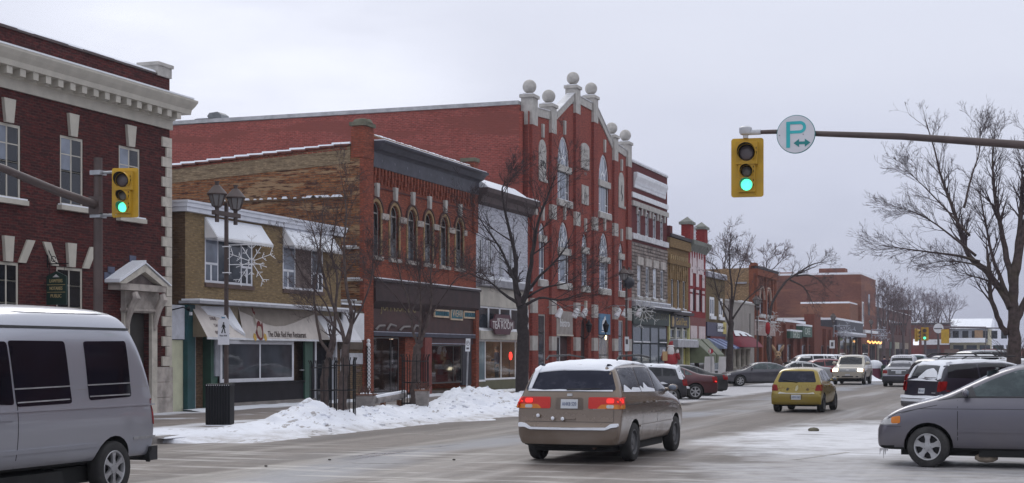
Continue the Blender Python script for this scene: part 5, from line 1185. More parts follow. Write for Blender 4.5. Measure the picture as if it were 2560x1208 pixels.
for k in range(2): window(GB, gy0+.3+k*W2*.55, gy0+.3+k*W2*.55+W2*.34, .7, 3.1, fm=M('dark red frame', (.10,.02,.02)), pm=GLASS('shop glass', (.035,.038,.045), .03), fw=.1, depth=.1, name='shop_window')
zz = fz(1726,848)
for k in range(2):
    a = gy0+.1+k*W2*.5
    A_ = thing('shop_awning', ('first' if k == 0 else 'second')+' grey green box awning beside the yellow framed shop', 'awning', (0,0,0), 0, 'grey green awnings')
    MB().prism([(-FAC+.01,zz),(-FAC+.25,zz),(-FAC+1.5,zz-1.15),(-FAC+1.5,zz-1.75),(-FAC+.01,zz-1.75)], 'y', a, a+W2*.44).build('cloth', M('sage awning', (.16,.18,.115), .85, .12), A_)
    MB().prism([(-FAC+.27,zz+.015),(-FAC+1.5,zz-1.12),(-FAC+1.52,zz-1.14),(-FAC+.28,zz+.05)], 'y', a+.05, a+W2*.42).build('frost', M('frosted sage', (.21,.225,.17), .8), A_)
# ------------------------------------------------------------------ low tan shop, rendered shop with red awning
LT = grp('low_tan_shop', 'low tan brick shop with two white windows above a blue awning', 'building', 0)
ly0, ly1 = gy1+.01, fy(1812); lz = fz(1768,692)
zt_, zb_ = fz(1775,742), fz(1775,790)
lo = [(fy(1774), fy(1786), zb_, zt_), (fy(1797), fy(1807), zb_, zt_)]
olt = BRICK('olive tan brick', (.17,.12,.06), (.14,.10,.05), (.12,.09,.05), .2)
facade(LT, 'wall', olt, ly0, ly1, fz(1768,805), lz, lo, rev=.2); body(LT, olt, ly0, ly1, lz, 18, rev=.21)
for o_ in lo: window(LT, *o_, fm=white, pm=glass_dark, fw=.2, cols=(.5,), depth=.08, sill=(.1,.25,.15))
bx('roof_edge', M('grey metal edge', (.3,.3,.34), .6), LT, -FAC-.3, -FAC+.2, ly0, ly1, lz, lz+.35); bx('snow_cap', snow, LT, -FAC-.3, -FAC+.15, ly0, ly1, lz+.352, lz+.45)
zz = fz(1770,805); p = bx('blue_black_sign', M('ink blue sign', (.035,.03,.075), .5), LT, -FAC-.3, -FAC+.1, ly0+.1, ly1-.05, fz(1770,840), zz-.01)
e = bx('white_sign', white, p, -FAC+.11, -FAC+.16, fy(1790), fy(1803), fz(1790,829), fz(1790,808)); text(e, 'Curtains', .45, M('ink', (.03,.03,.04), .6), (-FAC+.165,(fy(1790)+fy(1803))/2,fz(1790,818)), wide=3.2); bx('yellow_sign', M('yellow sign', (.55,.45,.12), .6), p, -FAC+.105, -FAC+.15, fy(1803.5), ly1-.1, fz(1804,835), fz(1804,806))
bx('shop_back', M('blue grey shop front', (.06,.07,.09), .5), LT, -FAC-.4, -FAC-.2, ly0+.02, ly1-.02, .15, fz(1770,840)-.01)
A_ = thing('shop_awning', 'blue and white striped awning over the low tan shop', 'awning', (0,0,0)); z1, z0 = fz(1770,845), fz(1770,868)
for k in range(6): MB().prism([(-FAC+.01,z1),(-FAC+1.4,z0),(-FAC+1.4,z0-.12),(-FAC+.01,z0-.12)], 'y', ly0+.2+k*1.0, ly0+1.19+k*1.0).build('stripe', M('navy awning', (.03,.045,.15), .8) if k % 2 else M('pale blue awning', (.25,.30,.45), .8), A_)
bx('red_fascia', M('red fascia', (.20,.035,.03), .7), LT, -FAC-.2, -FAC+.05, ly0+1.5, ly1-.05, 2.9, 3.6)
window(LT, ly0+.4, ly1-1.5, .6, 2.8, f=FAC-.02, fm=white, pm=GLASS('pale shop glass', (.16,.19,.22), .1), fw=.1, cols=(.3,.6), depth=.02, name='shop_window')
GS = grp('grey_rendered_shop', 'plain grey rendered shop with arched red awning and pale columns', 'building', 0)
ry0_, ry1_ = ly1+.01, fy(1886); rz = fz(1815,752)
grend = M('grey render', (.27,.245,.225), .9, .1, 1.2, dirt=(.22,.2,.18))
bx('wall', grend, GS, -FAC-16, -FAC-.0, ry0_, ry1_, .15, rz); bx('coping', stone, GS, -FAC-.3, -FAC+.06, ry0_, ry1_, rz, rz+.14); bx('snow_cap', snow, GS, -FAC-.3, -FAC, ry1_-6, ry1_-1, rz+.142, rz+.24)
c0, c1 = fy(1818), fy(1858); zc_ = fz(1838,868)
for k in range(4):
    y = c0+k*(c1-c0)/3.2; MB().lathe([(.34,.7),(.34,.8),(.26,.9),(.24,zc_-.3),(.34,zc_-.1)], 12, (-FAC+.45,y,0)).build('column', M('cream column', (.42,.39,.33), .8), GS)
bx('column_base', M('cream column', (.42,.39,.33)), GS, -FAC-.01, -FAC+.9, c0-.5, c1+.6, .15, .69)
for k in range(3):
    y = c0+(k+.5)*(c1-c0)/3.2; bx('window', glass_dark, GS, -FAC+.005, -FAC+.03, y-.6, y+.6, .9, zc_-.2)
A_ = thing('domed_awning', 'maroon domed awning with a cap of snow on the grey rendered shop', 'awning', (0,0,0)); yc, rr = (c0+c1)/2-.3, (c1-c0)/2+1.2; b = MB(); nn, mm = 14, 7
top = fz(1838,828)-zc_
vs = [(-FAC+.9+1.1*math.cos(j/mm*PI/2)*math.sin(PI*i/nn)**.5-.9*math.sin(j/mm*PI/2), yc-rr*math.cos(PI*i/nn)*math.cos(j/mm*PI/2*.96), zc_+top*math.sin(j/mm*PI/2)) for j in range(mm+1) for i in range(nn+1)]
b.add(vs, [(j*(nn+1)+i, j*(nn+1)+i+1, (j+1)*(nn+1)+i+1, (j+1)*(nn+1)+i) for j in range(mm) for i in range(nn)]); b.box(-FAC+.01, -FAC+1.0, yc-rr, yc+rr, zc_-.02, zc_+.05)
b.build('cloth', M('maroon awning', (.16,.012,.025), .8, .15), A_, True)
b = MB(); vs2 = [(p[0]+.05,p[1],p[2]+.07) for j in range(3,mm+1) for p in vs[j*(nn+1):(j+1)*(nn+1)]]
b.add(vs2, [(j*(nn+1)+i, j*(nn+1)+i+1, (j+1)*(nn+1)+i+1, (j+1)*(nn+1)+i) for j in range(mm-3) for i in range(1,nn-3) if j > 0 or i % 3]); b.build('snow_cap', snow, A_, True)
bx('wall_rod', black, GS, -FAC+.005, -FAC+.05, fy(1874), fy(1874)+.06, 2.5, rz-.8)
# ------------------------------------------------------------------ tan flank and orange arched front
OB = grp('orange_arched_building', 'orange brick front with two arched windows and a long tan side wall', 'building', 0)
oy0, oy1 = ry1_+.01, fy(1938); oz = fz(1890,672)
orb = BRICK('orange brick', (.25,.075,.038), (.20,.06,.032), (.18,.07,.045), .2); tflank = BRICK('tan flank brick', (.34,.225,.125), (.25,.165,.09), (.19,.13,.08), .3, None, w=.3, h=.12, speck=(.38,.30,.2), soot=.3)
zt_, zb_ = fz(1898,727), fz(1898,785); W3 = oy1-oy0
oo = [(oy0+W3*.24, oy0+W3*.42, zb_, zt_, 'round'), (oy0+W3*.56, oy0+W3*.74, zb_, zt_, 'round')]
facade(OB, 'wall', orb, oy0, oy1, fz(1890,800), oz, oo, rev=.3)
flank(OB, tflank, oy0, FAC+.5, 28, oz+.05, oz-.5); flank(OB, orb, oy1, FAC, 28, oz, oz-.5, sgn=-1)
bx('corner_return', orb, OB, -FAC-.51, -FAC-.005, oy0, oy0+.4, .15, oz+.3); bx('core', dark, OB, -FAC-.5, -FAC-.31, oy0+.41, oy1-.31, .15, oz-.4); bx('roof', snow, OB, -FAC-28, -FAC-.51, oy0+.31, oy1-.31, oz-1.1, oz-.7)
for o_ in oo:
    window(OB, *o_, fm=brownw, pm=glass_dark, fw=.1, rows=(.5,), depth=.2, sill=(.2,.3,.2), sillm=M('pale coping', (.58,.58,.6)))
    MB().tube([(-FAC+.04,p[0],p[1]+.25) for p in arch_line(o_[0]-.2,o_[1]+.2,o_[2],o_[3]+.15,'round')], .12, 5).build('hood_mould', M('pale hood', (.4,.3,.25), .9), OB)
for q in (.02,.46,.80,.93): bx('pilaster', orb, OB, -FAC-.01, -FAC+.15, oy0+q*W3, oy0+(q+.07)*W3, zb_-.4, oz-.6)
bx('cornice', orb, OB, -FAC-.01, -FAC+.3, oy0+.02, oy1-.02, oz-.6, oz-.02); bx('coping', M('dark coping', (.04,.03,.035)), OB, -FAC-.3, -FAC+.35, oy0, oy1, oz, oz+.22); bx('parapet_step', orb, OB, -FAC-.4, -FAC+.1, oy0-.02, oy0+1.2, oz+.222, oz+.5)
q = on_y(1845,707,oy0); bx('flank_ledge', M('grey ledge', (.3,.3,.33)), OB, q[0]-.2, q[0]+.8, oy0-.25, oy0-.005, q[1]-.1, q[1]+.05)
bx('shop_band', M('pinkish band', (.33,.25,.23), .8), OB, -FAC-.3, -FAC+.04, oy0+.03, oy1-.03, fz(1890,838), fz(1890,800)-.01); bx('snow_cap', snow, OB, -FAC-.1, -FAC+.2, oy0+.2, oy1-.3, fz(1890,802), fz(1890,800)+.02)
zz = fz(1890,838)
bx('shop_back', brownw, OB, -FAC-.4, -FAC-.15, oy0+.03, oy1-.03, .15, zz-.01); 
for q in (0,.28,.52,.9): bx('brick_pier', orb, OB, -FAC-.14, -FAC+.1, oy0+.05+q*W3, oy0+.05+q*W3+W3*.09, .15, zz-.02)
# ------------------------------------------------------------------ strip of low shops
LS = grp('low_brick_shops', 'strip of low brick shops with green signs and tall brick piers', 'building', 0)
sy0_, sy1_ = oy1+.01, fy(2086); lz = fz(1942,802)
rbr = BRICK('rust brick', (.20,.055,.035), (.15,.045,.03), (.12,.06,.045), .2)
bx('wall', rbr, LS, -FAC-12, -FAC-.0, sy0_, sy1_, .15, lz); bx('roof_snow', snow, LS, -FAC-12, -FAC+.1, sy0_, fy(2012), lz+.002, lz+.25)
L3 = sy1_-sy0_
random.seed(3)
for k in range(9):
    a = sy0_+.8+k*L3/9; 
    if k % 3 != 2: window(LS, a, a+L3*.07, .8, lz-2.2, f=FAC-.06, fm=brownw, pm=glass_dark, fw=.12, cols=(.5,), depth=-.08, name='shop_window')
    bx('brick_pier', rbr, LS, -FAC-.01, -FAC+.35, a+L3*.078, a+L3*.098, .15, lz-.3)
zz = fz(2024,785); bx('tall_brick_pier', rbr, LS, -FAC-.5, -FAC+.6, fy(2022), fy(2038), .15, zz)
for a, b_, zt_, zb_, s in ((1958,1988,828,845,'SHOES'),(1990,2014,815,842,'CAFE'),):
    p = bx('green_sign', M('dark green sign', (.02,.07,.045), .6), LS, -FAC+.02, -FAC+.7, fy(a), fy(b_), fz(a,zb_), fz(a,zt_)); text(p, s, 1.0, M('pale sign lettering', (.5,.55,.5), .6), (-FAC+.71,(fy(a)+fy(b_))/2,(fz(a,zb_)+fz(a,zt_))/2), wide=(fy(b_)-fy(a))*.55); bx('snow_cap', snow, p, -FAC+.02, -FAC+.72, fy(a), fy(b_), fz(a,zt_)+.002, fz(a,zt_)+.18)
DS = grp('dark_front_shop', 'square dark slate shop front with snow on its ledge', 'building', 0)
dy0, dy1 = sy1_+.01, fy(2152); dz = fz(2090,800)
bx('wall', M('slate blue front', (.045,.045,.058), .7, .12), DS, -FAC-10, -FAC+.3, dy0, dy1, 4.7, dz); bx('snow_cap', snow, DS, -FAC-10, -FAC+.3, dy0, dy1, dz+.002, dz+.25)
bx('shop_base', brownw, DS, -FAC-10, -FAC-.4, dy0, dy1, .15, 4.69); bx('ledge', M('grey ledge', (.3,.3,.33)), DS, -FAC-.4, -FAC+.9, dy0+2, dy1-1, 4.2, 4.5); bx('snow_cap', snow, DS, -FAC-.35, -FAC+.88, dy0+2.1, dy1-1.1, 4.502, 4.7)
for k in range(6): bx('window', glass_dark, DS, -FAC-.39, -FAC-.36, dy0+1+k*6, dy0+5.5+k*6, .8, 3.9)
for k in range(7): bx('mullion', M('tan post', (.2,.14,.09), .8), DS, -FAC-.4, -FAC-.2, dy0+.4+k*6, dy0+.8+k*6, .15, 4.1)
# ------------------------------------------------------------------ tall plain red block behind, far row, street end
hz = BRICK('faded red brick', (.19,.07,.05), (.15,.055,.042), (.17,.09,.07), .25, (.23,.10,.065), .12, w=.45, h=.16, soot=.35)
TB = grp('tall_plain_red_block', 'tall plain faded red brick block with chimneys rising behind the low shops', 'building', 0)
by0 = fy(2153); by1 = fy(2189); bz = fz(2153,686)
MB().box(-FAC-45, -FAC, by0, by1, .15, bz).build('wall', hz, TB); bx('snow_cap', snow, TB, -FAC-45, -FAC-.1, by0+.2, by1-.2, bz+.002, bz+.3)
zz = fz(2100,750); xk = on_y(2010,750,by0-6)[0]
bx('lower_wing', BRICK('orange faded brick', (.23,.095,.055), (.19,.08,.048), (.20,.11,.08), .2, w=.45, h=.16), TB, xk, -FAC-.4, by0-9, by0-.01, .15, zz); bx('snow_cap', snow, TB, xk, -FAC-.5, by0-9, by0-.02, zz+.002, zz+.22)
bx('stucco_band', M('stained stucco', (.33,.29,.25), .9, .25, .8, dirt=(.2,.17,.15)), TB, -FAC-43, -FAC-4, by0-9.4, by0-9.01, .15, fz(2010,770))
for px, w_, pt in ((2082,1.8,672),(1953,.7,686),(1968,.9,682)):
    q = on_y(px, pt, by0+4); bx('chimney', hz, TB, q[0]-w_, q[0]+w_, by0+3, by0+6, bz, q[1])
for k in range(3): bx('window', glass_dark, TB, -FAC+.005, -FAC+.05, by0+8+k*12, by0+10+k*12, 7.5, 10.5)
bx('white_window', white, TB, -FAC+.005, -FAC+.06, by0+.8, by0+2.6, 5.8, 9.2); bx('pane', glass_dark, TB, -FAC+.062, -FAC+.08, by0+1.3, by0+2.1, 6.0, 9.0)
bx('white_band', white, TB, -FAC+.005, -FAC+.5, by0+.5, by1-1, 4.9, 5.3)
for k in range(5): bx('shop_window', glass_dark, TB, -FAC+.005, -FAC+.06, by0+1+k*9, by0+7.5+k*9, .8, 3.4)
lt = MB()
for k in range(9): lt.sphere((-FAC+.6, by0+3+k*2.2, 3.7-.15*(k%2)), .16, 6)
lt.build('light_string', EMIT('warm string lights', (1,.5,.15), 2.2), TB)
FR = grp('dark_red_row', 'dark red brick row with a corner parapet beyond the tall plain block', 'building', 0)
fz_ = fz(2195,768); dr2 = BRICK('dim red brick', (.12,.055,.048), (.10,.05,.045), (.11,.06,.055), .2, w=.5, h=.2)
bx('wall', dr2, FR, -FAC-20, -FAC, by1+.02, fy(2278), .15, fz_); bx('snow_cap', snow, FR, -FAC-20, -FAC-.1, by1+.1, fy(2278)-.1, fz_+.002, fz_+.15); bx('parapet', dr2, FR, -FAC-3, -FAC+.1, fy(2270), fy(2278), fz_+.152, fz_+1.0)
random.seed(8)
for k in range(6):
    a = by1+2+k*8.3; bx('window', glass_dark, FR, -FAC+.005, -FAC+.05, a, a+2, 5.2, 7.4); bx('window', glass_dark, FR, -FAC+.005, -FAC+.05, a+3.6, a+5.6, 5.2, 7.4)
    bx('shop_front', M('shop front tone %d' % k, [(.30,.28,.24),(.10,.03,.03),(.05,.10,.09),(.33,.30,.22),(.08,.06,.07),(.25,.2,.15)][k], .7), FR, -FAC+.005, -FAC+.3, a-.5, a+6.5, .15, 3.9); bx('shop_window', glass_dark, FR, -FAC+.305, -FAC+.34, a, a+6, .8, 2.8)
EB = grp('street_end_brick_building', 'red brick building closing the street end with a white lit sign', 'building', 0)
ey = 300.0; ex0, ex1 = on_y(2262,800,ey)[0], on_y(2374,800,ey)[0]; ez = on_y(2320,811,ey)[1]
MB().box(ex0, ex1, ey, ey+20, 0, ez).build('wall', BRICK('end brick', (.20,.065,.05), (.16,.055,.045), (.15,.07,.06), .2, w=.5, h=.2), EB); bx('roof_edge', M('dark coping', (.04,.03,.035)), EB, ex0-.1, ex1+.1, ey-.2, ey, ez-.1, ez+.25); bx('snow_cap', snow, EB, ex0, ex1, ey, ey+19, ez+.26, ez+.45)
g_ = on_y(2316,860,ey)[1]
bx('white_awning_band', white, EB, ex0+3.2, ex1, ey-.8, ey-.01, on_y(2316,862,ey)[1], on_y(2316,849,ey)[1])
a, b_ = on_y(2283,848,ey-1), on_y(2297,863,ey-1); e = bx('lit_white_sign', EMIT('lit sign', (.9,.92,1), .75), EB, a[0], b_[0], ey-1.2, ey-.85, b_[1], a[1])
for k in range(7): bx('shop_front', M('end shop %d' % k, [(.18,.03,.03),(.05,.04,.05),(.16,.10,.08),(.08,.05,.06),(.2,.06,.05),(.1,.08,.08),(.15,.05,.04)][k], .7), EB, ex0+.5+k*3.4, ex0+3.2+k*3.4, ey-.2, ey-.01, .1, 2.9)
YB = grp('pale_two_storey_building', 'pale yellowish two storey building with a snowy roof at the street end', 'building', 0)
yx0, yx1 = ex1+.05, on_y(2470,800,ey)[0]; yz = on_y(2420,822,ey)[1]
bx('wall', M('pale yellow render', (.40,.36,.25), .9, .1), YB, yx0, yx1, ey+.5, ey+18, 0, yz); MB().prism([(ey,yz),(ey+18,yz),(ey+18,yz+1.9),(ey+9,yz+2.1)], 'x', yx0-.3, yx1+.5).build('snowy_roof', snow, YB)
bx('upper_wall', M('grey blue wall', (.22,.23,.26), .8), YB, yx0+.1, yx1-.1, ey+.35, ey+.49, yz-2.6, yz-.05)
for k in range(7): bx('window', glass_dark, YB, yx0+.5+k*1.75, yx0+1.6+k*1.75, ey+.30, ey+.345, yz-1.9, yz-.4)
zz = on_y(2420,850,ey)[1]; bx('snowy_canopy', snow, YB, yx0-.5, yx1-.4, ey-1.2, ey+.4, zz-.5, zz+.35); bx('brick_panel', M('tan panel', (.30,.19,.11), .9), YB, yx0+4.5, yx0+6, ey+.2, ey+.29, zz+.4, yz-.3)
for k in range(5): bx('shop_window', glass, YB, yx0+.6+k*2.4, yx0+2.5+k*2.4, ey+.40, ey+.47, .8, zz-1.0)
# the row across the street, right of the frame: the shop windows mirror it
for k, (a, b_, hgt, c) in enumerate(((36,60,8.5,(.16,.06,.045)),(60.5,92,10.5,(.20,.14,.09)),(92.5,130,7.5,(.13,.05,.04)),(130.5,190,9.5,(.18,.10,.07)))):
    OP = grp('opposite_building', 'plain brick shop block %s on the opposite side of the street' % ('nearest the corner','second from the corner','third from the corner','farthest up')[k], 'building', 0, 'shop blocks across the street')
    bx('wall', BRICK('opposite brick %d' % k, c, tuple(.7*v for v in c), tuple(1.2*v for v in c), .2, w=.4, h=.13), OP, 7.5, 24, a, b_, .15, hgt); bx('snow_cap', snow, OP, 7.6, 24, a, b_, hgt+.002, hgt+.12)
    n_ = int((b_-a)/5)
    for i in range(n_):
        y = a+(b_-a)*(i+.5)/n_; bx('shop_window', glass_dark, OP, 7.44, 7.49, y-1.9, y+1.9, .8, 3.2); bx('window', glass_dark, OP, 7.44, 7.49, y-.6, y+.6, 4.8, 6.6); bx('sill', stone, OP, 7.38, 7.495, y-.75, y+.75, 4.62, 4.79)
# ------------------------------------------------------------------ traffic signals
yel = M('signal yellow', (.50,.30,.014), .5, .12, 3, dirt=(.38,.26,.05)); yel2 = M('signal housing yellow', (.46,.27,.012), .5, .12, 3)
lens_off = M('unlit lens', (.10,.08,.085), .25, .15); lens_off2 = M('unlit amber lens', (.16,.15,.13), .25, .15); green_on = EMIT('green signal light', (.10,1,.55), 1.6)
def rrect(w, h, r, n=5):
    o = []
    for cx_, cz_, a0 in ((w/2-r,h/2-r,0),(-w/2+r,h/2-r,PI/2),(-w/2+r,-h/2+r,PI),(w/2-r,-h/2+r,1.5*PI)):
        o += [(cx_+r*math.cos(a0+PI/2*k/n), cz_+r*math.sin(a0+PI/2*k/n)) for k in range(n+1)]
    return o
def signal_head(parent, c, rz, s=1.0):
    Mx = Matrix.Translation(c) @ Matrix.Rotation(rz, 4, 'Z') @ Matrix.Scale(s, 4)
    def put(mb, nm, mat, par, sm=False):
        mb.v = [tuple(Mx @ Vector(v)) for v in mb.v]; return mb.build(nm, mat, par, sm)
    bp = put(MB().prism(rrect(.60,1.10,.05), 'y', .03, .045), 'backplate', yel, parent)
    hs = put(MB().box(-.20,.20,-.14,.029,.05,.47).box(-.155,.155,-.12,.029,-.215,.046).box(-.155,.155,-.12,.029,-.465,-.219).box(-.15,.15,-.05,.029,-.545,-.468), 'housing', yel2, parent)
    for z, r, m in ((.26,.155,lens_off),(-.085,.108,lens_off2),(-.335,.108,green_on)):
        f = -.141 if z > 0 else -.121
        put(MB().lathe([(r*.2,-.03),(r*.7,-.018),(r,0)], 20, (0,f,z), 'y'), 'lens', m, parent, True)
        v = MB(); n = 22                                       # tunnel visor, open below
        for k in range(n):
            a0, a1 = -PI*.28+PI*1.56*k/n, -PI*.28+PI*1.56*(k+1)/n
            d0 = .22*max(.35, min(1, .62+.5*math.sin(a0))); d1 = .22*max(.35, min(1, .62+.5*math.sin(a1)))
            P0, P1 = (r*1.08*math.cos(a0), r*1.08*math.sin(a0)), (r*1.08*math.cos(a1), r*1.08*math.sin(a1)); q = 1.05
            v.add([(P0[0],f,z+P0[1]),(P1[0],f,z+P1[1]),(P1[0],f-d1,z+P1[1]),(P0[0],f-d0,z+P0[1])], [(0,1,2,3)], 0)
            v.add([(P0[0]*q,f,z+P0[1]*q),(P1[0]*q,f,z+P1[1]*q),(P1[0]*q,f-d1,z+P1[1]*q),(P0[0]*q,f-d0,z+P0[1]*q)], [(3,2,1,0)], 1)
            v.add([(P0[0],f-d0,z+P0[1]),(P1[0],f-d1,z+P1[1]),(P1[0]*q,f-d1,z+P1[1]*q),(P0[0]*q,f-d0,z+P0[1]*q)], [(0,1,2,3)], 1)
        put(v, 'visor', [dark, yel2], parent)
        put(MB().box(r*1.12,r*1.12+.012,f-.01,f+.01,z-.02,z+.02).box(r*1.12,r*1.12+.012,f-.01,f+.01,z+.07,z+.10), 'hinge', black, hs)
x_, y_ = at(245, 34.0); zt_ = fz(245,395,-x_); 
TL = thing('traffic_light', 'yellow traffic light clamped to a brown pole before the dark red brick corner building', 'traffic light', (0,0,0))
MB().tube([(x_,y_,0),(x_,y_,zt_)], [.115,.095], 12).build('pole', brown_pole, TL, 'auto')
MB().tube([(x_,y_,5.22),(x_+.05,y_-1.6,5.40),(x_+.12,y_-3.4,5.66),(x_+.2,y_-6.5,5.95)], [.10,.09,.08,.06], 10).build('mast_arm', brown_pole, TL, 'auto')
bx('arm_bracket', brown_pole, TL, x_-.14, x_+.14, y_-.16, y_-.02, 5.02, 5.42)
xs_, zs_ = on_y(313, 482, y_)
for zz in (on_y(260,432,y_)[1], on_y(260,539,y_)[1]): MB().tube([(x_+.05,y_-.02,zz),(xs_-.2,y_-.02,zz)], .032, 8).box(x_-.13,x_+.14,y_-.13,y_+.13,zz-.05,zz+.05).build('clamp', galv, TL, 'auto')
signal_head(TL, (xs_, y_-.02, zs_), .27, 1.0)
TR = thing('traffic_light', 'yellow traffic light hanging at the tip of the brown mast arm against the sky', 'traffic light', (0,0,0))
my = 28.2; tip = on_y(1886,331,my)
MB().tube([(2.4,my,5.0),(-.53,my,5.58),(-2.6,my,5.83),(-4.3,my,5.97),(-4.9,my,6.03),(tip[0],my,tip[1])], [.10,.075,.062,.05,.042,.038], 12).build('mast_arm', brown_pole, TR, 'auto')
MB().tube([(2.4,my,0),(2.4,my,6.2)], [.14,.11], 12).build('pole', brown_pole, TR, 'auto')
c_ = on_y(1868,419,my)
MB().lathe([(.05,c_[1]+.55),(.05,c_[1]+.60),(.10,c_[1]+.62),(.12,c_[1]+.66),(.12,c_[1]+.74),(.08,c_[1]+.77)], 12, (c_[0]-.03,my,0)).tube([(c_[0],my,tip[1]),(tip[0]+.12,my,tip[1])], .052, 10).build('clamp', M('pale grey casting', (.52,.53,.56), .5), TR, 'auto')
signal_head(TR, (c_[0], my, c_[1]), .10, 1.0)
PS = thing('round_parking_sign', 'round white sign with a turquoise P and double arrow fixed to the mast arm', 'sign', (0,0,0))
pc = on_y(1990,336,my-.1); turq = M('turquoise print', (.03,.42,.45), .5, .08); tdk = M('dark turquoise print', (.01,.20,.20), .5, .08)
MB().lathe([(.355,-.01),(.355,.01)], 40, (pc[0],my-.1,pc[1]), 'y').build('rim', tdk, PS); MB().lathe([(.343,-.006),(.343,.0)], 40, (pc[0],my-.1125,pc[1]), 'y').build('face', M('white sign face', (.62,.62,.66), .5, .05), PS)
yy = my-.122
def pf(poly, mat, nm): MB().prism([(pc[0]+a, pc[1]+b) for a, b in poly], 'y', yy-.003, yy).build(nm, mat, PS)
arc = lambda r, n=10: [(.075+r*math.sin(PI*k/n), .125+r*math.cos(PI*k/n)) for k in range(n+1)]
pf([(-.175,-.245),(-.105,-.245),(-.105,.235),(-.175,.235)], turq, 'letter')
o_, i_ = arc(.112), arc(.058)
b = MB()
for k in range(10): b.prism([(pc[0]+p[0],pc[1]+p[1]) for p in (o_[k],o_[k+1],i_[k+1],i_[k])], 'y', yy-.003, yy)
b.prism([(pc[0]-.104,pc[1]+.183),(pc[0]+.075,pc[1]+.183),(pc[0]+.075,pc[1]+.237),(pc[0]-.104,pc[1]+.237)], 'y', yy-.003, yy).prism([(pc[0]-.104,pc[1]+.013),(pc[0]+.075,pc[1]+.013),(pc[0]+.075,pc[1]+.067),(pc[0]-.104,pc[1]+.067)], 'y', yy-.003, yy)
b.build('letter_bowl', turq, PS)
pf([(-.04,-.165),(.06,-.24),(.06,-.19),(.165,-.19),(.165,-.24),(.265,-.165),(.165,-.09),(.165,-.14),(.06,-.14),(.06,-.09)], tdk, 'double_arrow')
for a in (-.30, .135): MB().lathe([(.008,-.004),(.008,0)], 8, (pc[0]+a,yy,pc[1]-.01), 'y').build('bolt', dark, PS)
bx('clamp', galv, PS, pc[0]-.06, pc[0]+.06, my-.09, my+.06, pc[1]-.08, pc[1]+.08)
# ------------------------------------------------------------------ twin lantern street lamps and their snowflakes
lamp_m = M('lamp brown paint', (.060,.040,.036), .5, .2); lglass = GLASS('lantern glass', (.13,.125,.125), .25)
flake_m = M('white rope light', (.68,.68,.70), .6, .06); flake_dim = M('dull rope light', (.50,.50,.49), .7, .1)
def lamp(x, y, h, label, snowy=True):
    L_ = thing('street_lamp', label, 'street lamp', (0,0,0), 0, 'twin lantern street lamps')
    MB().box(x-.11,x+.11,y-.11,y+.11,.1,.5).tube([(x,y,.5),(x,y,h-.45)], [.062,.055], 4).build('pole', lamp_m, L_)
    MB().box(x-.06,x+.06,y-.62,y+.62,h-.80,h-.69).build('cross_arm', lamp_m, L_)
    for s in (-1, 1):
        yy = y+s*.46
        l_ = MB().lathe([(.055,h-.98),(.055,h-.62),(.10,h-.60),(.12,h-.58)], 8, (x,yy,0)).build('lantern', lamp_m, L_, 'auto'); MB().lathe([(.25,h-.30),(.26,h-.27),(.20,h-.19),(.10,h-.08),(.09,h-.06),(.05,h-.05),(.05,h+.02),(.065,h+.025),(.065,h+.05)], 12, (x,yy,0)).build('lantern_roof', lamp_m, l_, 'auto')
        MB().lathe([(.12,h-.578),(.215,h-.302)], 8, (x,yy,0)).build('glass', lglass, l_)
        r_ = MB()
        for k in range(8): a = 2*PI*k/8; r_.tube([(x+.122*math.cos(a),yy+.122*math.sin(a),h-.58),(x+.22*math.cos(a),yy+.22*math.sin(a),h-.30)], .012, 4)
        r_.build('rib', lamp_m, l_)
    return L_
def snowflake(x, y, z, r, off, label, mat=flake_m, arms=10, thick=.011):
    F_ = thing('snowflake_decoration', label, 'decoration', (0,0,0), 0, 'snowflake decorations on lamp posts')
    cx_ = x+off; b = MB(); fr = MB()
    fr.tube([(x+.07,y,z+r*.68),(cx_+r*.5,y,z+r*.68)], thick*1.1, 5).tube([(x+.07,y,z-r*.10),(cx_+r*.55,y,z-r*.10)], thick*1.1, 5).tube([(x+.085,y,z+r*.70),(x+.085,y,z-r*.5)], thick*1.1, 5)
    for zz in (z+r*.62, z-r*.42): fr.box(x-.075,x+.1,y-.075,y+.075,zz-.012,zz+.012)
    fr.build('bracket', mat, F_)
    yy = y-.03
    for k in range(arms):
        a = 2*PI*k/arms+.3; rr = r*(1.0 if k % 2 == 0 else .72)
        P = lambda d, s: (cx_+d*math.cos(a)-s*math.sin(a), yy, z+d*math.sin(a)+s*math.cos(a))
        b.tube([P(.08*r,0),P(rr,0)], thick, 4)
        for d, s in ((.55,.17),(.95,.22)) if k % 2 == 0 else ((.62,.13),):
            for sg in (-1, 1):
                b.tube([P(d*rr*.92,0),P(d*rr*.92+s*r*.8,sg*s*r)], thick*.9, 4); b.tube([P(d*rr*.92+s*r*.5,sg*s*r*.62),P(d*rr*.92+s*r*.75,sg*s*r*.38)], thick*.8, 4)
    b.tube([(cx_+.14*r*math.cos(k*PI/6),yy,z+.14*r*math.sin(k*PI/6)) for k in range(13)], thick, 4)
    b.build('flake', mat, F_)
l1x, l1y = at(566, 38.8); l2x, l2y = at(1566, 71.3); l3x, l3y = at(1893, 102.6); l4x, l4y = at(2083, 150); l5x, l5y = at(2178, 178)
lamp(l1x, l1y, 6.22, 'brown twin lantern street lamp before the tan restaurant'); snowflake(l1x, l1y, 4.25, .64, .74, 'white snowflake light on the lamp post before the tan restaurant', thick=.0095)
lamp(l2x, l2y, 5.95, 'brown twin lantern street lamp before the right corner of the red hall'); snowflake(l2x, l2y, 3.98, .82, .85, 'white snowflake light before the grey stone shop front', flake_dim, 12, .015)
lamp(l3x, l3y, 5.85, 'twin lantern street lamp before the orange arched building'); snowflake(l3x, l3y, 3.9, .85, 1.0, 'white snowflake light before the orange arched building', flake_dim, 12, .02)
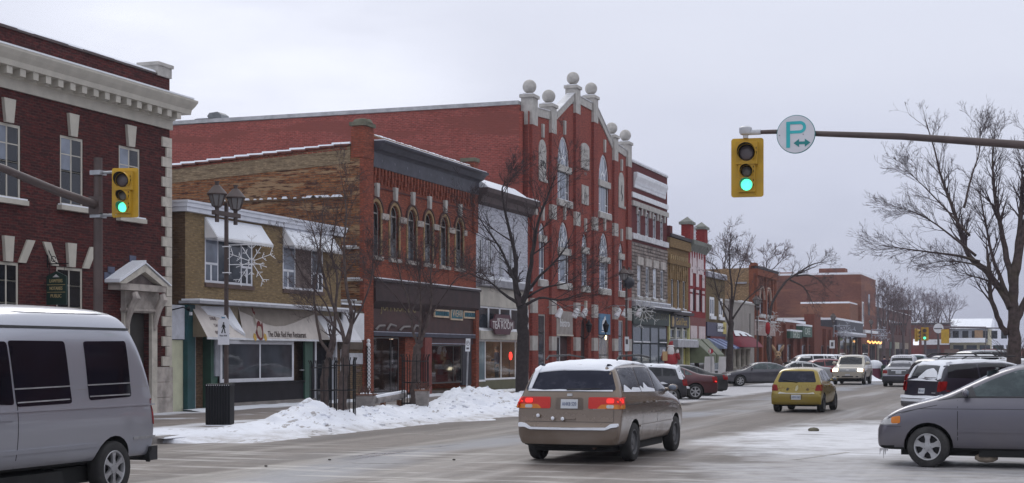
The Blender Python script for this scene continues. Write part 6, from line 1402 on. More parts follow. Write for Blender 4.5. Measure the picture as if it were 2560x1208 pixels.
lamp(l4x, l4y, 5.9, 'twin lantern street lamp before the dark slate shop front'); snowflake(l4x, l4y, 4.1, .95, 1.2, 'white snowflake light against the dark slate shop front', M('cool rope light', (.42,.44,.50), .7), 12, .026)
lamp(l5x, l5y, 6.0, 'far twin lantern street lamp before the dark red row'); snowflake(l5x, l5y, 4.2, .9, 1.3, 'farthest white snowflake light before the dark red row', M('cool rope light', (.42,.44,.50), .7), 12, .028)
bb = MB().sphere((l2x+.2,l2y-.3,5.25), .28, 14).tube([(l2x,l2y,5.25),(l2x+.2,l2y-.3,5.25)], .03, 5).build('black_speaker_ball', M('dark ball', (.03,.03,.04), .5), smooth=True); tag(bb, 'round dark speaker ball hung below the lanterns by the red hall', 'speaker')
rl = MB().lathe([(.05,4.0),(.14,4.1),(.17,4.4),(.13,4.75),(.05,4.8)], 10, (l3x+.75,l3y-.2,-.75)).build('red_stocking', M('red felt', (.32,.015,.02), .8), smooth=True); tag(rl, 'bright red hanging ornament beside the lamp at the orange arched building', 'ornament')
# signs on posts
PW = thing('pedestrian_sign', 'tall white sign with a walking figure and blue top on the lamp post', 'sign', (0,0,0))
q0 = on_y(545,862,l1y-.12); q1 = on_y(573,790,l1y-.12); w0, w1, z0, z1 = q0[0], q1[0], q0[1], q1[1]; cxp = (w0+w1)/2; wf = M('white sign face', (.62,.62,.66))
MB().prism([(w0,z0),(w1,z0),(w1,z1-.12),(w1-.06,z1-.06),(cxp+.06,z1+.02),(cxp,z1+.03),(cxp-.06,z1+.02),(w0+.06,z1-.06),(w0,z1-.12)], 'y', l1y-.13, l1y-.11).build('board', wf, PW)
yy = l1y-.1325; zc_ = z1-.30; bk = M('black print', (.012,.012,.012), .6)
MB().lathe([(.022,-.002),(.022,0)], 12, (cxp+.01,yy,zc_+.12), 'y').prism([(cxp-.02,zc_+.09),(cxp+.03,zc_+.09),(cxp+.04,zc_-.02),(cxp-.015,zc_-.02)], 'y', yy-.002, yy).prism([(cxp-.015,zc_-.018),(cxp+.012,zc_-.018),(cxp-.03,zc_-.14),(cxp-.065,zc_-.13)], 'y', yy-.002, yy).prism([(cxp+.012,zc_-.018),(cxp+.04,zc_-.018),(cxp+.07,zc_-.14),(cxp+.035,zc_-.14)], 'y', yy-.002, yy).prism([(cxp-.02,zc_+.085),(cxp-.055,zc_+.0),(cxp-.04,zc_-.005),(cxp-.01,zc_+.06)], 'y', yy-.002, yy).prism([(cxp+.03,zc_+.085),(cxp+.07,zc_+.0),(cxp+.055,zc_-.005),(cxp+.02,zc_+.06)], 'y', yy-.002, yy).build('walking_figure', bk, PW)
text(PW, 'Please Walk', .06, bk, (cxp,yy-.002,zc_-.20), (PI/2,0,0), .002, wide=.21); MB().prism([(cxp-.05,z1-.06),(cxp+.05,z1-.06),(cxp+.05,z1-.03),(cxp-.02,z1-.03),(cxp-.05,z1-.01)], 'y', yy-.002, yy).build('blue_crest', M('blue print', (.04,.18,.32), .6), PW)
NP = thing('no_parking_sign', 'small white kerb sign with a dark circle on a leaning steel post', 'sign', (0,0,0)); x_, y_ = at(1165, 50.8); x2, y2 = at(1171, 50.8); zt_ = 1.9+38/3800*50.8; zb_ = 1.9+7/3800*50.8
MB().tube([(x_,y_,.1),(x2,y2,zt_)], .032, 6).build('post', galv, NP); MB().prism([(x2-.085,zb_),(x2+.075,zb_),(x2+.095,zt_+.02),(x2-.065,zt_+.02)], 'y', y2-.07, y2-.05).build('plate', white, NP)
MB().tube([(x2+.01+.055*math.cos(a*PI/6),y2-.073,zt_-.14+.08*math.sin(a*PI/6)) for a in range(13)], .008, 4).build('circle', M('grey print', (.10,.09,.10), .7), NP); text(NP, 'P', .12, M('grey print', (.10,.09,.10)), (x2+.01,y2-.074,zt_-.14), (PI/2,0,0), .002); bx('print_lines', M('grey print', (.10,.09,.10)), NP, x2-.045, x2+.05, y2-.074, y2-.071, zt_-.34, zt_-.28)
x_, y_ = at(1566, 71); z1, z0 = 1.9+44/3800*71, 1.9+8/3800*71; a_ = thing('kerb_sign', 'narrow white notice on the lamp post at the right corner of the hall', 'sign', (0,0,0)); bx('plate', white, a_, x_-.02, x_+.18, y_-.22, y_-.2, z0, z1); bx('print_lines', M('grey print', (.10,.09,.10)), a_, x_+.02, x_+.14, y_-.224, y_-.221, z1-.35, z1-.12)
x_, y_ = at(1778, 92); zz = 1.9+8/3800*92; a_ = thing('round_red_sign', 'small round red and white sign on a grey post before the sage awnings', 'sign', (0,0,0)); MB().tube([(x_,y_,.1),(x_,y_,zz+.2)], .035, 6).build('post', galv, a_); MB().lathe([(.15,-.01),(.15,.01)], 16, (x_,y_-.06,zz), 'y').build('plate', M('sign red', (.45,.03,.05), .5), a_); bx('white_bar', white, a_, x_-.09, x_-.01, y_-.085, y_-.072, zz-.1, zz+.1)
x_, y_ = at(2081, 149); zz = 1.9+25/3800*149; a_ = thing('white_kerb_sign', 'white rectangular sign on the lamp post before the dark slate shop front', 'sign', (0,0,0)); bx('plate', white, a_, x_-.25, x_+.25, y_-.2, y_-.17, zz-.4, zz+.4); bx('print_lines', M('grey print', (.10,.09,.10)), a_, x_-.12, x_+.12, y_-.205, y_-.201, zz-.2, zz+.2)
# far traffic lights over the end of the street
for px, py, t, lab, rz in ((2312,835,235,'far yellow traffic light showing green before the end building',0),(2363,841,200,'back of a far yellow traffic light hanging on the right',PI),(2292,838,240,'far yellow traffic light turned aside, left of the green one',1.2)):
    x_, y_ = at(px, t); zz = 1.9+(886-py)/3800*t; F_ = thing('traffic_light', lab, 'traffic light', (0,0,0), 0, 'far traffic lights')
    signal_head(F_, (x_,y_,zz), rz, 1.9 if rz != PI else 1.7); MB().tube([(x_,y_,zz+.9),(x_,y_,zz+1.15),(x_-1 if rz == 1.2 else x_+9,y_,zz+1.0),(x_-1 if rz == 1.2 else x_+9,y_,0)], .1, 6).build('mast', M('grey brown mast', (.12,.10,.11), .7), F_)
x_, y_ = at(2346, 232); a_ = thing('round_white_sign', 'round white sign with a dark bar hung near the far traffic lights', 'sign', (0,0,0)); zz = 1.9+65/3800*232; MB().lathe([(.75,-.02),(.75,.02)], 20, (x_,y_,zz), 'y').build('plate', white, a_); bx('bar', M('grey print', (.10,.09,.10)), a_, x_-.6, x_+.6, y_-.05, y_-.021, zz-.12, zz+.05)
# ------------------------------------------------------------------ bin, planters, log bench, tree guards
x_, y_ = at(550, 37.4); gz_ = .12
TB_ = thing('litter_bin', 'square black slatted litter bin standing in snow beside the lamp post', 'bin', (x_,y_,gz_), .35)
bx('liner', M('bin inside', (.008,.008,.01), .6), TB_, -.26,.26,-.26,.26,.05,.98)
for s in range(4):
    for k in range(9):
        u = -.265+k*.0663
        o = MB().box(u-.026,u+.026,-.30,-.275,.07,1.0).build('slat', black, TB_); o.rotation_euler = (0,0,s*PI/2)
MB().box(-.31,.31,-.31,.31,1.0,1.05).box(-.29,.29,-.29,.29,.02,.066).build('rim', black, TB_)
b = MB()
for k in range(11): b.sphere((-.27+k*.054,-.315,1.025), .014, 6)
b.build('stud', M('snowy stud', (.5,.5,.52), .6), TB_); bx('snow_cap', snow, TB_, -.29, .29, -.32, -.30, .02, .055)
wood = M('weathered brown wood', (.14,.065,.04), .85, .3, 4); woodg = M('grey wood', (.22,.20,.19), .9, .25, 4)
def planter(px, t, w, h, label, zz, rz=.3):
    x_, y_ = at(px, t); P_ = thing('wooden_planter', label, 'planter', (x_,y_,zz), rz, 'wooden planters by the trees')
    for k in range(4):
        z = k*h/4*.92; wt = w*(.86+.04*k)
        MB().box(-wt/2,wt/2,-wt/2,-wt/2+.04,z,z+h/4*.88).box(-wt/2,wt/2,wt/2-.04,wt/2,z,z+h/4*.88).box(-wt/2,-wt/2+.04,-wt/2+.041,wt/2-.041,z,z+h/4*.88).box(wt/2-.04,wt/2,-wt/2+.041,wt/2-.041,z,z+h/4*.88).build('board', woodg, P_)
    MB().box(-w*.54,w*.54,-w*.54,-w*.44,h*.93,h*1.04).box(-w*.54,w*.54,w*.44,w*.54,h*.93,h*1.04).box(-w*.54,-w*.44,-w*.439,w*.439,h*.93,h*1.04).box(w*.44,w*.54,-w*.439,w*.439,h*.93,h*1.04).build('rim', wood, P_)
    MB().sphere((0,0,h*.92), w*.42, 12, (1,1,.45)).build('snow_cap', snow, P_, True)
    b = MB(); random.seed(int(px))
    for k in range(26):
        a, r_ = random.uniform(0,2*PI), random.uniform(0,w*.4); p = Vector((r_*math.cos(a),r_*math.sin(a),h*.98)); b.tube([p,p+Vector((random.uniform(-.15,.15),random.uniform(-.15,.15),random.uniform(.08,.26)))], [.02,.012], 4)
    b.build('dried_plants', M('dried stems', (.10,.05,.04), .95, .4), P_)
planter(914, 42.5, .52, .40, 'low wooden planter with snow and dried stems left of the log bench', .38); planter(1056, 44.6, .40, .46, 'wooden planter with snow tucked behind the second tree guard', .40)
x0_, y0_ = at(938, 43.5); x1_, y1_ = at(1012, 46.5); LB = thing('log_bench', 'grey log bench on short posts half buried in the snow bank', 'bench', (0,0,0))
MB().tube([(x0_,y0_,.58),((x0_+x1_)/2,(y0_+y1_)/2,.60),(x1_,y1_,.66)], [.10,.11,.10], 10).build('log', woodg, LB, 'auto')
for s in (.25, .8): bx('leg', wood, LB, x0_+(x1_-x0_)*s-.06, x0_+(x1_-x0_)*s+.06, y0_+(y1_-y0_)*s-.06, y0_+(y1_-y0_)*s+.06, .1, .52)
MB().tube([(x0_,y0_,.67),(x1_,y1_,.75)], [.06,.06], 6).build('snow_cap', snow, LB)
def guard(x, y, z, r, h, label):
    G_ = thing('tree_guard', label, 'tree guard', (x,y,z), 0, 'iron tree guards')
    for k in range(12): a = 2*PI*k/12; MB().tube([(r*math.cos(a),r*math.sin(a),0),(r*math.cos(a),r*math.sin(a),h),(r*1.12*math.cos(a),r*1.12*math.sin(a),h+.1)], .014, 5).build('bar', black, G_)
    for hz_ in (.12, h*.5, h*.93): MB().tube([(r*math.cos(a*PI/10),r*math.sin(a*PI/10),hz_) for a in range(21)], .016, 4, False).build('hoop', black, G_)
# ------------------------------------------------------------------ bare trees
Fw = Vector((-SP, CP, 0)); Rt = Vector((CP, SP, 0))
def grow(mb, p, d, L, r, lvl, rnd, up, nmin=.0035, kids=(6,5,4,3), spread=.75, wig=.085):
    n = max(3, int(4-lvl*.3)); pts = [p.copy()]; rad = [r]; q = p.copy(); dd = d.copy()
    for i in range(n):
        dd = (dd+Vector((rnd.uniform(-1,1),rnd.uniform(-1,1),rnd.uniform(-.7,1)))*wig+Vector((0,0,up))).normalized()
        q = q+dd*(L/n); pts.append(q.copy()); rad.append(max(nmin*.6, r*(1-.8*(i+1)/n)))
    mb.tube(pts, rad, 5 if r > .03 else 3, False)
    if lvl >= len(kids): return
    for k in range(kids[lvl]+rnd.randint(-1,1)):
        s = rnd.uniform(.22,.98); j = min(n-1, int(s*n)); f = s*n-j; b = pts[j].lerp(pts[j+1], f); ax = (pts[j+1]-pts[j]).normalized()
        o = ax.orthogonal().normalized(); o.rotate(Matrix.Rotation(rnd.uniform(0,2*PI), 3, ax)); a = rnd.uniform(.45,1.0)*spread
        nd = (ax*math.cos(a)+o*math.sin(a)).normalized(); rr = max(nmin, min(rad[j]*.62, r*.55))
        grow(mb, b, nd, L*rnd.uniform(.42,.72)*(1-.25*s), rr, lvl+1, rnd, up, nmin, kids, spread, wig)
def tree(name, label, base, limbs, t, lr, seed, mats=(bark, twig), group='bare street trees', kids=(5,4,3), nmin=.0045, up=.05, L=1.6, end=.8, spread=.9, depth=.35):
    """limbs: (list of (px, py), r0, r1, number of side shoots); the first one is the trunk"""
    rnd = random.Random(seed); T_ = thing(name, label, 'tree', (0,0,0), 0, group); tm, cm = MB(), MB()
    for li, (pp, r0, r1, ns) in enumerate(limbs):
        if li and lr: r0 *= lr
        pts = []; tot = rnd.uniform(-1,1)*depth*(li > 0)
        for i, (px, py) in enumerate(pp):
            d = ray(px, py)*t; w = Vector((d.x, d.y, EYE+d.z))+Fw*(tot*i/max(1,len(pp)-1)*(len(pp)*.5))
            if li == 0 and i == 0 and base is not None: w = Vector(base)
            pts.append(w)
        # smooth
        fine = []; rr = []; m = 4
        for i in range(len(pts)-1):
            p0, p1, p2, p3 = pts[max(0,i-1)], pts[i], pts[i+1], pts[min(len(pts)-1,i+2)]
            for k in range(m):
                u = k/m; fine.append(.5*((2*p1)+(p2-p0)*u+(2*p0-5*p1+4*p2-p3)*u*u+(3*p1-p0-3*p2+p3)*u**3)); rr.append(r0+(r1-r0)*((i+u)/(len(pts)-1))**.8)
        fine.append(pts[-1]); rr.append(r1)
        fine = [f+Vector((rnd.uniform(-1,1),rnd.uniform(-1,1),0))*min(.03, rr[i]*.3)*(i > 0) for i, f in enumerate(fine)]
        if li == 0: rr[0] *= 1.25
        (tm if r0 > .035 else cm).tube(fine, rr, 10 if r0 > .1 else 7)
        for k in range(int(ns*(1.7 if end < .5 else 1))):
            s = rnd.uniform(.30 if li else .72, 1.0)**.8*(len(fine)-1); j = min(len(fine)-2, int(s)); b = fine[j].lerp(fine[j+1], s-j); ax = (fine[j+1]-fine[j]).normalized()
            o = ax.orthogonal().normalized(); o.rotate(Matrix.Rotation(rnd.uniform(0,2*PI), 3, ax)); a = rnd.uniform(.35,.95)*spread
            grow(cm, b, (ax*math.cos(a)+o*math.sin(a)).normalized(), L*rnd.uniform(.6,1.1)*(1.15-.5*s/len(fine)), max(nmin, rr[j]*.5), 0, rnd, up, nmin, kids, spread)
        grow(cm, fine[-1], (fine[-1]-fine[-3]).normalized(), L*end, max(nmin, r1*.9), 0, rnd, up, nmin, kids, spread)
    tm.build('trunk', mats[0], T_, True); o = cm.build('crown', mats[1], T_); return T_
b_ = at(808, 42.0); g1p = (*b_, .15)
tree('bare_tree', 'slim twin stemmed bare tree in the left iron guard before the restaurant', g1p, [([(808,1030),(812,950),(820,905),(826,880)],.13,.09,0),([(826,885),(800,850),(786,790),(780,720),(790,640),(768,560)],.075,.016,9),([(828,885),(838,850),(842,780),(850,700),(838,640),(845,590)],.085,.018,9),([(836,830),(815,760),(760,690),(735,640)],.04,.012,6)], 42.0, .72, 21, (bark2, twig), L=1.15, kids=(5,4,3), nmin=.0042)
guard(g1p[0], g1p[1], .18, .36, 1.45, 'left iron bar tree guard in the snow before the restaurant')
b_ = at(856, 39.6); g2p = (*b_, .15)
tree('bare_tree', 'bare tree with a forked trunk in the iron guard right of the first one', g2p, [([(856,1040),(858,960),(862,900),(864,860)],.13,.10,0),([(864,862),(850,810),(818,720),(800,640),(805,560)],.08,.016,9),([(864,862),(880,800),(868,720),(862,620),(868,540),(862,480)],.085,.014,11),([(876,820),(905,770),(930,700),(935,650)],.045,.012,8),([(858,840),(820,800),(795,775)],.04,.015,6)], 39.6, .75, 22, (bark2, twig), L=1.15, kids=(5,4,3), nmin=.0042)
guard(g2p[0], g2p[1], .22, .34, 1.5, 'iron bar tree guard around the forked trunk before the annex')
b_ = at(1038, 46.0); g3p = (*b_, .15)
tree('bare_tree', 'bare spreading tree in the iron guard before the red arched shop', g3p, [([(1038,1030),(1040,950),(1042,880),(1048,860)],.16,.11,0),([(1046,866),(1030,820),(1022,760),(1000,700),(985,640)],.07,.014,11),([(1050,862),(1072,800),(1080,740),(1078,690),(1090,640)],.075,.014,11),([(1048,862),(1052,780),(1050,700),(1040,620)],.06,.014,11),([(1030,800),(990,740),(950,700),(920,680)],.04,.012,9),([(1074,790),(1110,740),(1140,700),(1165,690)],.04,.012,8)], 46.0, .72, 23, (bark2, twig), L=1.3, kids=(5,4,3), nmin=.0045)
guard(g3p[0], g3p[1], .30, .40, 1.5, 'iron bar tree guard beside the planter before the red arched shop')
b_ = at(1303, 54.4)
tree('bare_tree', 'large dark bare tree with a thick trunk between the white building and the hall', (*b_, .12), [([(1303,960),(1306,880),(1306,800),(1304,765)],.25,.19,0),([(1302,770),(1290,720),(1288,640),(1270,560),(1255,480),(1262,455)],.13,.012,13),([(1306,765),(1322,700),(1330,640),(1345,560),(1370,490),(1390,440)],.12,.012,12),([(1300,740),(1282,690),(1250,620),(1215,570),(1195,540)],.08,.012,10),([(1298,760),(1260,735),(1225,705),(1190,690)],.075,.012,9),([(1312,765),(1350,745),(1400,750),(1450,735)],.07,.012,9),([(1318,730),(1350,690),(1400,640),(1430,585)],.075,.012,10),([(1316,745),(1360,720),(1410,710),(1445,690)],.05,.012,7)], 54.4, 0, 24, (M('dark wet bark', (.030,.023,.024), .95, .3, 9), M('dark twigs', (.040,.028,.030), .95)), L=1.8, kids=(5,4,2), nmin=.006)
b_ = at(1822, 93.5)
tree('bare_tree', 'bare upright tree before the red domed awning', (*b_, .12), [([(1822,960),(1824,900),(1826,850),(1828,800)],.26,.15,0),([(1828,800),(1830,730),(1824,660),(1825,610)],.10,.02,14),([(1830,800),(1862,752),(1905,715)],.08,.02,8),([(1826,820),(1806,770),(1790,720),(1782,670)],.07,.02,9),([(1828,790),(1842,700),(1858,650)],.06,.02,8)], 93.5, 0, 25, (bark, twig), L=1.7, kids=(4,4,2), nmin=.007)
b_ = at(1925, 112)
tree('bare_tree', 'leaning bare tree bending right over the low brick shops', (*b_, .12), [([(1918,930),(1920,850),(1928,770),(1945,730),(1975,695),(2005,680)],.12,.07,5),([(1985,690),(2030,662),(2060,655)],.09,.02,9),([(1975,700),(2010,720),(2030,760)],.08,.02,9),([(1990,690),(2030,690),(2065,720)],.08,.02,10)], 112, 0, 26, (bark, twig), L=1.6, kids=(4,3,2), nmin=.008)
b_ = at(2536, 50.0)
big = tree('bare_tree', 'great bare tree with a thick lichened trunk on the right edge', (*b_, 0), [([(2538,1010),(2536,900),(2534,800),(2534,710),(2540,650),(2552,560),(2556,450)],.29,.05,8),
    ([(2516,835),(2488,792),(2468,740),(2460,690),(2452,640)],.10,.05,5),
    ([(2528,770),(2505,720),(2470,670),(2440,640),(2425,590),(2410,520),(2385,440),(2370,360),(2350,275)],.15,.012,18),
    ([(2450,655),(2400,640),(2330,630),(2260,620),(2205,612)],.06,.008,12),([(2440,640),(2380,590),(2310,540),(2240,515)],.05,.008,13),([(2425,590),(2370,520),(2320,460),(2285,420)],.045,.008,13),
    ([(2410,520),(2430,440),(2450,380),(2455,320)],.045,.008,11),([(2534,720),(2515,620),(2500,520),(2492,420),(2500,330)],.13,.012,16),([(2536,690),(2560,580),(2570,460),(2580,340)],.14,.012,14),([(2530,760),(2490,660),(2470,560),(2455,470)],.09,.012,13),([(2540,800),(2580,720),(2620,640),(2650,540)],.13,.012,10),([(2500,720),(2460,700),(2420,690),(2385,680)],.045,.008,9),([(2480,680),(2420,660),(2350,655),(2300,665)],.04,.008,9)],
    50.0, 0, 27, (M('brown grey bark', (.075,.055,.052), .95, .35, 8, .01, dirt=(.10,.085,.05)), M('purple brown twigs', (.075,.055,.060), .95)), group=None, L=1.25, kids=(5,3,2), nmin=.0040, up=.06, spread=.8, depth=.45, end=.4)
# far street trees and the trees behind the end buildings
for k, (px, t, pt, lab) in enumerate(((2208,185,745,'far bare tree before the dark red row, nearest the tall plain block'),(2232,205,752,'far bare tree in the middle of the dark red row'),(2258,230,748,'far bare tree at the right end of the dark red row'),(2312,260,800,'thin far bare tree before the street end brick building'),(2345,262,790,'thin far bare tree under the round white sign'))):
    b_ = at(px, t); w = 10
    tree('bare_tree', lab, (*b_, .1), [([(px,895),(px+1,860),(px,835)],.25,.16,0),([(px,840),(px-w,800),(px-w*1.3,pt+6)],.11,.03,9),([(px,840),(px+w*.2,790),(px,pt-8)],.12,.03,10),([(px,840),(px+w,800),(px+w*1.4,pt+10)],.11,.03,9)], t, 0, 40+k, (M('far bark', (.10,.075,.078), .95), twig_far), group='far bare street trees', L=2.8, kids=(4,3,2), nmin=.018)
for k, (px, pt, lab) in enumerate(((2285,756,'bare tree behind the end building, leftmost of the skyline trees'),(2310,748,'bare tree behind the end building, second of the skyline trees'),(2340,752,'bare tree behind the end building, third of the skyline trees'),(2372,762,'bare tree behind the end building, right of the skyline trees'),(2206,722,'bare tree showing above the dark red row, beside the tall block'),(2238,730,'bare tree showing above the roof of the dark red row'))):
    t = 318+k*3; b_ = at(px, t)
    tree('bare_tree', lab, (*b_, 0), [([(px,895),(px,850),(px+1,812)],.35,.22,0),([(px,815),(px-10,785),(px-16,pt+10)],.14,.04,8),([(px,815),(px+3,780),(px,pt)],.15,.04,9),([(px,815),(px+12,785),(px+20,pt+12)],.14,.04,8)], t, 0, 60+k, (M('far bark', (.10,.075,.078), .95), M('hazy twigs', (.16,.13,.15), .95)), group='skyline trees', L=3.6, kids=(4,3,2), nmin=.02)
for k, (px, py, t, lab) in enumerate(((1808,640,122,'top of a bare tree behind the tan flank, left one'),(1912,655,158,'top of a bare tree behind the orange arched building'))):
    x_, y_ = at(px, t); x_ -= 14 if k == 0 else 12; y_ += 14*.0
    d = ray(px, 886); tt = None
    b = Vector((*at(px, t+22), 0))
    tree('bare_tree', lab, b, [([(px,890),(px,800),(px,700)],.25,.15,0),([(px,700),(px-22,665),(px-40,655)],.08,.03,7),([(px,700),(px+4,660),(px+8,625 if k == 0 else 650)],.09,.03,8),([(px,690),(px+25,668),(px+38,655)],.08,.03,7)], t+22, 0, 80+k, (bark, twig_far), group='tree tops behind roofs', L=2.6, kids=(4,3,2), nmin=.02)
# bushes right of the big tree
x_, y_ = at(2538, 92); cm = MB(); rnd = random.Random(4)
for k in range(46):
    a, e = rnd.uniform(0,2*PI), rnd.uniform(.2,1.3); grow(cm, Vector((x_,y_,.1)), Vector((math.cos(a)*math.cos(e),math.sin(a)*math.cos(e),math.sin(e))), rnd.uniform(1.2,2.6), .03, 1, rnd, .03, .015, (4,4,3))
bs = cm.build('bare_bush', twig); tag(bs, 'dense dark bare bush beside the great tree trunk', 'bush')
# ------------------------------------------------------------------ people and painted figures
def person(label, loc, rz, h, top, legs, hair, joints=None, stride=.0):
    skin = M('skin', (.42,.25,.19), .6, .06)
    J = joints or {}
    s = h/1.75
    V = [(0,0,.95),(0,0,1.12),(0,0,1.30),(0,0,1.45),(0,.015,1.54),(0,.02,1.66),(.10,0,.93),(.105,stride*.5,.50),(.105,stride*.7-.02,.09),(.105,stride*.7+.14,.04),(-.10,0,.93),(-.105,-stride*.4,.50),(-.105,-stride*.8-.03,.10),(-.105,-stride*.8+.12,.04),(.19,0,1.41),(.25,-.02,1.15),J.get('rh',(.24,.08,.93)),J.get('rf',(.235,.11,.85)),(-.19,0,1.41),(-.25,-.02,1.15),J.get('lh',(-.24,.08,.93)),J.get('lf',(-.235,.11,.85)),(0,.09,1.63)]
    E = [(0,1),(1,2),(2,3),(3,4),(4,5),(0,6),(6,7),(7,8),(8,9),(0,10),(10,11),(11,12),(12,13),(3,14),(14,15),(15,16),(16,17),(3,18),(18,19),(19,20),(20,21),(5,22)]
    Rr = [.15,.14,.16,.13,.055,.095,.10,.075,.05,.04,.10,.075,.05,.04,.07,.055,.038,.03,.07,.055,.038,.03,.055]
    me = bpy.data.meshes.new('person'); me.from_pydata([tuple(c*s for c in v) for v in V], E, [])
    ob = bpy.data.objects.new('t', me); C.objects.link(ob)
    sk = ob.modifiers.new('s', 'SKIN'); ss = ob.modifiers.new('ss', 'SUBSURF'); ss.levels = 2; ss.render_levels = 2
    for i, d in enumerate(me.skin_vertices[0].data): d.radius = (Rr[i]*s, Rr[i]*s*(.72 if i in (0,1,2,3) else 1)); d.use_root = (i == 0)
    dg = bpy.context.evaluated_depsgraph_get(); m2 = bpy.data.meshes.new_from_object(ob.evaluated_get(dg)); bpy.data.objects.remove(ob)
    for m in (skin, top, legs, M('dark shoes', (.015,.013,.012), .6)): m2.materials.append(m)
    for p in m2.polygons:
        c = p.center/s; p.material_index = 0 if c.z > 1.50 or (abs(c.x) > .17 and c.z < .92 and c.z > .80) else (1 if c.z > .93 or abs(c.x) > .2 else (2 if c.z > .09 else 3))
    m2.shade_smooth(); m2.name = 'person'
    o = bpy.data.objects.new('person', m2); C.objects.link(o); o.location = loc; o.rotation_euler = (0,0,rz); tag(o, label, 'person')
    MB().sphere((0,.0*s,1.695*s), .105*s, 12, (1,1.1,.95)).build('hair', hair, o, True)
    MB().sphere((0,.128*s,1.645*s), .018*s, 6).build('nose', skin, o); MB().sphere((.035*s,.112*s,1.672*s), .011*s, 6).sphere((-.035*s,.112*s,1.672*s), .011*s, 6).build('eyes', dark, o); bx('mouth', M('lips', (.3,.1,.09), .6), o, -.025*s, .025*s, .10*s, .112*s, 1.605*s, 1.613*s)
    for sg in (-1, 1):   # hands: palm with four fingers and a thumb
        c = Vector(J.get('rf' if sg > 0 else 'lf', (sg*.235,.11,.85)))*s; hm = MB().tube([c+Vector((0,0,.02*s)), c-Vector((0,0,.06*s))], [.03*s,.034*s], 8)
        for k in range(4): hm.tube([c+Vector(((k-1.5)*.016*s,.005*s,-.055*s)), c+Vector(((k-1.5)*.018*s,.018*s,-(.10+.012*(k in (1,2)))*s)), c+Vector(((k-1.5)*.017*s,.03*s,-(.13+.012*(k in (1,2)))*s))], [.0095*s,.009*s,.007*s], 5)
        hm.tube([c+Vector((-sg*.03*s,.01*s,-.015*s)), c+Vector((-sg*.055*s,.025*s,-.05*s)), c+Vector((-sg*.055*s,.03*s,-.08*s))], [.012*s,.010*s,.008*s], 5); hm.build('hand', skin, o, True)
    return o
yp = on_x(1242, 900, FAC+.8)[0]
person('person in a navy sweater and dark trousers standing inside the tea room window', (-FAC-.8, yp, .505), 2.3, 1.75, M('navy sweater', (.035,.05,.12), .9), M('black trousers', (.012,.012,.016), .9), M('greying hair', (.10,.08,.07), .9), {'rh':(.20,.22,1.10),'rf':(.12,.30,1.12)})
x_, y_ = at(2211, 118); person('person in a dark purple coat walking beyond the snow heap', (x_,y_,.0), .3, 1.75, M('plum coat', (.05,.03,.06), .9), M('dark jeans', (.025,.025,.04), .9), M('dark hair', (.02,.015,.015), .9), stride=.35)
x_, y_ = at(2226, 124); person('person in a black coat walking just right of the plum coated one', (x_,y_,.0), .2, 1.72, M('black coat', (.02,.018,.025), .9), M('dark jeans', (.025,.025,.04)), M('brown hair', (.06,.035,.02), .9), stride=-.3)
# painted Christmas cut-outs on the pavement
red = M('figure red', (.28,.018,.022), .7, .12); fw = M('figure white', (.62,.60,.60), .8, .06)
x_, y_ = at(1677, 79); G_ = thing('christmas_figure', 'red coated white bearded Christmas figure holding a parcel on a red barrel', 'figure', (x_,y_,.15), PHI*.6); G_.scale = (.9,.9,1.2)
MB().lathe([(.34,0),(.38,.25),(.38,.55),(.33,.78)], 14).build('barrel', M('faded red barrel', (.24,.05,.055), .8), G_, 'auto'); MB().lathe([(.36,.78),(.42,.86),(.42,.95),(.36,1.0)], 14).build('fur_hem', fw, G_, True)
MB().lathe([(.36,1.0),(.40,1.15),(.36,1.38),(.20,1.55)], 14).build('coat', red, G_, True)
for s in (-1, 1):
    MB().tube([(s*.30,0,1.45),(s*.47,-.1,1.30),(s*.40,-.22,1.52)], [.11,.10,.09], 8).build('sleeve', red, G_, True); MB().sphere((s*.40,-.24,1.58), .09, 8).build('mitten', fw, G_, True)
MB().sphere((0,-.06,1.66), .19, 14, (1,1,1.1)).build('head', M('figure face', (.45,.26,.2), .7), G_, True); MB().sphere((0,-.16,1.56), .20, 14, (1.05,.7,1.35)).build('beard', fw, G_, True); MB().sphere((0,-.05,1.80), .20, 12, (1.1,1,.35)).build('hat_brim', fw, G_, True); MB().tube([(0,-.02,1.80),(.03,0,1.95),(.12,0,2.02)], [.17,.11,.03], 10).build('hat', red, G_, True); bx('parcel', M('parcel gold', (.45,.30,.15), .7), G_, -.46, -.18, -.36, -.16, 1.18, 1.58)
x_, y_ = at(1945, 106); G_ = thing('reindeer_figure', 'tan reindeer figure with tall ears on a red stand', 'figure', (x_,y_,.15), PHI*.6); tn = M('figure tan', (.34,.22,.13), .8)
MB().lathe([(.38,0),(.40,.5),(.36,.9)], 12).build('stand', M('figure red stand', (.22,.03,.035), .8), G_, True); MB().lathe([(.30,.9),(.33,1.2),(.22,1.5)], 12).build('chest', M('figure brown', (.12,.06,.04), .8), G_, True); MB().sphere((0,-.05,1.72), .24, 12, (1,.9,1.1)).sphere((0,-.24,1.58), .15, 10).build('head', tn, G_, True); MB().sphere((0,-.38,1.60), .05, 8).build('nose', dark, G_)
for s in (-1, 1): MB().tube([(s*.14,0,1.9),(s*.28,0,2.15),(s*.42,0,2.42)], [.09,.11,.03], 8).build('ear', tn, G_, True); MB().sphere((s*.09,-.25,1.80), .035, 6).build('eye', dark, G_)
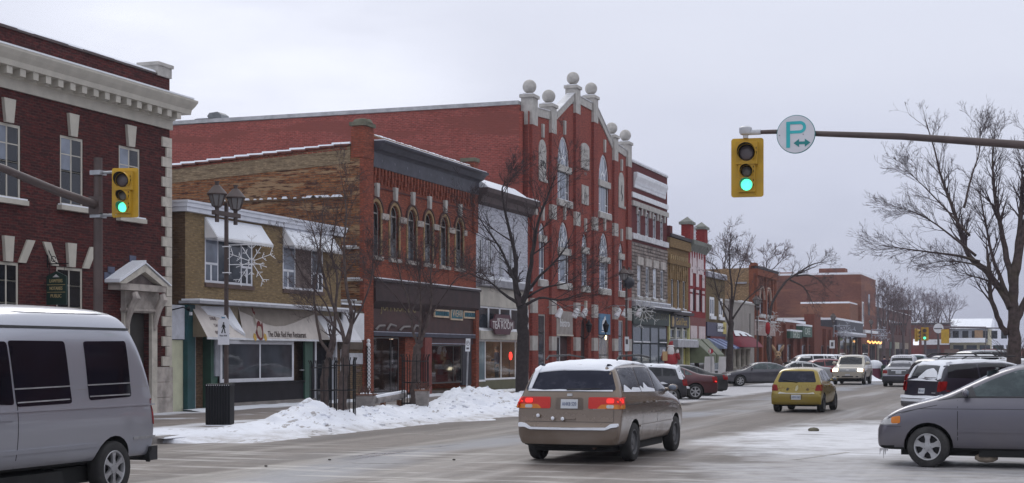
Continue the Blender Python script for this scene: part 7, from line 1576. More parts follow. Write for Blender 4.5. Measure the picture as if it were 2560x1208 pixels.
# pavement sale boards and a waste barrel by the snow heap
x_, y_ = at(1790, 100); G_ = thing('white_sandwich_board', 'white sandwich boards and draped goods outside the low tan shop', 'sandwich board', (x_,y_,.15))
for s in (-.45, .5): MB().add([(s-.35,-.3,0),(s+.35,-.3,0),(s+.3,0,1.6),(s-.3,0,1.6),(s-.35,.3,0),(s+.35,.3,0),(s+.3,.03,1.6),(s-.3,.03,1.6)], [(0,1,2,3),(5,4,7,6),(1,5,6,2),(4,0,3,7),(3,2,6,7)]).build('board', fw, G_)
x_, y_ = at(2186, 112); G_ = thing('snowy_barrel', 'dark maroon and green barrel with a snow cap by the roadside heap', 'barrel', (x_,y_,0)); MB().lathe([(.45,0),(.5,.4),(.45,1.0)], 12).build('barrel', M('maroon barrel', (.10,.015,.035), .7), G_, 'auto'); MB().sphere((0,0,1.1), .55, 12, (1.1,1.1,.7)).build('snow_cap', snow, G_, True); bx('green_box', M('dark green box', (.02,.05,.035), .7), G_, .5, 1.1, -.2, .5, 0, 1.1)
# ------------------------------------------------------------------ vehicles
def resample(poly, sp):
    o = []
    for i in range(len(poly)):
        p, q = Vector(poly[i]), Vector(poly[(i+1)%len(poly)]); n = max(1, int((q-p).length/sp))
        o += [tuple(p.lerp(q, k/n)) for k in range(n)]
    return o
def rounded(poly, r, n=3):
    o = []; m = len(poly)
    for i in range(m):
        p, a, b = Vector(poly[i]), Vector(poly[i-1]), Vector(poly[(i+1)%m]); u, v = (a-p), (b-p); k = min(r, u.length*.45, v.length*.45)
        s, e = p+u.normalized()*k, p+v.normalized()*k
        o += [tuple(s*(1-t)**2+p*2*t*(1-t)+e*t*t) for t in [j/n for j in range(n+1)]]
    return o
def inside(p, poly):
    c = False; j = len(poly)-1
    for i in range(len(poly)):
        if (poly[i][1] > p[1]) != (poly[j][1] > p[1]) and p[0] < (poly[j][0]-poly[i][0])*(p[1]-poly[i][1])/(poly[j][1]-poly[i][1]+1e-12)+poly[i][0]: c = not c
        j = i
    return c
def patch(bvh, poly, view, off, mat, parent, name, sp=.07, r=0, lump=0, smooth=True):
    if r: poly = rounded(poly, r)
    bd = resample(poly, sp); n0 = len(bd); pts = [Vector(p) for p in bd]
    xs, ys = [p[0] for p in bd], [p[1] for p in bd]; x = min(xs)+sp/2
    if len(poly) > 4 or (max(xs)-min(xs) > sp and max(ys)-min(ys) > sp):
        while x < max(xs):
            y = min(ys)+sp/2
            while y < max(ys):
                if inside((x,y), bd) and min((Vector((x,y))-q).length for q in pts[:n0]) > sp*.35: pts.append(Vector((x,y)))
                y += sp
            x += sp
    vs2, _, fs, *_ = delaunay_2d_cdt(pts, [(i,(i+1)%n0) for i in range(n0)], [list(range(n0))], 1, 1e-5)
    D = {'R': (Vector((-1,0,0)), lambda a: Vector((4,a[0],a[1]))), 'L': (Vector((1,0,0)), lambda a: Vector((-4,a[0],a[1]))), 'F': (Vector((0,-1,0)), lambda a: Vector((a[0],8,a[1]))), 'B': (Vector((0,1,0)), lambda a: Vector((a[0],-8,a[1]))), 'T': (Vector((0,0,-1)), lambda a: Vector((a[0],a[1],6)))}
    d, org = D[view]; co = []; rnd = random.Random(len(vs2)); lastt = None
    ts = []
    for v in vs2:
        h = bvh.ray_cast(org(v), d); ts.append(h[3] if h[0] is not None else None)
    ok = [t for t in ts if t is not None]
    if not ok: return None
    med = sorted(ok)[len(ok)//2]
    for v, t in zip(vs2, ts):
        if t is None or abs(t-med) > .5: 
            near = min(((Vector(v)-Vector(w)).length, tt) for w, tt in zip(vs2, ts) if tt is not None and abs(tt-med) <= .5); t = near[1]
        l_ = 0 if not lump else lump*(.5+.5*math.sin(v[0]*7.3+v[1]*4.1)*math.cos(v[1]*5.7-v[0]*3.3))*(.6+.4*rnd.random())
        co.append(org(v)+d*(t-off-l_))
    fs = [tuple(f) for f in fs]
    out = []
    for f in fs:
        nn = (co[f[1]]-co[f[0]]).cross(co[f[2]]-co[f[0]]); out.append(f if nn.dot(d) < 0 else f[::-1])
    # skirt back into the body so the piece has thickness
    ed = {}
    for f in out:
        for i in range(len(f)):
            e = (f[i], f[(i+1)%len(f)]); ed[e] = 1
    n = len(co); back = {}; 
    for (a, b) in list(ed):
        if (b, a) not in ed:
            for q in (a, b):
                if q not in back: back[q] = len(co); co.append(co[q]+d*(off+.012))
            out.append((b, a, back[a], back[b]))
    me = bpy.data.meshes.new(name); me.from_pydata([tuple(c) for c in co], [], out); me.materials.append(mat)
    if smooth:
        me.shade_smooth()
        try: me.set_sharp_from_angle(angle=math.radians(35))
        except Exception: pass
    return link(name, me, None, parent)
KINDS = {
 'minivan': dict(L=5.1, W=1.93, H=1.80, wr=(.185,.795), rad=.345, tum=.2, st=[(0,.19,.33,.35,.84,.92),(.008,.17,.36,.385,.87,.97),(.016,.16,.58,.615,.87,.985),(.024,.15,.645,.69,.86,.99),(.05,.15,.655,.875,.80,.99),(.07,.15,.655,.955,.76,.99),(.12,.15,.65,.985,.755,1),(.30,.15,.645,1,.75,1),(.46,.15,.64,1,.745,1),(.55,.15,.635,.975,.73,1),(.62,.15,.63,.905,.73,1),(.70,.15,.625,.79,.74,1),(.765,.15,.615,.69,.78,.99),(.81,.15,.59,.645,.82,.99),(.87,.15,.565,.60,.84,.98),(.93,.15,.51,.545,.83,.955),(.97,.15,.43,.465,.80,.89),(.988,.16,.36,.40,.76,.82),(1,.20,.29,.32,.70,.74)],
   side=[[(.07,.70),(.092,.92),(.285,.925),(.285,.685)],[(.297,.685),(.297,.925),(.49,.925),(.49,.675)],[(.505,.672),(.505,.92),(.55,.91),(.63,.82),(.74,.665)]], wind=[(-.70,.665),(.70,.665),(.58,.93),(-.58,.93)], rear=[(-.80,.70),(.80,.70),(.67,.945),(-.67,.945)], doors=(.29,.50,.735), handles=((.335,.575),(.47,.575)), mirror=(.71,.67)),
 'sedan': dict(L=4.75, W=1.82, H=1.46, wr=(.205,.805), rad=.325, tum=.2, st=[(0,.25,.42,.44,.80,.88),(.008,.18,.47,.50,.84,.94),(.018,.16,.62,.66,.86,.965),(.045,.15,.665,.70,.86,.98),(.13,.15,.675,.715,.84,.99),(.18,.15,.675,.75,.80,1),(.26,.15,.67,.88,.70,1),(.34,.15,.665,.97,.67,1),(.45,.15,.66,1,.665,1),(.56,.15,.65,.985,.66,1),(.62,.15,.645,.92,.67,1),(.70,.15,.64,.76,.74,.995),(.75,.15,.63,.685,.80,.99),(.80,.15,.615,.65,.83,.985),(.92,.15,.555,.59,.83,.96),(.97,.16,.48,.515,.80,.91),(.99,.18,.41,.445,.76,.84),(1,.22,.34,.37,.7,.76)],
   side=[[(.225,.715),(.295,.87),(.295,.705)],[(.305,.705),(.305,.89),(.35,.925),(.445,.935),(.445,.695)],[(.46,.695),(.46,.935),(.545,.92),(.60,.86),(.675,.70)]], wind=[(-.72,.705),(.72,.705),(.58,.94),(-.58,.94)], rear=[(-.70,.75),(.70,.75),(.55,.94),(-.55,.94)], doors=(.30,.453,.68), handles=((.335,.60),(.48,.60)), mirror=(.655,.70)),
 'hatch': dict(L=3.65, W=1.66, H=1.50, wr=(.165,.835), rad=.30, tum=.2, st=[(0,.20,.37,.39,.84,.93),(.012,.17,.40,.43,.88,.98),(.028,.15,.60,.635,.88,.985),(.04,.15,.635,.69,.87,.985),(.085,.15,.64,.87,.78,.99),(.115,.15,.64,.95,.74,.99),(.18,.15,.635,.985,.72,1),(.42,.15,.625,1,.71,1),(.56,.15,.62,.97,.70,1),(.64,.15,.61,.89,.71,1),(.74,.15,.60,.73,.76,.99),(.80,.15,.585,.645,.80,.985),(.92,.15,.52,.56,.80,.95),(.97,.16,.44,.48,.77,.88),(.99,.18,.36,.40,.74,.82),(1,.22,.30,.33,.7,.75)],
   side=[[(.115,.70),(.15,.88),(.25,.91),(.25,.69)],[(.265,.69),(.265,.915),(.42,.925),(.42,.675)],[(.44,.672),(.44,.925),(.545,.91),(.62,.83),(.715,.665)]], wind=[(-.70,.67),(.70,.67),(.57,.93),(-.57,.93)], rear=[(-.76,.66),(.76,.66),(.62,.90),(-.62,.90)], doors=(.43,.70), handles=((.46,.58),), mirror=(.69,.68)),
 'suv': dict(L=5.05, W=2.0, H=1.90, wr=(.20,.80), rad=.385, tum=.28, st=[(0,.25,.36,.38,.86,.95),(.010,.22,.50,.53,.88,.98),(.018,.2,.60,.64,.87,.985),(.04,.2,.61,.89,.81,.99),(.055,.2,.61,.96,.79,.99),(.11,.2,.61,.99,.785,1),(.4,.2,.605,1,.78,1),(.56,.2,.60,.985,.77,1),(.62,.2,.60,.90,.77,1),(.69,.2,.60,.71,.80,1),(.73,.2,.595,.635,.86,1),(.86,.2,.575,.605,.87,.99),(.955,.2,.545,.58,.87,.975),(.985,.2,.50,.535,.86,.955),(1,.22,.40,.44,.85,.93)],
   side=[[(.055,.66),(.075,.93),(.225,.935),(.225,.65)],[(.24,.65),(.24,.935),(.40,.935),(.40,.65)],[(.415,.65),(.415,.935),(.555,.92),(.60,.85),(.665,.655)]], wind=[(-.72,.66),(.72,.66),(.64,.93),(-.64,.93)], rear=[(-.76,.66),(.76,.66),(.70,.93),(-.70,.93)], doors=(.232,.408,.675), handles=((.27,.585),(.44,.585)), mirror=(.655,.67)),
 'bigvan': dict(L=5.9, W=2.04, H=2.57, wr=(.165,.80), rad=.37, tum=.86, st=[(0,.19,.40,.44,.90,.95),(.005,.18,.46,.52,.91,.98),(.02,.17,.50,.66,.90,.985),(.045,.17,.51,.80,.88,.99),(.063,.17,.51,.87,.88,.99),(.085,.17,.52,.94,.86,.99),(.10,.17,.52,.975,.84,.99),(.125,.17,.52,.99,.82,1),(.18,.17,.52,1,.82,1),(.55,.17,.52,1,.82,1),(.66,.17,.52,.93,.76,1),(.72,.17,.52,.82,.80,1),(.80,.17,.50,.60,.85,.99),(.86,.17,.47,.52,.87,.98),(.96,.17,.40,.44,.85,.95),(.99,.17,.36,.40,.82,.90),(1,.2,.30,.33,.80,.85)],
   side=[[(.097,.515),(.112,.81),(.275,.805),(.262,.505)],[(.325,.495),(.343,.805),(.53,.805),(.512,.49)],[(.52,.50),(.535,.80),(.665,.80),(.745,.52)]], wind=[(-.72,.55),(.72,.55),(.66,.80),(-.66,.80)], rear=[(-.70,.52),(.70,.52),(.66,.76),(-.66,.76)], doors=(.51,.755), handles=((.55,.44),), mirror=(.74,.52)),
}
_wheel = {}
def wheel_mesh(rad, style):
    k = (rad, style)
    if k in _wheel: return _wheel[k]
    w, rr = .105, rad*.66
    ty = MB().lathe([(rr,-w*.85),(rad*.93,-w),(rad*.985,-w*.75),(rad,-w*.3),(rad,w*.3),(rad*.985,w*.75),(rad*.93,w),(rr,w*.85)], 28, ax='x')
    ty.f = ty.f[:-2]; ty.mi = ty.mi[:-2]; tm = ty.mesh('tyre', False); tm.materials.append(rubber); tm.shade_smooth()
    rm_ = alloy if style != 'steel' else steelrim
    r = MB().lathe([(rr,-w*.7),(rr*1.02,w*.80),(rr*.97,w*.88),(rr*.90,w*.82),(rr*.86,w*.35)], 28, ax='x'); r.f = r.f[:-2]; r.mi = r.mi[:-2]
    r.lathe([(rr*.87,-w*.1),(rr*.87,-w*.05)], 20, ax='x', m=1)
    if style == 'steel':
        r.lathe([(rr*.88,w*.25),(rr*.62,w*.62),(rr*.30,w*.50),(rr*.22,w*.65),(.02,w*.66)], 24, ax='x')
        for j in range(12): a = 2*PI*j/12; r.lathe([(rr*.075,w*.56),(rr*.07,w*.60)], 6, (0,rr*.72*math.cos(a),rr*.72*math.sin(a)), 'x', 1)
    else:
        ns = {'five': 5, 'six': 6, 'seven': 7}.get(style, 5); wd = {5: .30, 6: .20, 7: .17}[ns]
        for j in range(ns):
            a = 2*PI*j/ns+PI/2; c, s = math.cos(a), math.sin(a); P = lambda d, o: (d*c-o*s, d*s+o*c)
            r.prism([P(rr*.12,-rr*wd*.75),P(rr*.55,-rr*wd*.52),P(rr*.93,-rr*wd*.95),P(rr*.95,rr*wd*.95),P(rr*.55,rr*wd*.52),P(rr*.12,rr*wd*.75)], 'x', w*.42, w*.78)
        r.lathe([(rr*.33,w*.4),(rr*.31,w*.84),(rr*.14,w*.90),(.01,w*.90)], 18, ax='x')
        for j in range(5): a = 2*PI*j/5; r.lathe([(rr*.05,w*.85),(rr*.045,w*.87)], 6, (0,rr*.21*math.cos(a),rr*.21*math.sin(a)), 'x', 1)
    rm = r.mesh('rim'); rm.materials.append(rm_); rm.materials.append(dark)
    try: rm.shade_smooth(); rm.set_sharp_from_angle(angle=math.radians(35))
    except Exception: pass
    _wheel[k] = (tm, rm); return _wheel[k]
def car(name, label, cat, kind, loc, head, paint, group=None, rim='five', gm=None, plate_off=.014, scale=1.0, detail=2, steer=0, tails=(), heads=(), extra=(), plate=None, snowtop=None, wr=None, mirrors=True, wiper=False, clad=None, rearglass=None, tail_m=None):
    K = dict(KINDS[kind]); K['wr'] = wr or K['wr']; L, W, H = K['L'], K['W'], K['H']; gm = gm or car_glass
    T_ = thing(name, label, cat, (*loc, 0) if len(loc) == 2 else loc, math.atan2(-head[0], head[1]), group)
    T_.scale = (scale,)*3
    vs, n = [], 9
    for (s, zb, zbe, zr, wr, w) in K['st']:
        y = (s-.5)*L; hw = W/2; zb, zbe, zr = zb*H, zbe*H, zr*H; wr *= hw; w *= hw; tm = K['tum']
        sec = [(0,zb),(.80*w,zb),(.955*w,zb+.05),(w,zb+(zbe-zb)*.55),(.992*w,zbe-(zbe-zb)*.16),(.965*w,zbe),(wr+(.965*w-wr)*tm,zbe+(zr-zbe)*.78),(wr*.92,zbe+(zr-zbe)*.955),(0,zr)]
        vs += [(p,y,z) for p, z in sec]+[(-p,y,z) for p, z in sec[-2:0:-1]]
    m = 2*n-2; fs = []; ns = len(K['st'])
    for i in range(ns-1):
        for k in range(m): a, b = i*m+k, i*m+(k+1)%m; fs.append((a,a+m,b+m,b))
    for i, fl in ((0,False),(ns-1,True)):
        for k in range(n-1):
            a, b = i*m+k, i*m+k+1; c, d = i*m+(m-k-1)%m, i*m+(m-k)%m
            q = [a,b,c,d] if k not in (0,n-2) else ([a,b,c] if k == 0 else [a,b,d])
            if k == 0: q = [a,b,i*m+m-1]
            elif k == n-2: q = [a,b,i*m+m-k]
            fs.append(tuple(q if not fl else q[::-1]))
    me = bpy.data.meshes.new('body'); me.from_pydata(vs, [], fs)
    ob = bpy.data.objects.new('t', me); C.objects.link(ob)
    sub = ob.modifiers.new('s', 'SUBSURF'); sub.levels = sub.render_levels = 2
    cut = MB(); ra = K['rad']*1.17
    for wy in K['wr']:
        for sg in (-1, 1): cut.lathe([(ra,sg*(W/2-.36)),(ra,sg*(W/2+.25))] if sg > 0 else [(ra,-(W/2+.25)),(ra,-(W/2-.36))], 24, (0,(wy-.5)*L,K['rad']*1.02), 'x')
    cm = cut.mesh('cut'); co = bpy.data.objects.new('c', cm); C.objects.link(co)
    bo = ob.modifiers.new('b', 'BOOLEAN'); bo.operation = 'DIFFERENCE'; bo.object = co; bo.solver = 'EXACT'
    dg = bpy.context.evaluated_depsgraph_get(); bm_ = bpy.data.meshes.new_from_object(ob.evaluated_get(dg))
    bpy.data.objects.remove(ob); bpy.data.objects.remove(co)
    bm_.name = 'body'; bm_.materials.clear(); bm_.materials.append(paint); bm_.materials.append(under); bm_.materials.append(clad or paint)
    ws = [((wy-.5)*L, K['rad']*1.02) for wy in K['wr']]
    for p in bm_.polygons:
        c = p.center; inarch = any((c.y-a)**2+(c.z-b)**2 < (ra*1.002)**2 and (abs(p.normal.x) < .6 or abs(c.x) < W/2-.33) for a, b in ws)
        p.material_index = 1 if inarch or (p.normal.z < -.6 and c.z < .4*H) else (2 if clad and c.z < .235*H else 0)
    bm_.shade_smooth()
    try: bm_.set_sharp_from_angle(angle=math.radians(38))
    except Exception: pass
    body_ = link('body', bm_, None, T_)
    tree_ = BVHTree.FromPolygons([v.co for v in bm_.vertices], [p.vertices[:] for p in bm_.polygons])
    S = lambda poly: [((s-.5)*L, z*H) for s, z in poly]
    Fv = lambda poly: [(x*W/2, z*H) for x, z in poly]
    sp = .075 if detail > 1 else .14
    for v in ('R', 'L'):
        for poly in K['side']: patch(tree_, S(poly), v, .006, gm, T_, 'window', sp, .05)
    patch(tree_, Fv(K['wind']), 'F', .006, gm, T_, 'windshield', sp, .06)
    rg = patch(tree_, Fv(rearglass or K['rear']), 'B', .006, gm, T_, 'rear_window', sp, .06)
    tl_ = tail_m or red_lens
    for t in tails:
        nm, v, poly, mt, off = t; pl = S(poly) if v in 'RL' else Fv(poly); patch(tree_, pl, v, off, mt, T_, nm, .06, .03)
        if v in 'RL': patch(tree_, pl, 'L' if v == 'R' else 'R', off, mt, T_, nm, .06, .03)
        else: patch(tree_, [(-a, b) for a, b in pl], v, off, mt, T_, nm, .06, .03)
    for (nm, v, poly, mt, off, r, lump) in extra:
        pl = S(poly) if v in 'RL' else ([(a*W/2, (b-.5)*L) for a, b in poly] if v == 'T' else Fv(poly))
        patch(tree_, pl, v, off, mt, T_, nm, .07 if v != 'T' else .16, r, lump)
    if plate:
        z, m_ = plate; pl_ = patch(tree_, [(-.155,z*H-.08),(.155,z*H-.08),(.155,z*H+.08),(-.155,z*H+.08)], 'B', plate_off, M('plate white', (.55,.57,.60), .5, .05), T_, 'licence_plate', .08)
        if detail > 1:
            h = tree_.ray_cast(Vector((0,-8,z*H)), Vector((0,1,0)))
            if h[0] is not None: text(pl_, m_, .095, M('plate blue', (.10,.13,.25), .6), (0,h[0].y-plate_off-.004,z*H-.005), (PI/2,0,0), .002, wide=.26)
    if detail > 0:
        seam = M('panel gap', (.008,.008,.009), .8)
        for v in ('R', 'L'):
            for d in K['doors']:
                zt_ = .63 if kind not in ('bigvan',) else .80
                poly = [(d-.0011,.20),(d+.0011,.20),(d+.0011,zt_),(d-.0011,zt_)]
                if detail > 1: patch(tree_, S(poly), v, .0015, seam, T_, 'door_gap', .1)
            for (s, z) in K['handles']: patch(tree_, S([(s-.022,z-.012),(s+.022,z-.012),(s+.022,z+.012),(s-.022,z+.012)]), v, .028, paint if detail > 1 else seam, T_, 'door_handle', .06, .012)
    if mirrors:
        s, z = K['mirror']; y = (s-.5)*L; sc_ = 1.5 if kind in ('bigvan','suv') else 1.0
        for sg in (-1, 1):
            h = tree_.ray_cast(Vector((sg*4,y,z*H)), Vector((-sg,0,0))); x0 = h[0].x if h[0] is not None else sg*W*.46
            MB().tube([(x0-sg*.06,y,z*H),(x0+sg*.08,y,z*H+.03)], [.04,.03], 6).sphere((x0+sg*.13,y,z*H+.05*sc_), .10*sc_, 12, (1.0,.5,.68)).build('mirror', paint if kind != 'suv' else paint, T_, True)
            MB().sphere((x0+sg*.13,y-.03*sc_,z*H+.05*sc_), .082*sc_, 10, (1.0,.4,.66)).build('mirror_glass', glass_sky, T_, True)
    tm, rm = wheel_mesh(K['rad'], rim)
    for i, wy in enumerate(K['wr']):
        for sg in (-1, 1):
            w_ = thing('wheel', None, None, (sg*(W/2-.115), (wy-.5)*L, K['rad']), 0 if sg > 0 else PI); w_.parent = T_
            if i == 1 and steer: w_.rotation_euler[2] += steer
            link('tyre', tm, None, w_); link('rim', rm, None, w_)
    bx('axle', under, T_, -W/2+.2, W/2-.2, (K['wr'][0]-.5)*L-.06, (K['wr'][0]-.5)*L+.06, .20, .34); bx('chassis_shade_box', under, T_, -W*.43, W*.43, -L*.17, L*.17, .19, .40); bx('chassis_shade_box', under, T_, -W*.36, W*.36, -L*.45, -L*.171, .20, .42); bx('chassis_shade_box', under, T_, -W*.34, W*.34, L*.171, L*.42, .19, .42)  # chassis boxes lowered and widened to deepen the shade under the car
    MB().tube([(W*.22,-L*.47,.27),(W*.22,-L*.36,.28)], .03, 8).build('exhaust', M('rusty steel', (.10,.06,.045), .8), T_)
    if wiper:
        h0 = tree_.ray_cast(Vector((wiper[0]*W/2,-8,wiper[1]*H)), Vector((0,1,0))); h1 = tree_.ray_cast(Vector((wiper[2]*W/2,-8,wiper[3]*H)), Vector((0,1,0)))
        if h0[0] is not None and h1[0] is not None: MB().tube([h0[0]+Vector((0,-.03,0)), h1[0]+Vector((0,-.03,0))], [.018,.010], 5).tube([h1[0].lerp(h0[0],.45)+Vector((0,-.025,0)), h1[0]+(h1[0]-h0[0])*.35+Vector((0,-.025,0))], .010, 4).build('wiper', plastic, T_)
    if snowtop: patch(tree_, [(a*W/2,(b-.5)*L) for a, b in snowtop], 'T', .008, snow, T_, 'snow_cap', .14, .12, .028)
    T_['bv'] = 0; del T_['bv']
    return T_, tree_, K
P_ = PAINT
glow_red = EMIT('glowing tail lens', (1,.035,.02), .16, (.26,.01,.008)); lit_red = EMIT('lit tail lamp', (1,.03,.02), 1.0, (.4,.02,.02)); lit_amb = EMIT('lit amber lamp', (1,.33,.03), .35, (.6,.2,.02)); head_on = EMIT('lit headlamp', (1,.90,.62), 5)
Yv = (0.02, 1.0)
# tan minivan heading up the street
tan = P_('tan metallic paint', (.165,.122,.090), .5, .26, (.25,.21,.18), .55)
tv, bt, K = car('minivan', 'tan minivan with lit tail lamps and snow on its roof driving up the street', 'minivan', 'minivan', (-8.0, 27.8), (0,1), tan, rim='steel', gm=car_glass_navy, plate=(.575,'AHKB 520'), wiper=(-.06,.715,.40,.722), rearglass=[(-.86,.705),(.86,.705),(.68,.962),(-.68,.962)], tail_m=red_lens,
    tails=[('tail_lamp','B',[(.36,.53),(.97,.53),(.97,.642),(.36,.642)],glow_red,.012),('amber_lamp','B',[(.52,.53),(.97,.53),(.97,.572),(.60,.572)],amber_lens,.016),('clear_lamp','B',[(.70,.535),(.84,.535),(.84,.568),(.70,.568)],clear_lens,.02),('lit_lamp','B',[(.70,.585),(.84,.585),(.84,.63),(.70,.63)],lit_red,.02),('tail_lamp','R',[(.004,.53),(.05,.53),(.058,.642),(.016,.642)],glow_red,.012),('amber_lamp','R',[(.004,.53),(.048,.53),(.052,.570),(.008,.570)],amber_lens,.016),('lit_lamp','R',[(.014,.585),(.036,.585),(.038,.63),(.018,.63)],lit_red,.02)],
    extra=[('bumper','B',[(-.92,.185),(.92,.185),(.92,.345),(.80,.345),(.72,.322),(-.72,.322),(-.80,.345),(-.92,.345)],tan,.05,.05,0),('snow_ledge','B',[(-.94,.35),(-.81,.35),(-.72,.328),(.0,.326),(.72,.328),(.81,.35),(.94,.36),(.94,.392),(.80,.388),(.72,.352),(.05,.345),(-.72,.348),(-.82,.385),(-.94,.395)],snow,.07,.03,.02),
       ('plate_recess','B',[(-.27,.52),(.27,.52),(.25,.635),(-.25,.635)],M('recess tan', (.13,.10,.08), .6),.004,.03,0),('tailgate_handle','B',[(-.13,.425),(.13,.425),(.12,.442),(-.12,.442)],tan,.03,.01,0),('tailgate_gap','B',[(-.84,.40),(.84,.40),(.84,.404),(-.84,.404)],M('panel gap', (.008,.008,.009)),.002,0,0),('tailgate_gap','B',[(.835,.404),(.842,.404),(.842,.555),(.835,.555)],M('panel gap', (.008,.008,.009)),.002,0,0),('emblem','B',[(-.05,.65),(.05,.65),(.05,.675),(-.05,.675)],alloy,.015,.01,0),('brake_light','B',[(-.12,.955),(.12,.955),(.12,.968),(-.12,.968)],red_lens,.012,.005,0),
       ('window_snow','B',[(-.80,.698),(.80,.698),(.80,.712),(.3,.708),(-.2,.716),(-.5,.708),(-.8,.722)],snow,.016,.01,.01),('window_snow','B',[(-.80,.72),(-.74,.72),(-.62,.92),(-.58,.95),(-.70,.95)],snow,.03,.02,.02),('window_snow','R',[(.075,.69),(.285,.68),(.285,.72),(.2,.73),(.17,.70),(.10,.76)],snow,.014,.02,.008),('window_snow','R',[(.297,.68),(.49,.67),(.49,.70),(.40,.72),(.36,.77),(.34,.70),(.30,.74)],snow,.014,.02,.008),('door_rail','R',[(.06,.565),(.26,.555),(.26,.563),(.06,.573)],M('dark rail', (.05,.045,.04), .6),.004,0,0),('body_moulding','R',[(.25,.33),(.73,.33),(.73,.352),(.25,.352)],tan,.02,.01,0),('badge','B',[(.45,.525),(.68,.525),(.68,.537),(.45,.537)],alloy,.006,0,0)],
    snowtop=[(-.76,.055),(.74,.06),(.70,.30),(.72,.58),(.4,.63),(-.6,.63),(-.74,.5)])
for sg in (-1, 1): MB().tube([(sg*.66,-1.75,1.80),(sg*.66,-1.6,1.87),(sg*.67,-.3,1.885),(sg*.66,.55,1.84)], .018, 6).build('roof_rail', plastic, tv)
for q in (-.55, -.28, -.1): MB().sphere((q,-2.56,.80+.03*math.sin(q*9)), .035, 6).build('snow_clod', snow, tv)
# grey minivan crossing at the right edge
gry = P_('dark silver paint', (.125,.120,.145), .5, .35, (.20,.18,.175), .6)
gx, gy = -2.02, 26.45
Ls = KINDS['minivan']['L']; fxo = (.828-.5)*Ls
gv, bt, K = car('minivan', 'dark silver minivan turning in from the right edge with an amber headlamp', 'minivan', 'minivan', (gx+fxo, gy+.86), (-1,0.0), gry, gm=car_glass_teal, steer=-.16, rim='five', wr=(.185,.828),
    tails=[('headlamp','L',[(.925,.475),(.985,.425),(.988,.39),(.925,.40)],clear_lens,.012),('turn_lamp','L',[(.918,.48),(.948,.465),(.948,.405),(.918,.41)],amber_lens,.016),('headlamp','F',[(.45,.42),(.85,.47),(.88,.40),(.45,.365)],clear_lens,.012)],
    extra=[('body_moulding','L',[(.25,.335),(.735,.335),(.735,.36),(.25,.36)],gry,.02,.01,0),('shoulder_gap','L',[(.30,.552),(.86,.545),(.915,.50),(.915,.503),(.86,.549),(.30,.556)],M('panel gap', (.008,.008,.009)),.002,0,0),('hood_gap','L',[(.80,.585),(.93,.505),(.985,.41),(.983,.41),(.928,.501),(.80,.58)],M('panel gap', (.008,.008,.009)),.002,0,0),('sail_panel','L',[(.675,.655),(.735,.652),(.80,.625),(.755,.66),(.69,.76)],M('dark sail', (.03,.03,.035), .5),.008,.01,0),('window_belt','L',[(.07,.668),(.74,.655),(.74,.663),(.07,.677)],plastic,.012,0,0),('bumper_gap','L',[(.915,.375),(.99,.37),(.99,.373),(.915,.378)],M('panel gap', (.008,.008,.009)),.002,0,0),('snow_on_nose','T',[(-.6,.80),(.5,.80),(.4,.87),(-.3,.86)],snow,.012,.1,.012)])
for k in range(5): MB().tube([(-.80,2.35+.03*k,.30),(-.80,2.36+.03*k,.30-.05-.06*(k%3))], [.016,.003], 5).build('icicle', M('grey icicle', (.45,.44,.45), .3), gv)
MB().sphere((-.70,.75,.17), .12, 10, (1,1.7,.7)).build('slushy_tyre_lump', M('slushy tyre lump', (.22,.18,.14), .9, .5, 6), gv, True)  # stands for the far front tyre caked in brown slush
# navy minivan parked nose to the right kerb
nav = P_('navy paint', (.012,.012,.028), .3, .3, (.16,.15,.17), .4)
hd = Vector((.79,.62)).normalized(); rr_ = Vector(at(2298, 44.5))
nv, bt, K = car('minivan', 'navy minivan with white snowed rear edges parked nose in on the right', 'minivan', 'minivan', (rr_.x+hd.x*2.5, rr_.y+hd.y*2.5), (hd.x,hd.y), nav, gm=glass_dark, plate=(.475,'BKT 417'), wiper=(.1,.70,.55,.70), scale=.97,
    tails=[('tail_lamp','B',[(.84,.47),(1.0,.47),(1.0,.64),(.84,.62)],red_lens,.012),('tail_lamp','R',[(.005,.47),(.05,.50),(.065,.64),(.008,.64)],red_lens,.012)],
    extra=[('bumper','B',[(-.97,.16),(.97,.16),(.985,.36),(-.985,.36)],P_('navy bumper', (.02,.02,.03), .1, .5, (.2,.19,.2), .7),.10,.06,0),('snow_ledge','B',[(-.98,.352),(.97,.352),(.97,.395),(.3,.40),(-.4,.39),(-.98,.40)],snow,.12,.03,.03),('snow_ledge','B',[(-.98,.295),(.97,.295),(.97,.34),(-.98,.34)],snow,.105,.02,.0),('window_snow','B',[(-.82,.68),(-.70,.69),(-.60,.93),(-.58,.965),(-.72,.97)],snow,.03,.03,.02),('window_snow','B',[(.80,.66),(.90,.68),(.74,.96),(.62,.97),(.66,.9)],snow,.03,.03,.02),('window_snow','B',[(-.30,.69),(.72,.68),(.74,.72),(.6,.80),(.35,.86),(.05,.83),(-.12,.76)],snow,.02,.05,.02),('window_snow','B',[(-.8,.65),(.80,.64),(.6,.68),(.2,.66),(-.2,.69),(-.5,.67)],snow,.02,.02,.015),('spoiler','B',[(-.35,.965),(.35,.965),(.34,.985),(-.34,.985)],plastic,.03,.01,0),('badge','B',[(.55,.44),(.75,.44),(.75,.455),(.55,.455)],alloy,.008,0,0)],
    snowtop=[(-.76,.06),(.76,.06),(.73,.30),(.72,.6),(-.72,.6)])
for sg in (-1, 1): MB().tube([(sg*.62,-1.5,1.82),(sg*.62,-1.3,1.90),(sg*.62,.4,1.90)], .02, 6).build('roof_rail', plastic, nv)
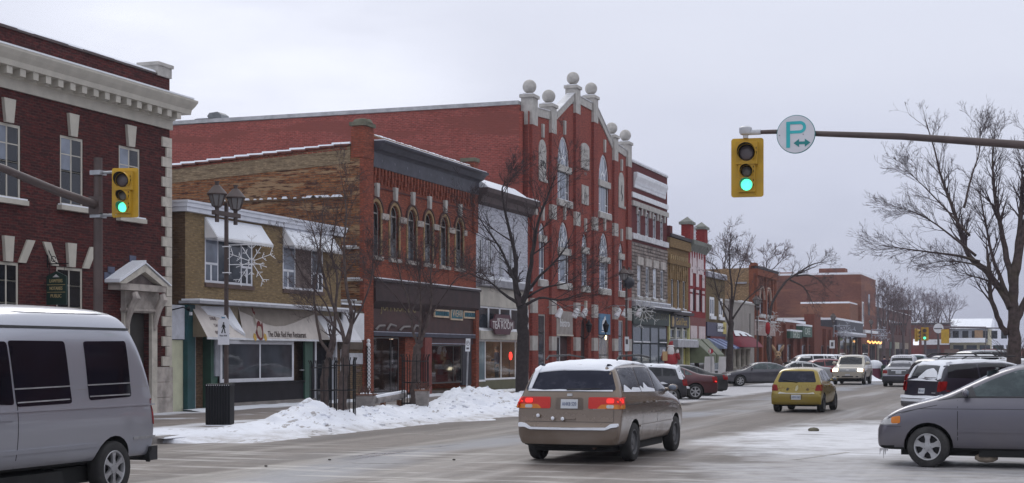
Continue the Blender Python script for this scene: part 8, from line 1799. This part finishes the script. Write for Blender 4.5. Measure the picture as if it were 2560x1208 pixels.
# full size raised roof van coming the other way
sil = P_('silver blue paint', (.40,.41,.46), .6, .30, (.26,.25,.25), .45)
vr = Vector(at(389, 21.3))
bv, bt, K = car('van', 'silver blue raised roof van with dark tinted side windows passing at the left edge', 'van', 'bigvan', (vr.x-1.0, vr.y-2.95), (0,-1), sil, gm=GLASS('tinted van glass', (.006,.005,.009), .08, .22, False), rim='six',
    tails=[('tail_lamp','L',[(.001,.36),(.012,.36),(.018,.50),(.004,.50)],red_lens,.01)],
    extra=[('drip_rail','L',[(.065,.868),(.66,.868),(.66,.878),(.062,.878)],plastic,.02,0,0),('roof_crease','L',[(.12,.95),(.55,.945),(.55,.95),(.12,.955)],sil,.012,0,0),('belt_crease','L',[(.0,.465),(.75,.465),(.75,.472),(.0,.472)],sil,.018,0,0),('upper_line','L',[(.012,.565),(.092,.565),(.092,.569),(.012,.569)],alloy,.004,0,0),('upper_line','L',[(.27,.56),(.30,.56),(.30,.564),(.27,.564)],alloy,.004,0,0),('lower_moulding','L',[(.235,.265),(.70,.265),(.70,.285),(.235,.285)],sil,.02,0,0),('lower_moulding','L',[(.0,.285),(.09,.285),(.09,.30),(.0,.30)],alloy,.012,0,0),('window_rail','L',[(.10,.585),(.268,.58),(.268,.586),(.10,.591)],alloy,.016,0,0),('window_rail','L',[(.332,.578),(.518,.572),(.518,.578),(.332,.584)],alloy,.016,0,0),('window_rail','L',[(.105,.525),(.26,.522),(.26,.528),(.105,.531)],alloy,.016,0,0),('window_rail','L',[(.335,.513),(.51,.507),(.51,.513),(.335,.519)],alloy,.016,0,0),('bumper','L',[(-.0,.155),(.015,.155),(.02,.24),(0,.24)],plastic,.05,.01,0)],
    )
bx('rear_bumper', plastic, bv, -.96, .96, -3.06, -2.86, .42, .62)
# gold hatchback
gold_ = P_('car gold', (.265,.185,.006), .3, .26, (.16,.12,.05), .4)
yx, yy_ = at(1993, 49.5)
gh, bt, K = car('hatchback', 'small gold hatchback driving away up the middle of the street', 'hatchback', 'hatch', (yx, yy_+1.85), (0.02,1), gold_, gm=car_glass_navy, rim='steel', plate_off=.064, plate=(.335,'ARPX 083'), wiper=(.02,.665,-.40,.70),
    tails=[('tail_lamp','B',[(.72,.475),(.97,.475),(.93,.61),(.78,.605)],red_lens,.012),('tail_lamp','R',[(.012,.475),(.045,.48),(.085,.61),(.03,.61)],red_lens,.012)],
    extra=[('bumper','B',[(-.97,.17),(.97,.17),(.985,.43),(.70,.40),(-.70,.40),(-.985,.43)],gold_,.05,.05,0),('bumper_lip','B',[(-.95,.225),(.95,.225),(.95,.25),(-.95,.25)],gold_,.07,.01,0),('snow_ledge','B',[(-.72,.41),(.72,.41),(.66,.445),(.45,.425),(-.4,.425),(-.66,.45)],M('bright slush', (.6,.58,.5), .7),.055,.02,.01),('plate_recess','B',[(-.24,.29),(.24,.29),(.24,.385),(-.24,.385)],M('recess gold', (.12,.08,.01), .6),.052,.02,0),('emblem','B',[(-.06,.47),(.0,.46),(.07,.53),(.05,.60),(-.03,.57)],M('cream emblem', (.5,.45,.28), .6),.012,.03,0),('flower_sticker','B',[(-.42,.49),(-.36,.47),(-.28,.52),(-.36,.545)],dark,.006,.02,0),('flower_sticker','B',[(.36,.49),(.45,.47),(.5,.51),(.42,.54)],M('brown sticker', (.12,.07,.02), .7),.006,.02,0)])
MB().tube([(0,-1.35,1.47),(0,-1.43,1.62)], [.012,.006], 5).build('aerial', plastic, gh)
# cream sport utility coming down with lamps on
crm = P_('cream pearl paint', (.46,.42,.35), .2, .35, (.35,.31,.26), .4)
ex_, ey_ = at(2119, 95)
ev, bt, K = car('suv', 'cream sport utility vehicle with lit headlamps driving toward the corner', 'SUV', 'suv', (ex_, ey_+2.5), (0,-1), crm, rim='seven', scale=1.0,
    tails=[('headlamp','F',[(.60,.44),(.93,.43),(.93,.53),(.60,.54)],head_on,.014),('turn_lamp','F',[(.93,.43),(.99,.43),(.98,.53),(.935,.53)],amber_lens,.014)],
    extra=[('grille','F',[(-.55,.43),(.55,.43),(.55,.535),(-.55,.535)],M('chrome grille', (.30,.30,.30), .35, .2, 20, 0, .8),.018,.03,0),('grille_gap','F',[(-.5,.455),(.5,.455),(.5,.462),(-.5,.462)],dark,.022,0,0),('grille_gap','F',[(-.5,.485),(.5,.485),(.5,.492),(-.5,.492)],dark,.022,0,0),('emblem','F',[(-.07,.46),(.07,.46),(.07,.51),(-.07,.51)],alloy,.03,.02,0),('bumper','F',[(-.98,.21),(.98,.21),(.98,.395),(-.98,.395)],crm,.06,.05,0),('bumper_intake','F',[(-.35,.245),(.35,.245),(.35,.285),(-.35,.285)],plastic,.065,.01,0),('fog_lamp','F',[(.50,.25),(.66,.25),(.66,.285),(.50,.285)],dark,.066,.01,0),('fog_lamp','F',[(-.66,.25),(-.50,.25),(-.50,.285),(-.66,.285)],dark,.066,.01,0),('number_plate','F',[(-.15,.30),(.15,.30),(.15,.345),(-.15,.345)],M('plate white', (.55,.57,.60)),.07,0,0)])
for sg in (-1, 1): MB().tube([(sg*.72,-1.9,1.88),(sg*.72,-1.7,1.95),(sg*.72,.4,1.95),(sg*.72,.6,1.88)], .03, 6).build('roof_rail', alloy, ev)
# parked on the left, noses to the kerb
hl = Vector((-.94,-.34)).normalized()
std_t = lambda z0, z1: [('tail_lamp','B',[(.62,z0),(.97,z0),(.95,z1),(.66,z1)],red_lens,.012),('tail_lamp','R',[(.003,z0),(.05,z0+.01),(.06,z1),(.012,z1)],red_lens,.012)]
std_h = [('headlamp','F',[(.50,.42),(.90,.44),(.86,.53),(.55,.50)],clear_lens,.012),('headlamp','R',[(.925,.47),(.975,.44),(.97,.53),(.93,.55)],clear_lens,.012)]
G1 = 'cars parked nose in along the left kerb'; G2 = 'cars parked nose in along the right kerb'; G3 = 'cars up the street'
def left(kind, px, t, paint, label, name, wheel=.205, **k):
    w = Vector(at(px, t)); Lk = KINDS[kind]['L']; c = w+hl*((.5-wheel)*Lk)+Vector((hl.y,-hl.x))*0
    side = Vector((-hl.y, hl.x)); c = c-side*(-KINDS[kind]['W']/2+.1)*(-1)
    return car(name, label, k.pop('cat', name), kind, (c.x, c.y), (hl.x, hl.y), paint, G1, **k)
dsv = P_('black plum paint', (.012,.012,.02), .3, .35, (.2,.19,.2), .3)
left('hatch', 1676, 58.0, dsv, 'dark snow covered hatchback parked left, ahead of the dark red sedan', 'hatchback', detail=1, scale=1.03, wheel=.165, tails=std_t(.45,.62), extra=[('window_snow','B',[(-.8,.66),(.8,.66),(.7,.8),(.1,.74),(-.5,.9)],snow,.03,.05,.03),('snow_ledge','B',[(-.95,.38),(.95,.38),(.95,.43),(-.95,.43)],snow,.09,.02,.03),('window_snow','L',[(.045,.60),(.09,.62),(.13,.93),(.08,.97)],snow,.04,.05,.02),('side_snow','L',[(.2,.5),(.45,.47),(.4,.53),(.25,.55)],snow,.012,.03,.01)], snowtop=[(-.8,.06),(.8,.06),(.78,.5),(.7,.62),(-.7,.6)])
drd = P_('dark red paint', (.075,.008,.014), .35, .32, (.16,.10,.10), .4)
left('sedan', 1738, 64, drd, 'dark red sedan parked left of the street with a snow cap on its roof', 'sedan', rim='six', gm=car_glass_teal, tails=std_t(.47,.66)+[('lit_lamp','L',[(.012,.5),(.03,.5),(.035,.54),(.016,.54)],lit_red,.018)], snowtop=[(-.62,.36),(.62,.36),(.6,.56),(-.6,.56)])
left('sedan', 1768, 69.5, P_('black paint', (.008,.008,.009), .3, .35, (.10,.10,.10), .35), 'black sedan parked just beyond the dark red one', 'sedan', rim='six', tails=std_t(.50,.66))
gsd = P_('graphite paint', (.055,.053,.068), .45, .33, (.17,.16,.165), .45)
w = Vector(at(1850, 90)); h2 = Vector((-.90,-.44)).normalized(); c = w-h2*((.805-.5)*4.75)+Vector((h2.y,-h2.x))*(.8)
car('sedan', 'graphite grey sedan with silver wheels parked facing the left kerb', 'sedan', 'sedan', (c.x, c.y), (h2.x,h2.y), gsd, G1, rim='seven', gm=car_glass_teal, tails=std_h+std_t(.5,.65))
for (kind, px, t, col, label, kw) in (('sedan', 1990, 104, (.35,.36,.38), 'silver sedan parked left, between the graphite sedan and the dark red hatchback', {}),('hatch', 2044, 107, (.16,.012,.018), 'bright dark red hatchback parked behind the gold hatchback', dict(scale=1.08)),('suv', 2010, 119, (.55,.55,.57), 'white sport utility parked left, nearer of the white pair', dict(snowtop=[(-.78,.06),(.78,.06),(.75,.6),(-.75,.6)])),('suv', 2045, 131, (.50,.50,.53), 'white sport utility parked left, farther of the white pair', dict(snowtop=[(-.78,.06),(.78,.06),(.75,.6),(-.75,.6)]))):
    c = Vector(at(px, t)); car({'sedan':'sedan','hatch':'hatchback','suv':'suv'}[kind], label, {'sedan':'sedan','hatch':'hatchback','suv':'SUV'}[kind], kind, (c.x, c.y), (h2.x,h2.y), P_('paint %s' % label[:14], col, .3, .35), G1, detail=1, tails=std_t(.45,.62), **kw)
# cars ahead and along the right kerb
c = Vector(at(2247, 89)); slt = P_('silver grey paint', (.13,.135,.16), .5, .3, (.2,.19,.19), .3)
car('sedan', 'silver grey sedan with a dark bumper driving away near the snow heap', 'sedan', 'sedan', (c.x, c.y+2.3), (0,1), slt, G3, gm=car_glass_navy, plate=(.555,'AJWD 61'), clad=P_('dark bumper', (.018,.018,.028), .1, .5, (.06,.06,.07)), scale=1.06,
    tails=[('tail_lamp','B',[(.66,.50),(.97,.50),(.95,.64),(.66,.62)],red_lens,.012),('white_lamp','B',[(.66,.455),(.97,.455),(.97,.50),(.66,.50)],clear_lens,.012)], extra=[('trunk_panel','B',[(-.60,.45),(.60,.45),(.62,.66),(-.62,.66)],P_('dark trunk', (.02,.02,.028), .2, .4, (.06,.06,.07)),.006,.04,0),('snow_ledge','B',[(-.93,.405),(.93,.405),(.93,.44),(-.93,.44)],M('frosted ledge', (.42,.43,.52)),.03,.01,.01),('chrome_strip','B',[(-.45,.60),(.45,.60),(.42,.625),(-.42,.625)],snow,.02,.01,0),('bumper','B',[(-.97,.17),(.97,.17),(.98,.40),(-.98,.40)],P_('dark bumper', (.018,.018,.028), .1, .5, (.06,.06,.07)),.05,.04,0)])
for (kind, px, t, h, col, label, kw) in (
    ('suv', 2258, 114, (0,1), (.50,.50,.54), 'white wagon with a wide dark rear window driving ahead of the silver grey sedan', dict(gm=glass_dark)),
    ('suv', 2292, 150, (.03,1), (.02,.07,.08), 'teal sport utility with snow on its roof, farther up the street', dict(snowtop=[(-.78,.06),(.78,.06),(.75,.6),(-.75,.6)])),
    ('sedan', 2318, 104, (.79,.62), (.40,.44,.55), 'pale blue sedan between the silver grey sedan and the navy minivan', {}),
    ('sedan', 2328, 132, (.6,.8), (.30,.27,.24), 'beige sedan behind the pale blue one', {}),
    ('hatch', 2352, 120, (.79,.62), (.10,.10,.11), 'charcoal hatchback in the far right row', {}),
    ('minivan', 2402, 60, (.79,.62), (.02,.02,.03), 'black minivan with a roof rack beyond the navy minivan', dict(rack=1)),
    ('minivan', 2452, 75, (.79,.62), (.55,.56,.58), 'white minivan with a snowy roof in the right row', dict(snowtop=[(-.76,.06),(.76,.06),(.73,.6),(-.73,.6)], scale=1.05)),
    ('minivan', 2482, 96, (.79,.62), (.10,.105,.12), 'grey high roofed van behind the white minivan', dict(scale=1.22)),
    ('sedan', 2520, 55, (.79,.62), (.5,.5,.53), 'white snowy car tucked behind the dark silver minivan', dict(snowtop=[(-.62,.36),(.62,.36),(.6,.56),(-.6,.56)], scale=1.2)),
    ('sedan', 2275, 175, (0,1), (.30,.03,.03), 'far red sedan up the street', {}),
    ('sedan', 2330, 200, (.3,1), (.5,.5,.5), 'far pale sedan near the end buildings', {}),
    ('minivan', 2372, 170, (.79,.62), (.2,.21,.24), 'far grey minivan in the right row', {}),):
    rk = kw.pop('rack', 0); c = Vector(at(px, t)); q = Vector(h).normalized()
    o, bt, K = car({'sedan':'sedan','hatch':'hatchback','suv':'suv','minivan':'minivan'}[kind], label, {'sedan':'sedan','hatch':'hatchback','suv':'SUV','minivan':'minivan'}[kind], kind, (c.x+q.x*.5, c.y+q.y*1.5), (q.x,q.y), P_('paint %s' % label[:18], col, .3, .35), G2 if h[0] > .5 else G3, detail=1 if t < 100 else 0, tails=std_t(.45,.62), **kw)
    if rk:
        for sg in (-1, 1): MB().tube([(sg*.62,-1.7,1.80),(sg*.62,-1.5,1.92),(sg*.62,.5,1.92),(sg*.62,.7,1.82)], .03, 6).build('roof_rail', plastic, o)
        for yy2 in (-1.1, .1): MB().box(-.66,.66,yy2-.04,yy2+.04,1.90,1.95).build('cross_bar', plastic, o)
# ------------------------------------------------------------------ winter air
hm = bpy.data.materials.new('winter haze'); hm.use_nodes = True; hn = hm.node_tree.nodes; hn.clear()
ho = hn.new('ShaderNodeOutputMaterial'); hv = hn.new('ShaderNodeVolumePrincipled'); hv.inputs['Color'].default_value = (.80,.84,.95,1); hv.inputs['Density'].default_value = .00032; hv.inputs['Anisotropy'].default_value = .2
hm.node_tree.links.new(hv.outputs[0], ho.inputs['Volume'])
hb = MB().box(-812, 812, -212, 1212, -1.2, 24).build('haze', hm); tag(hb, kind='stuff')
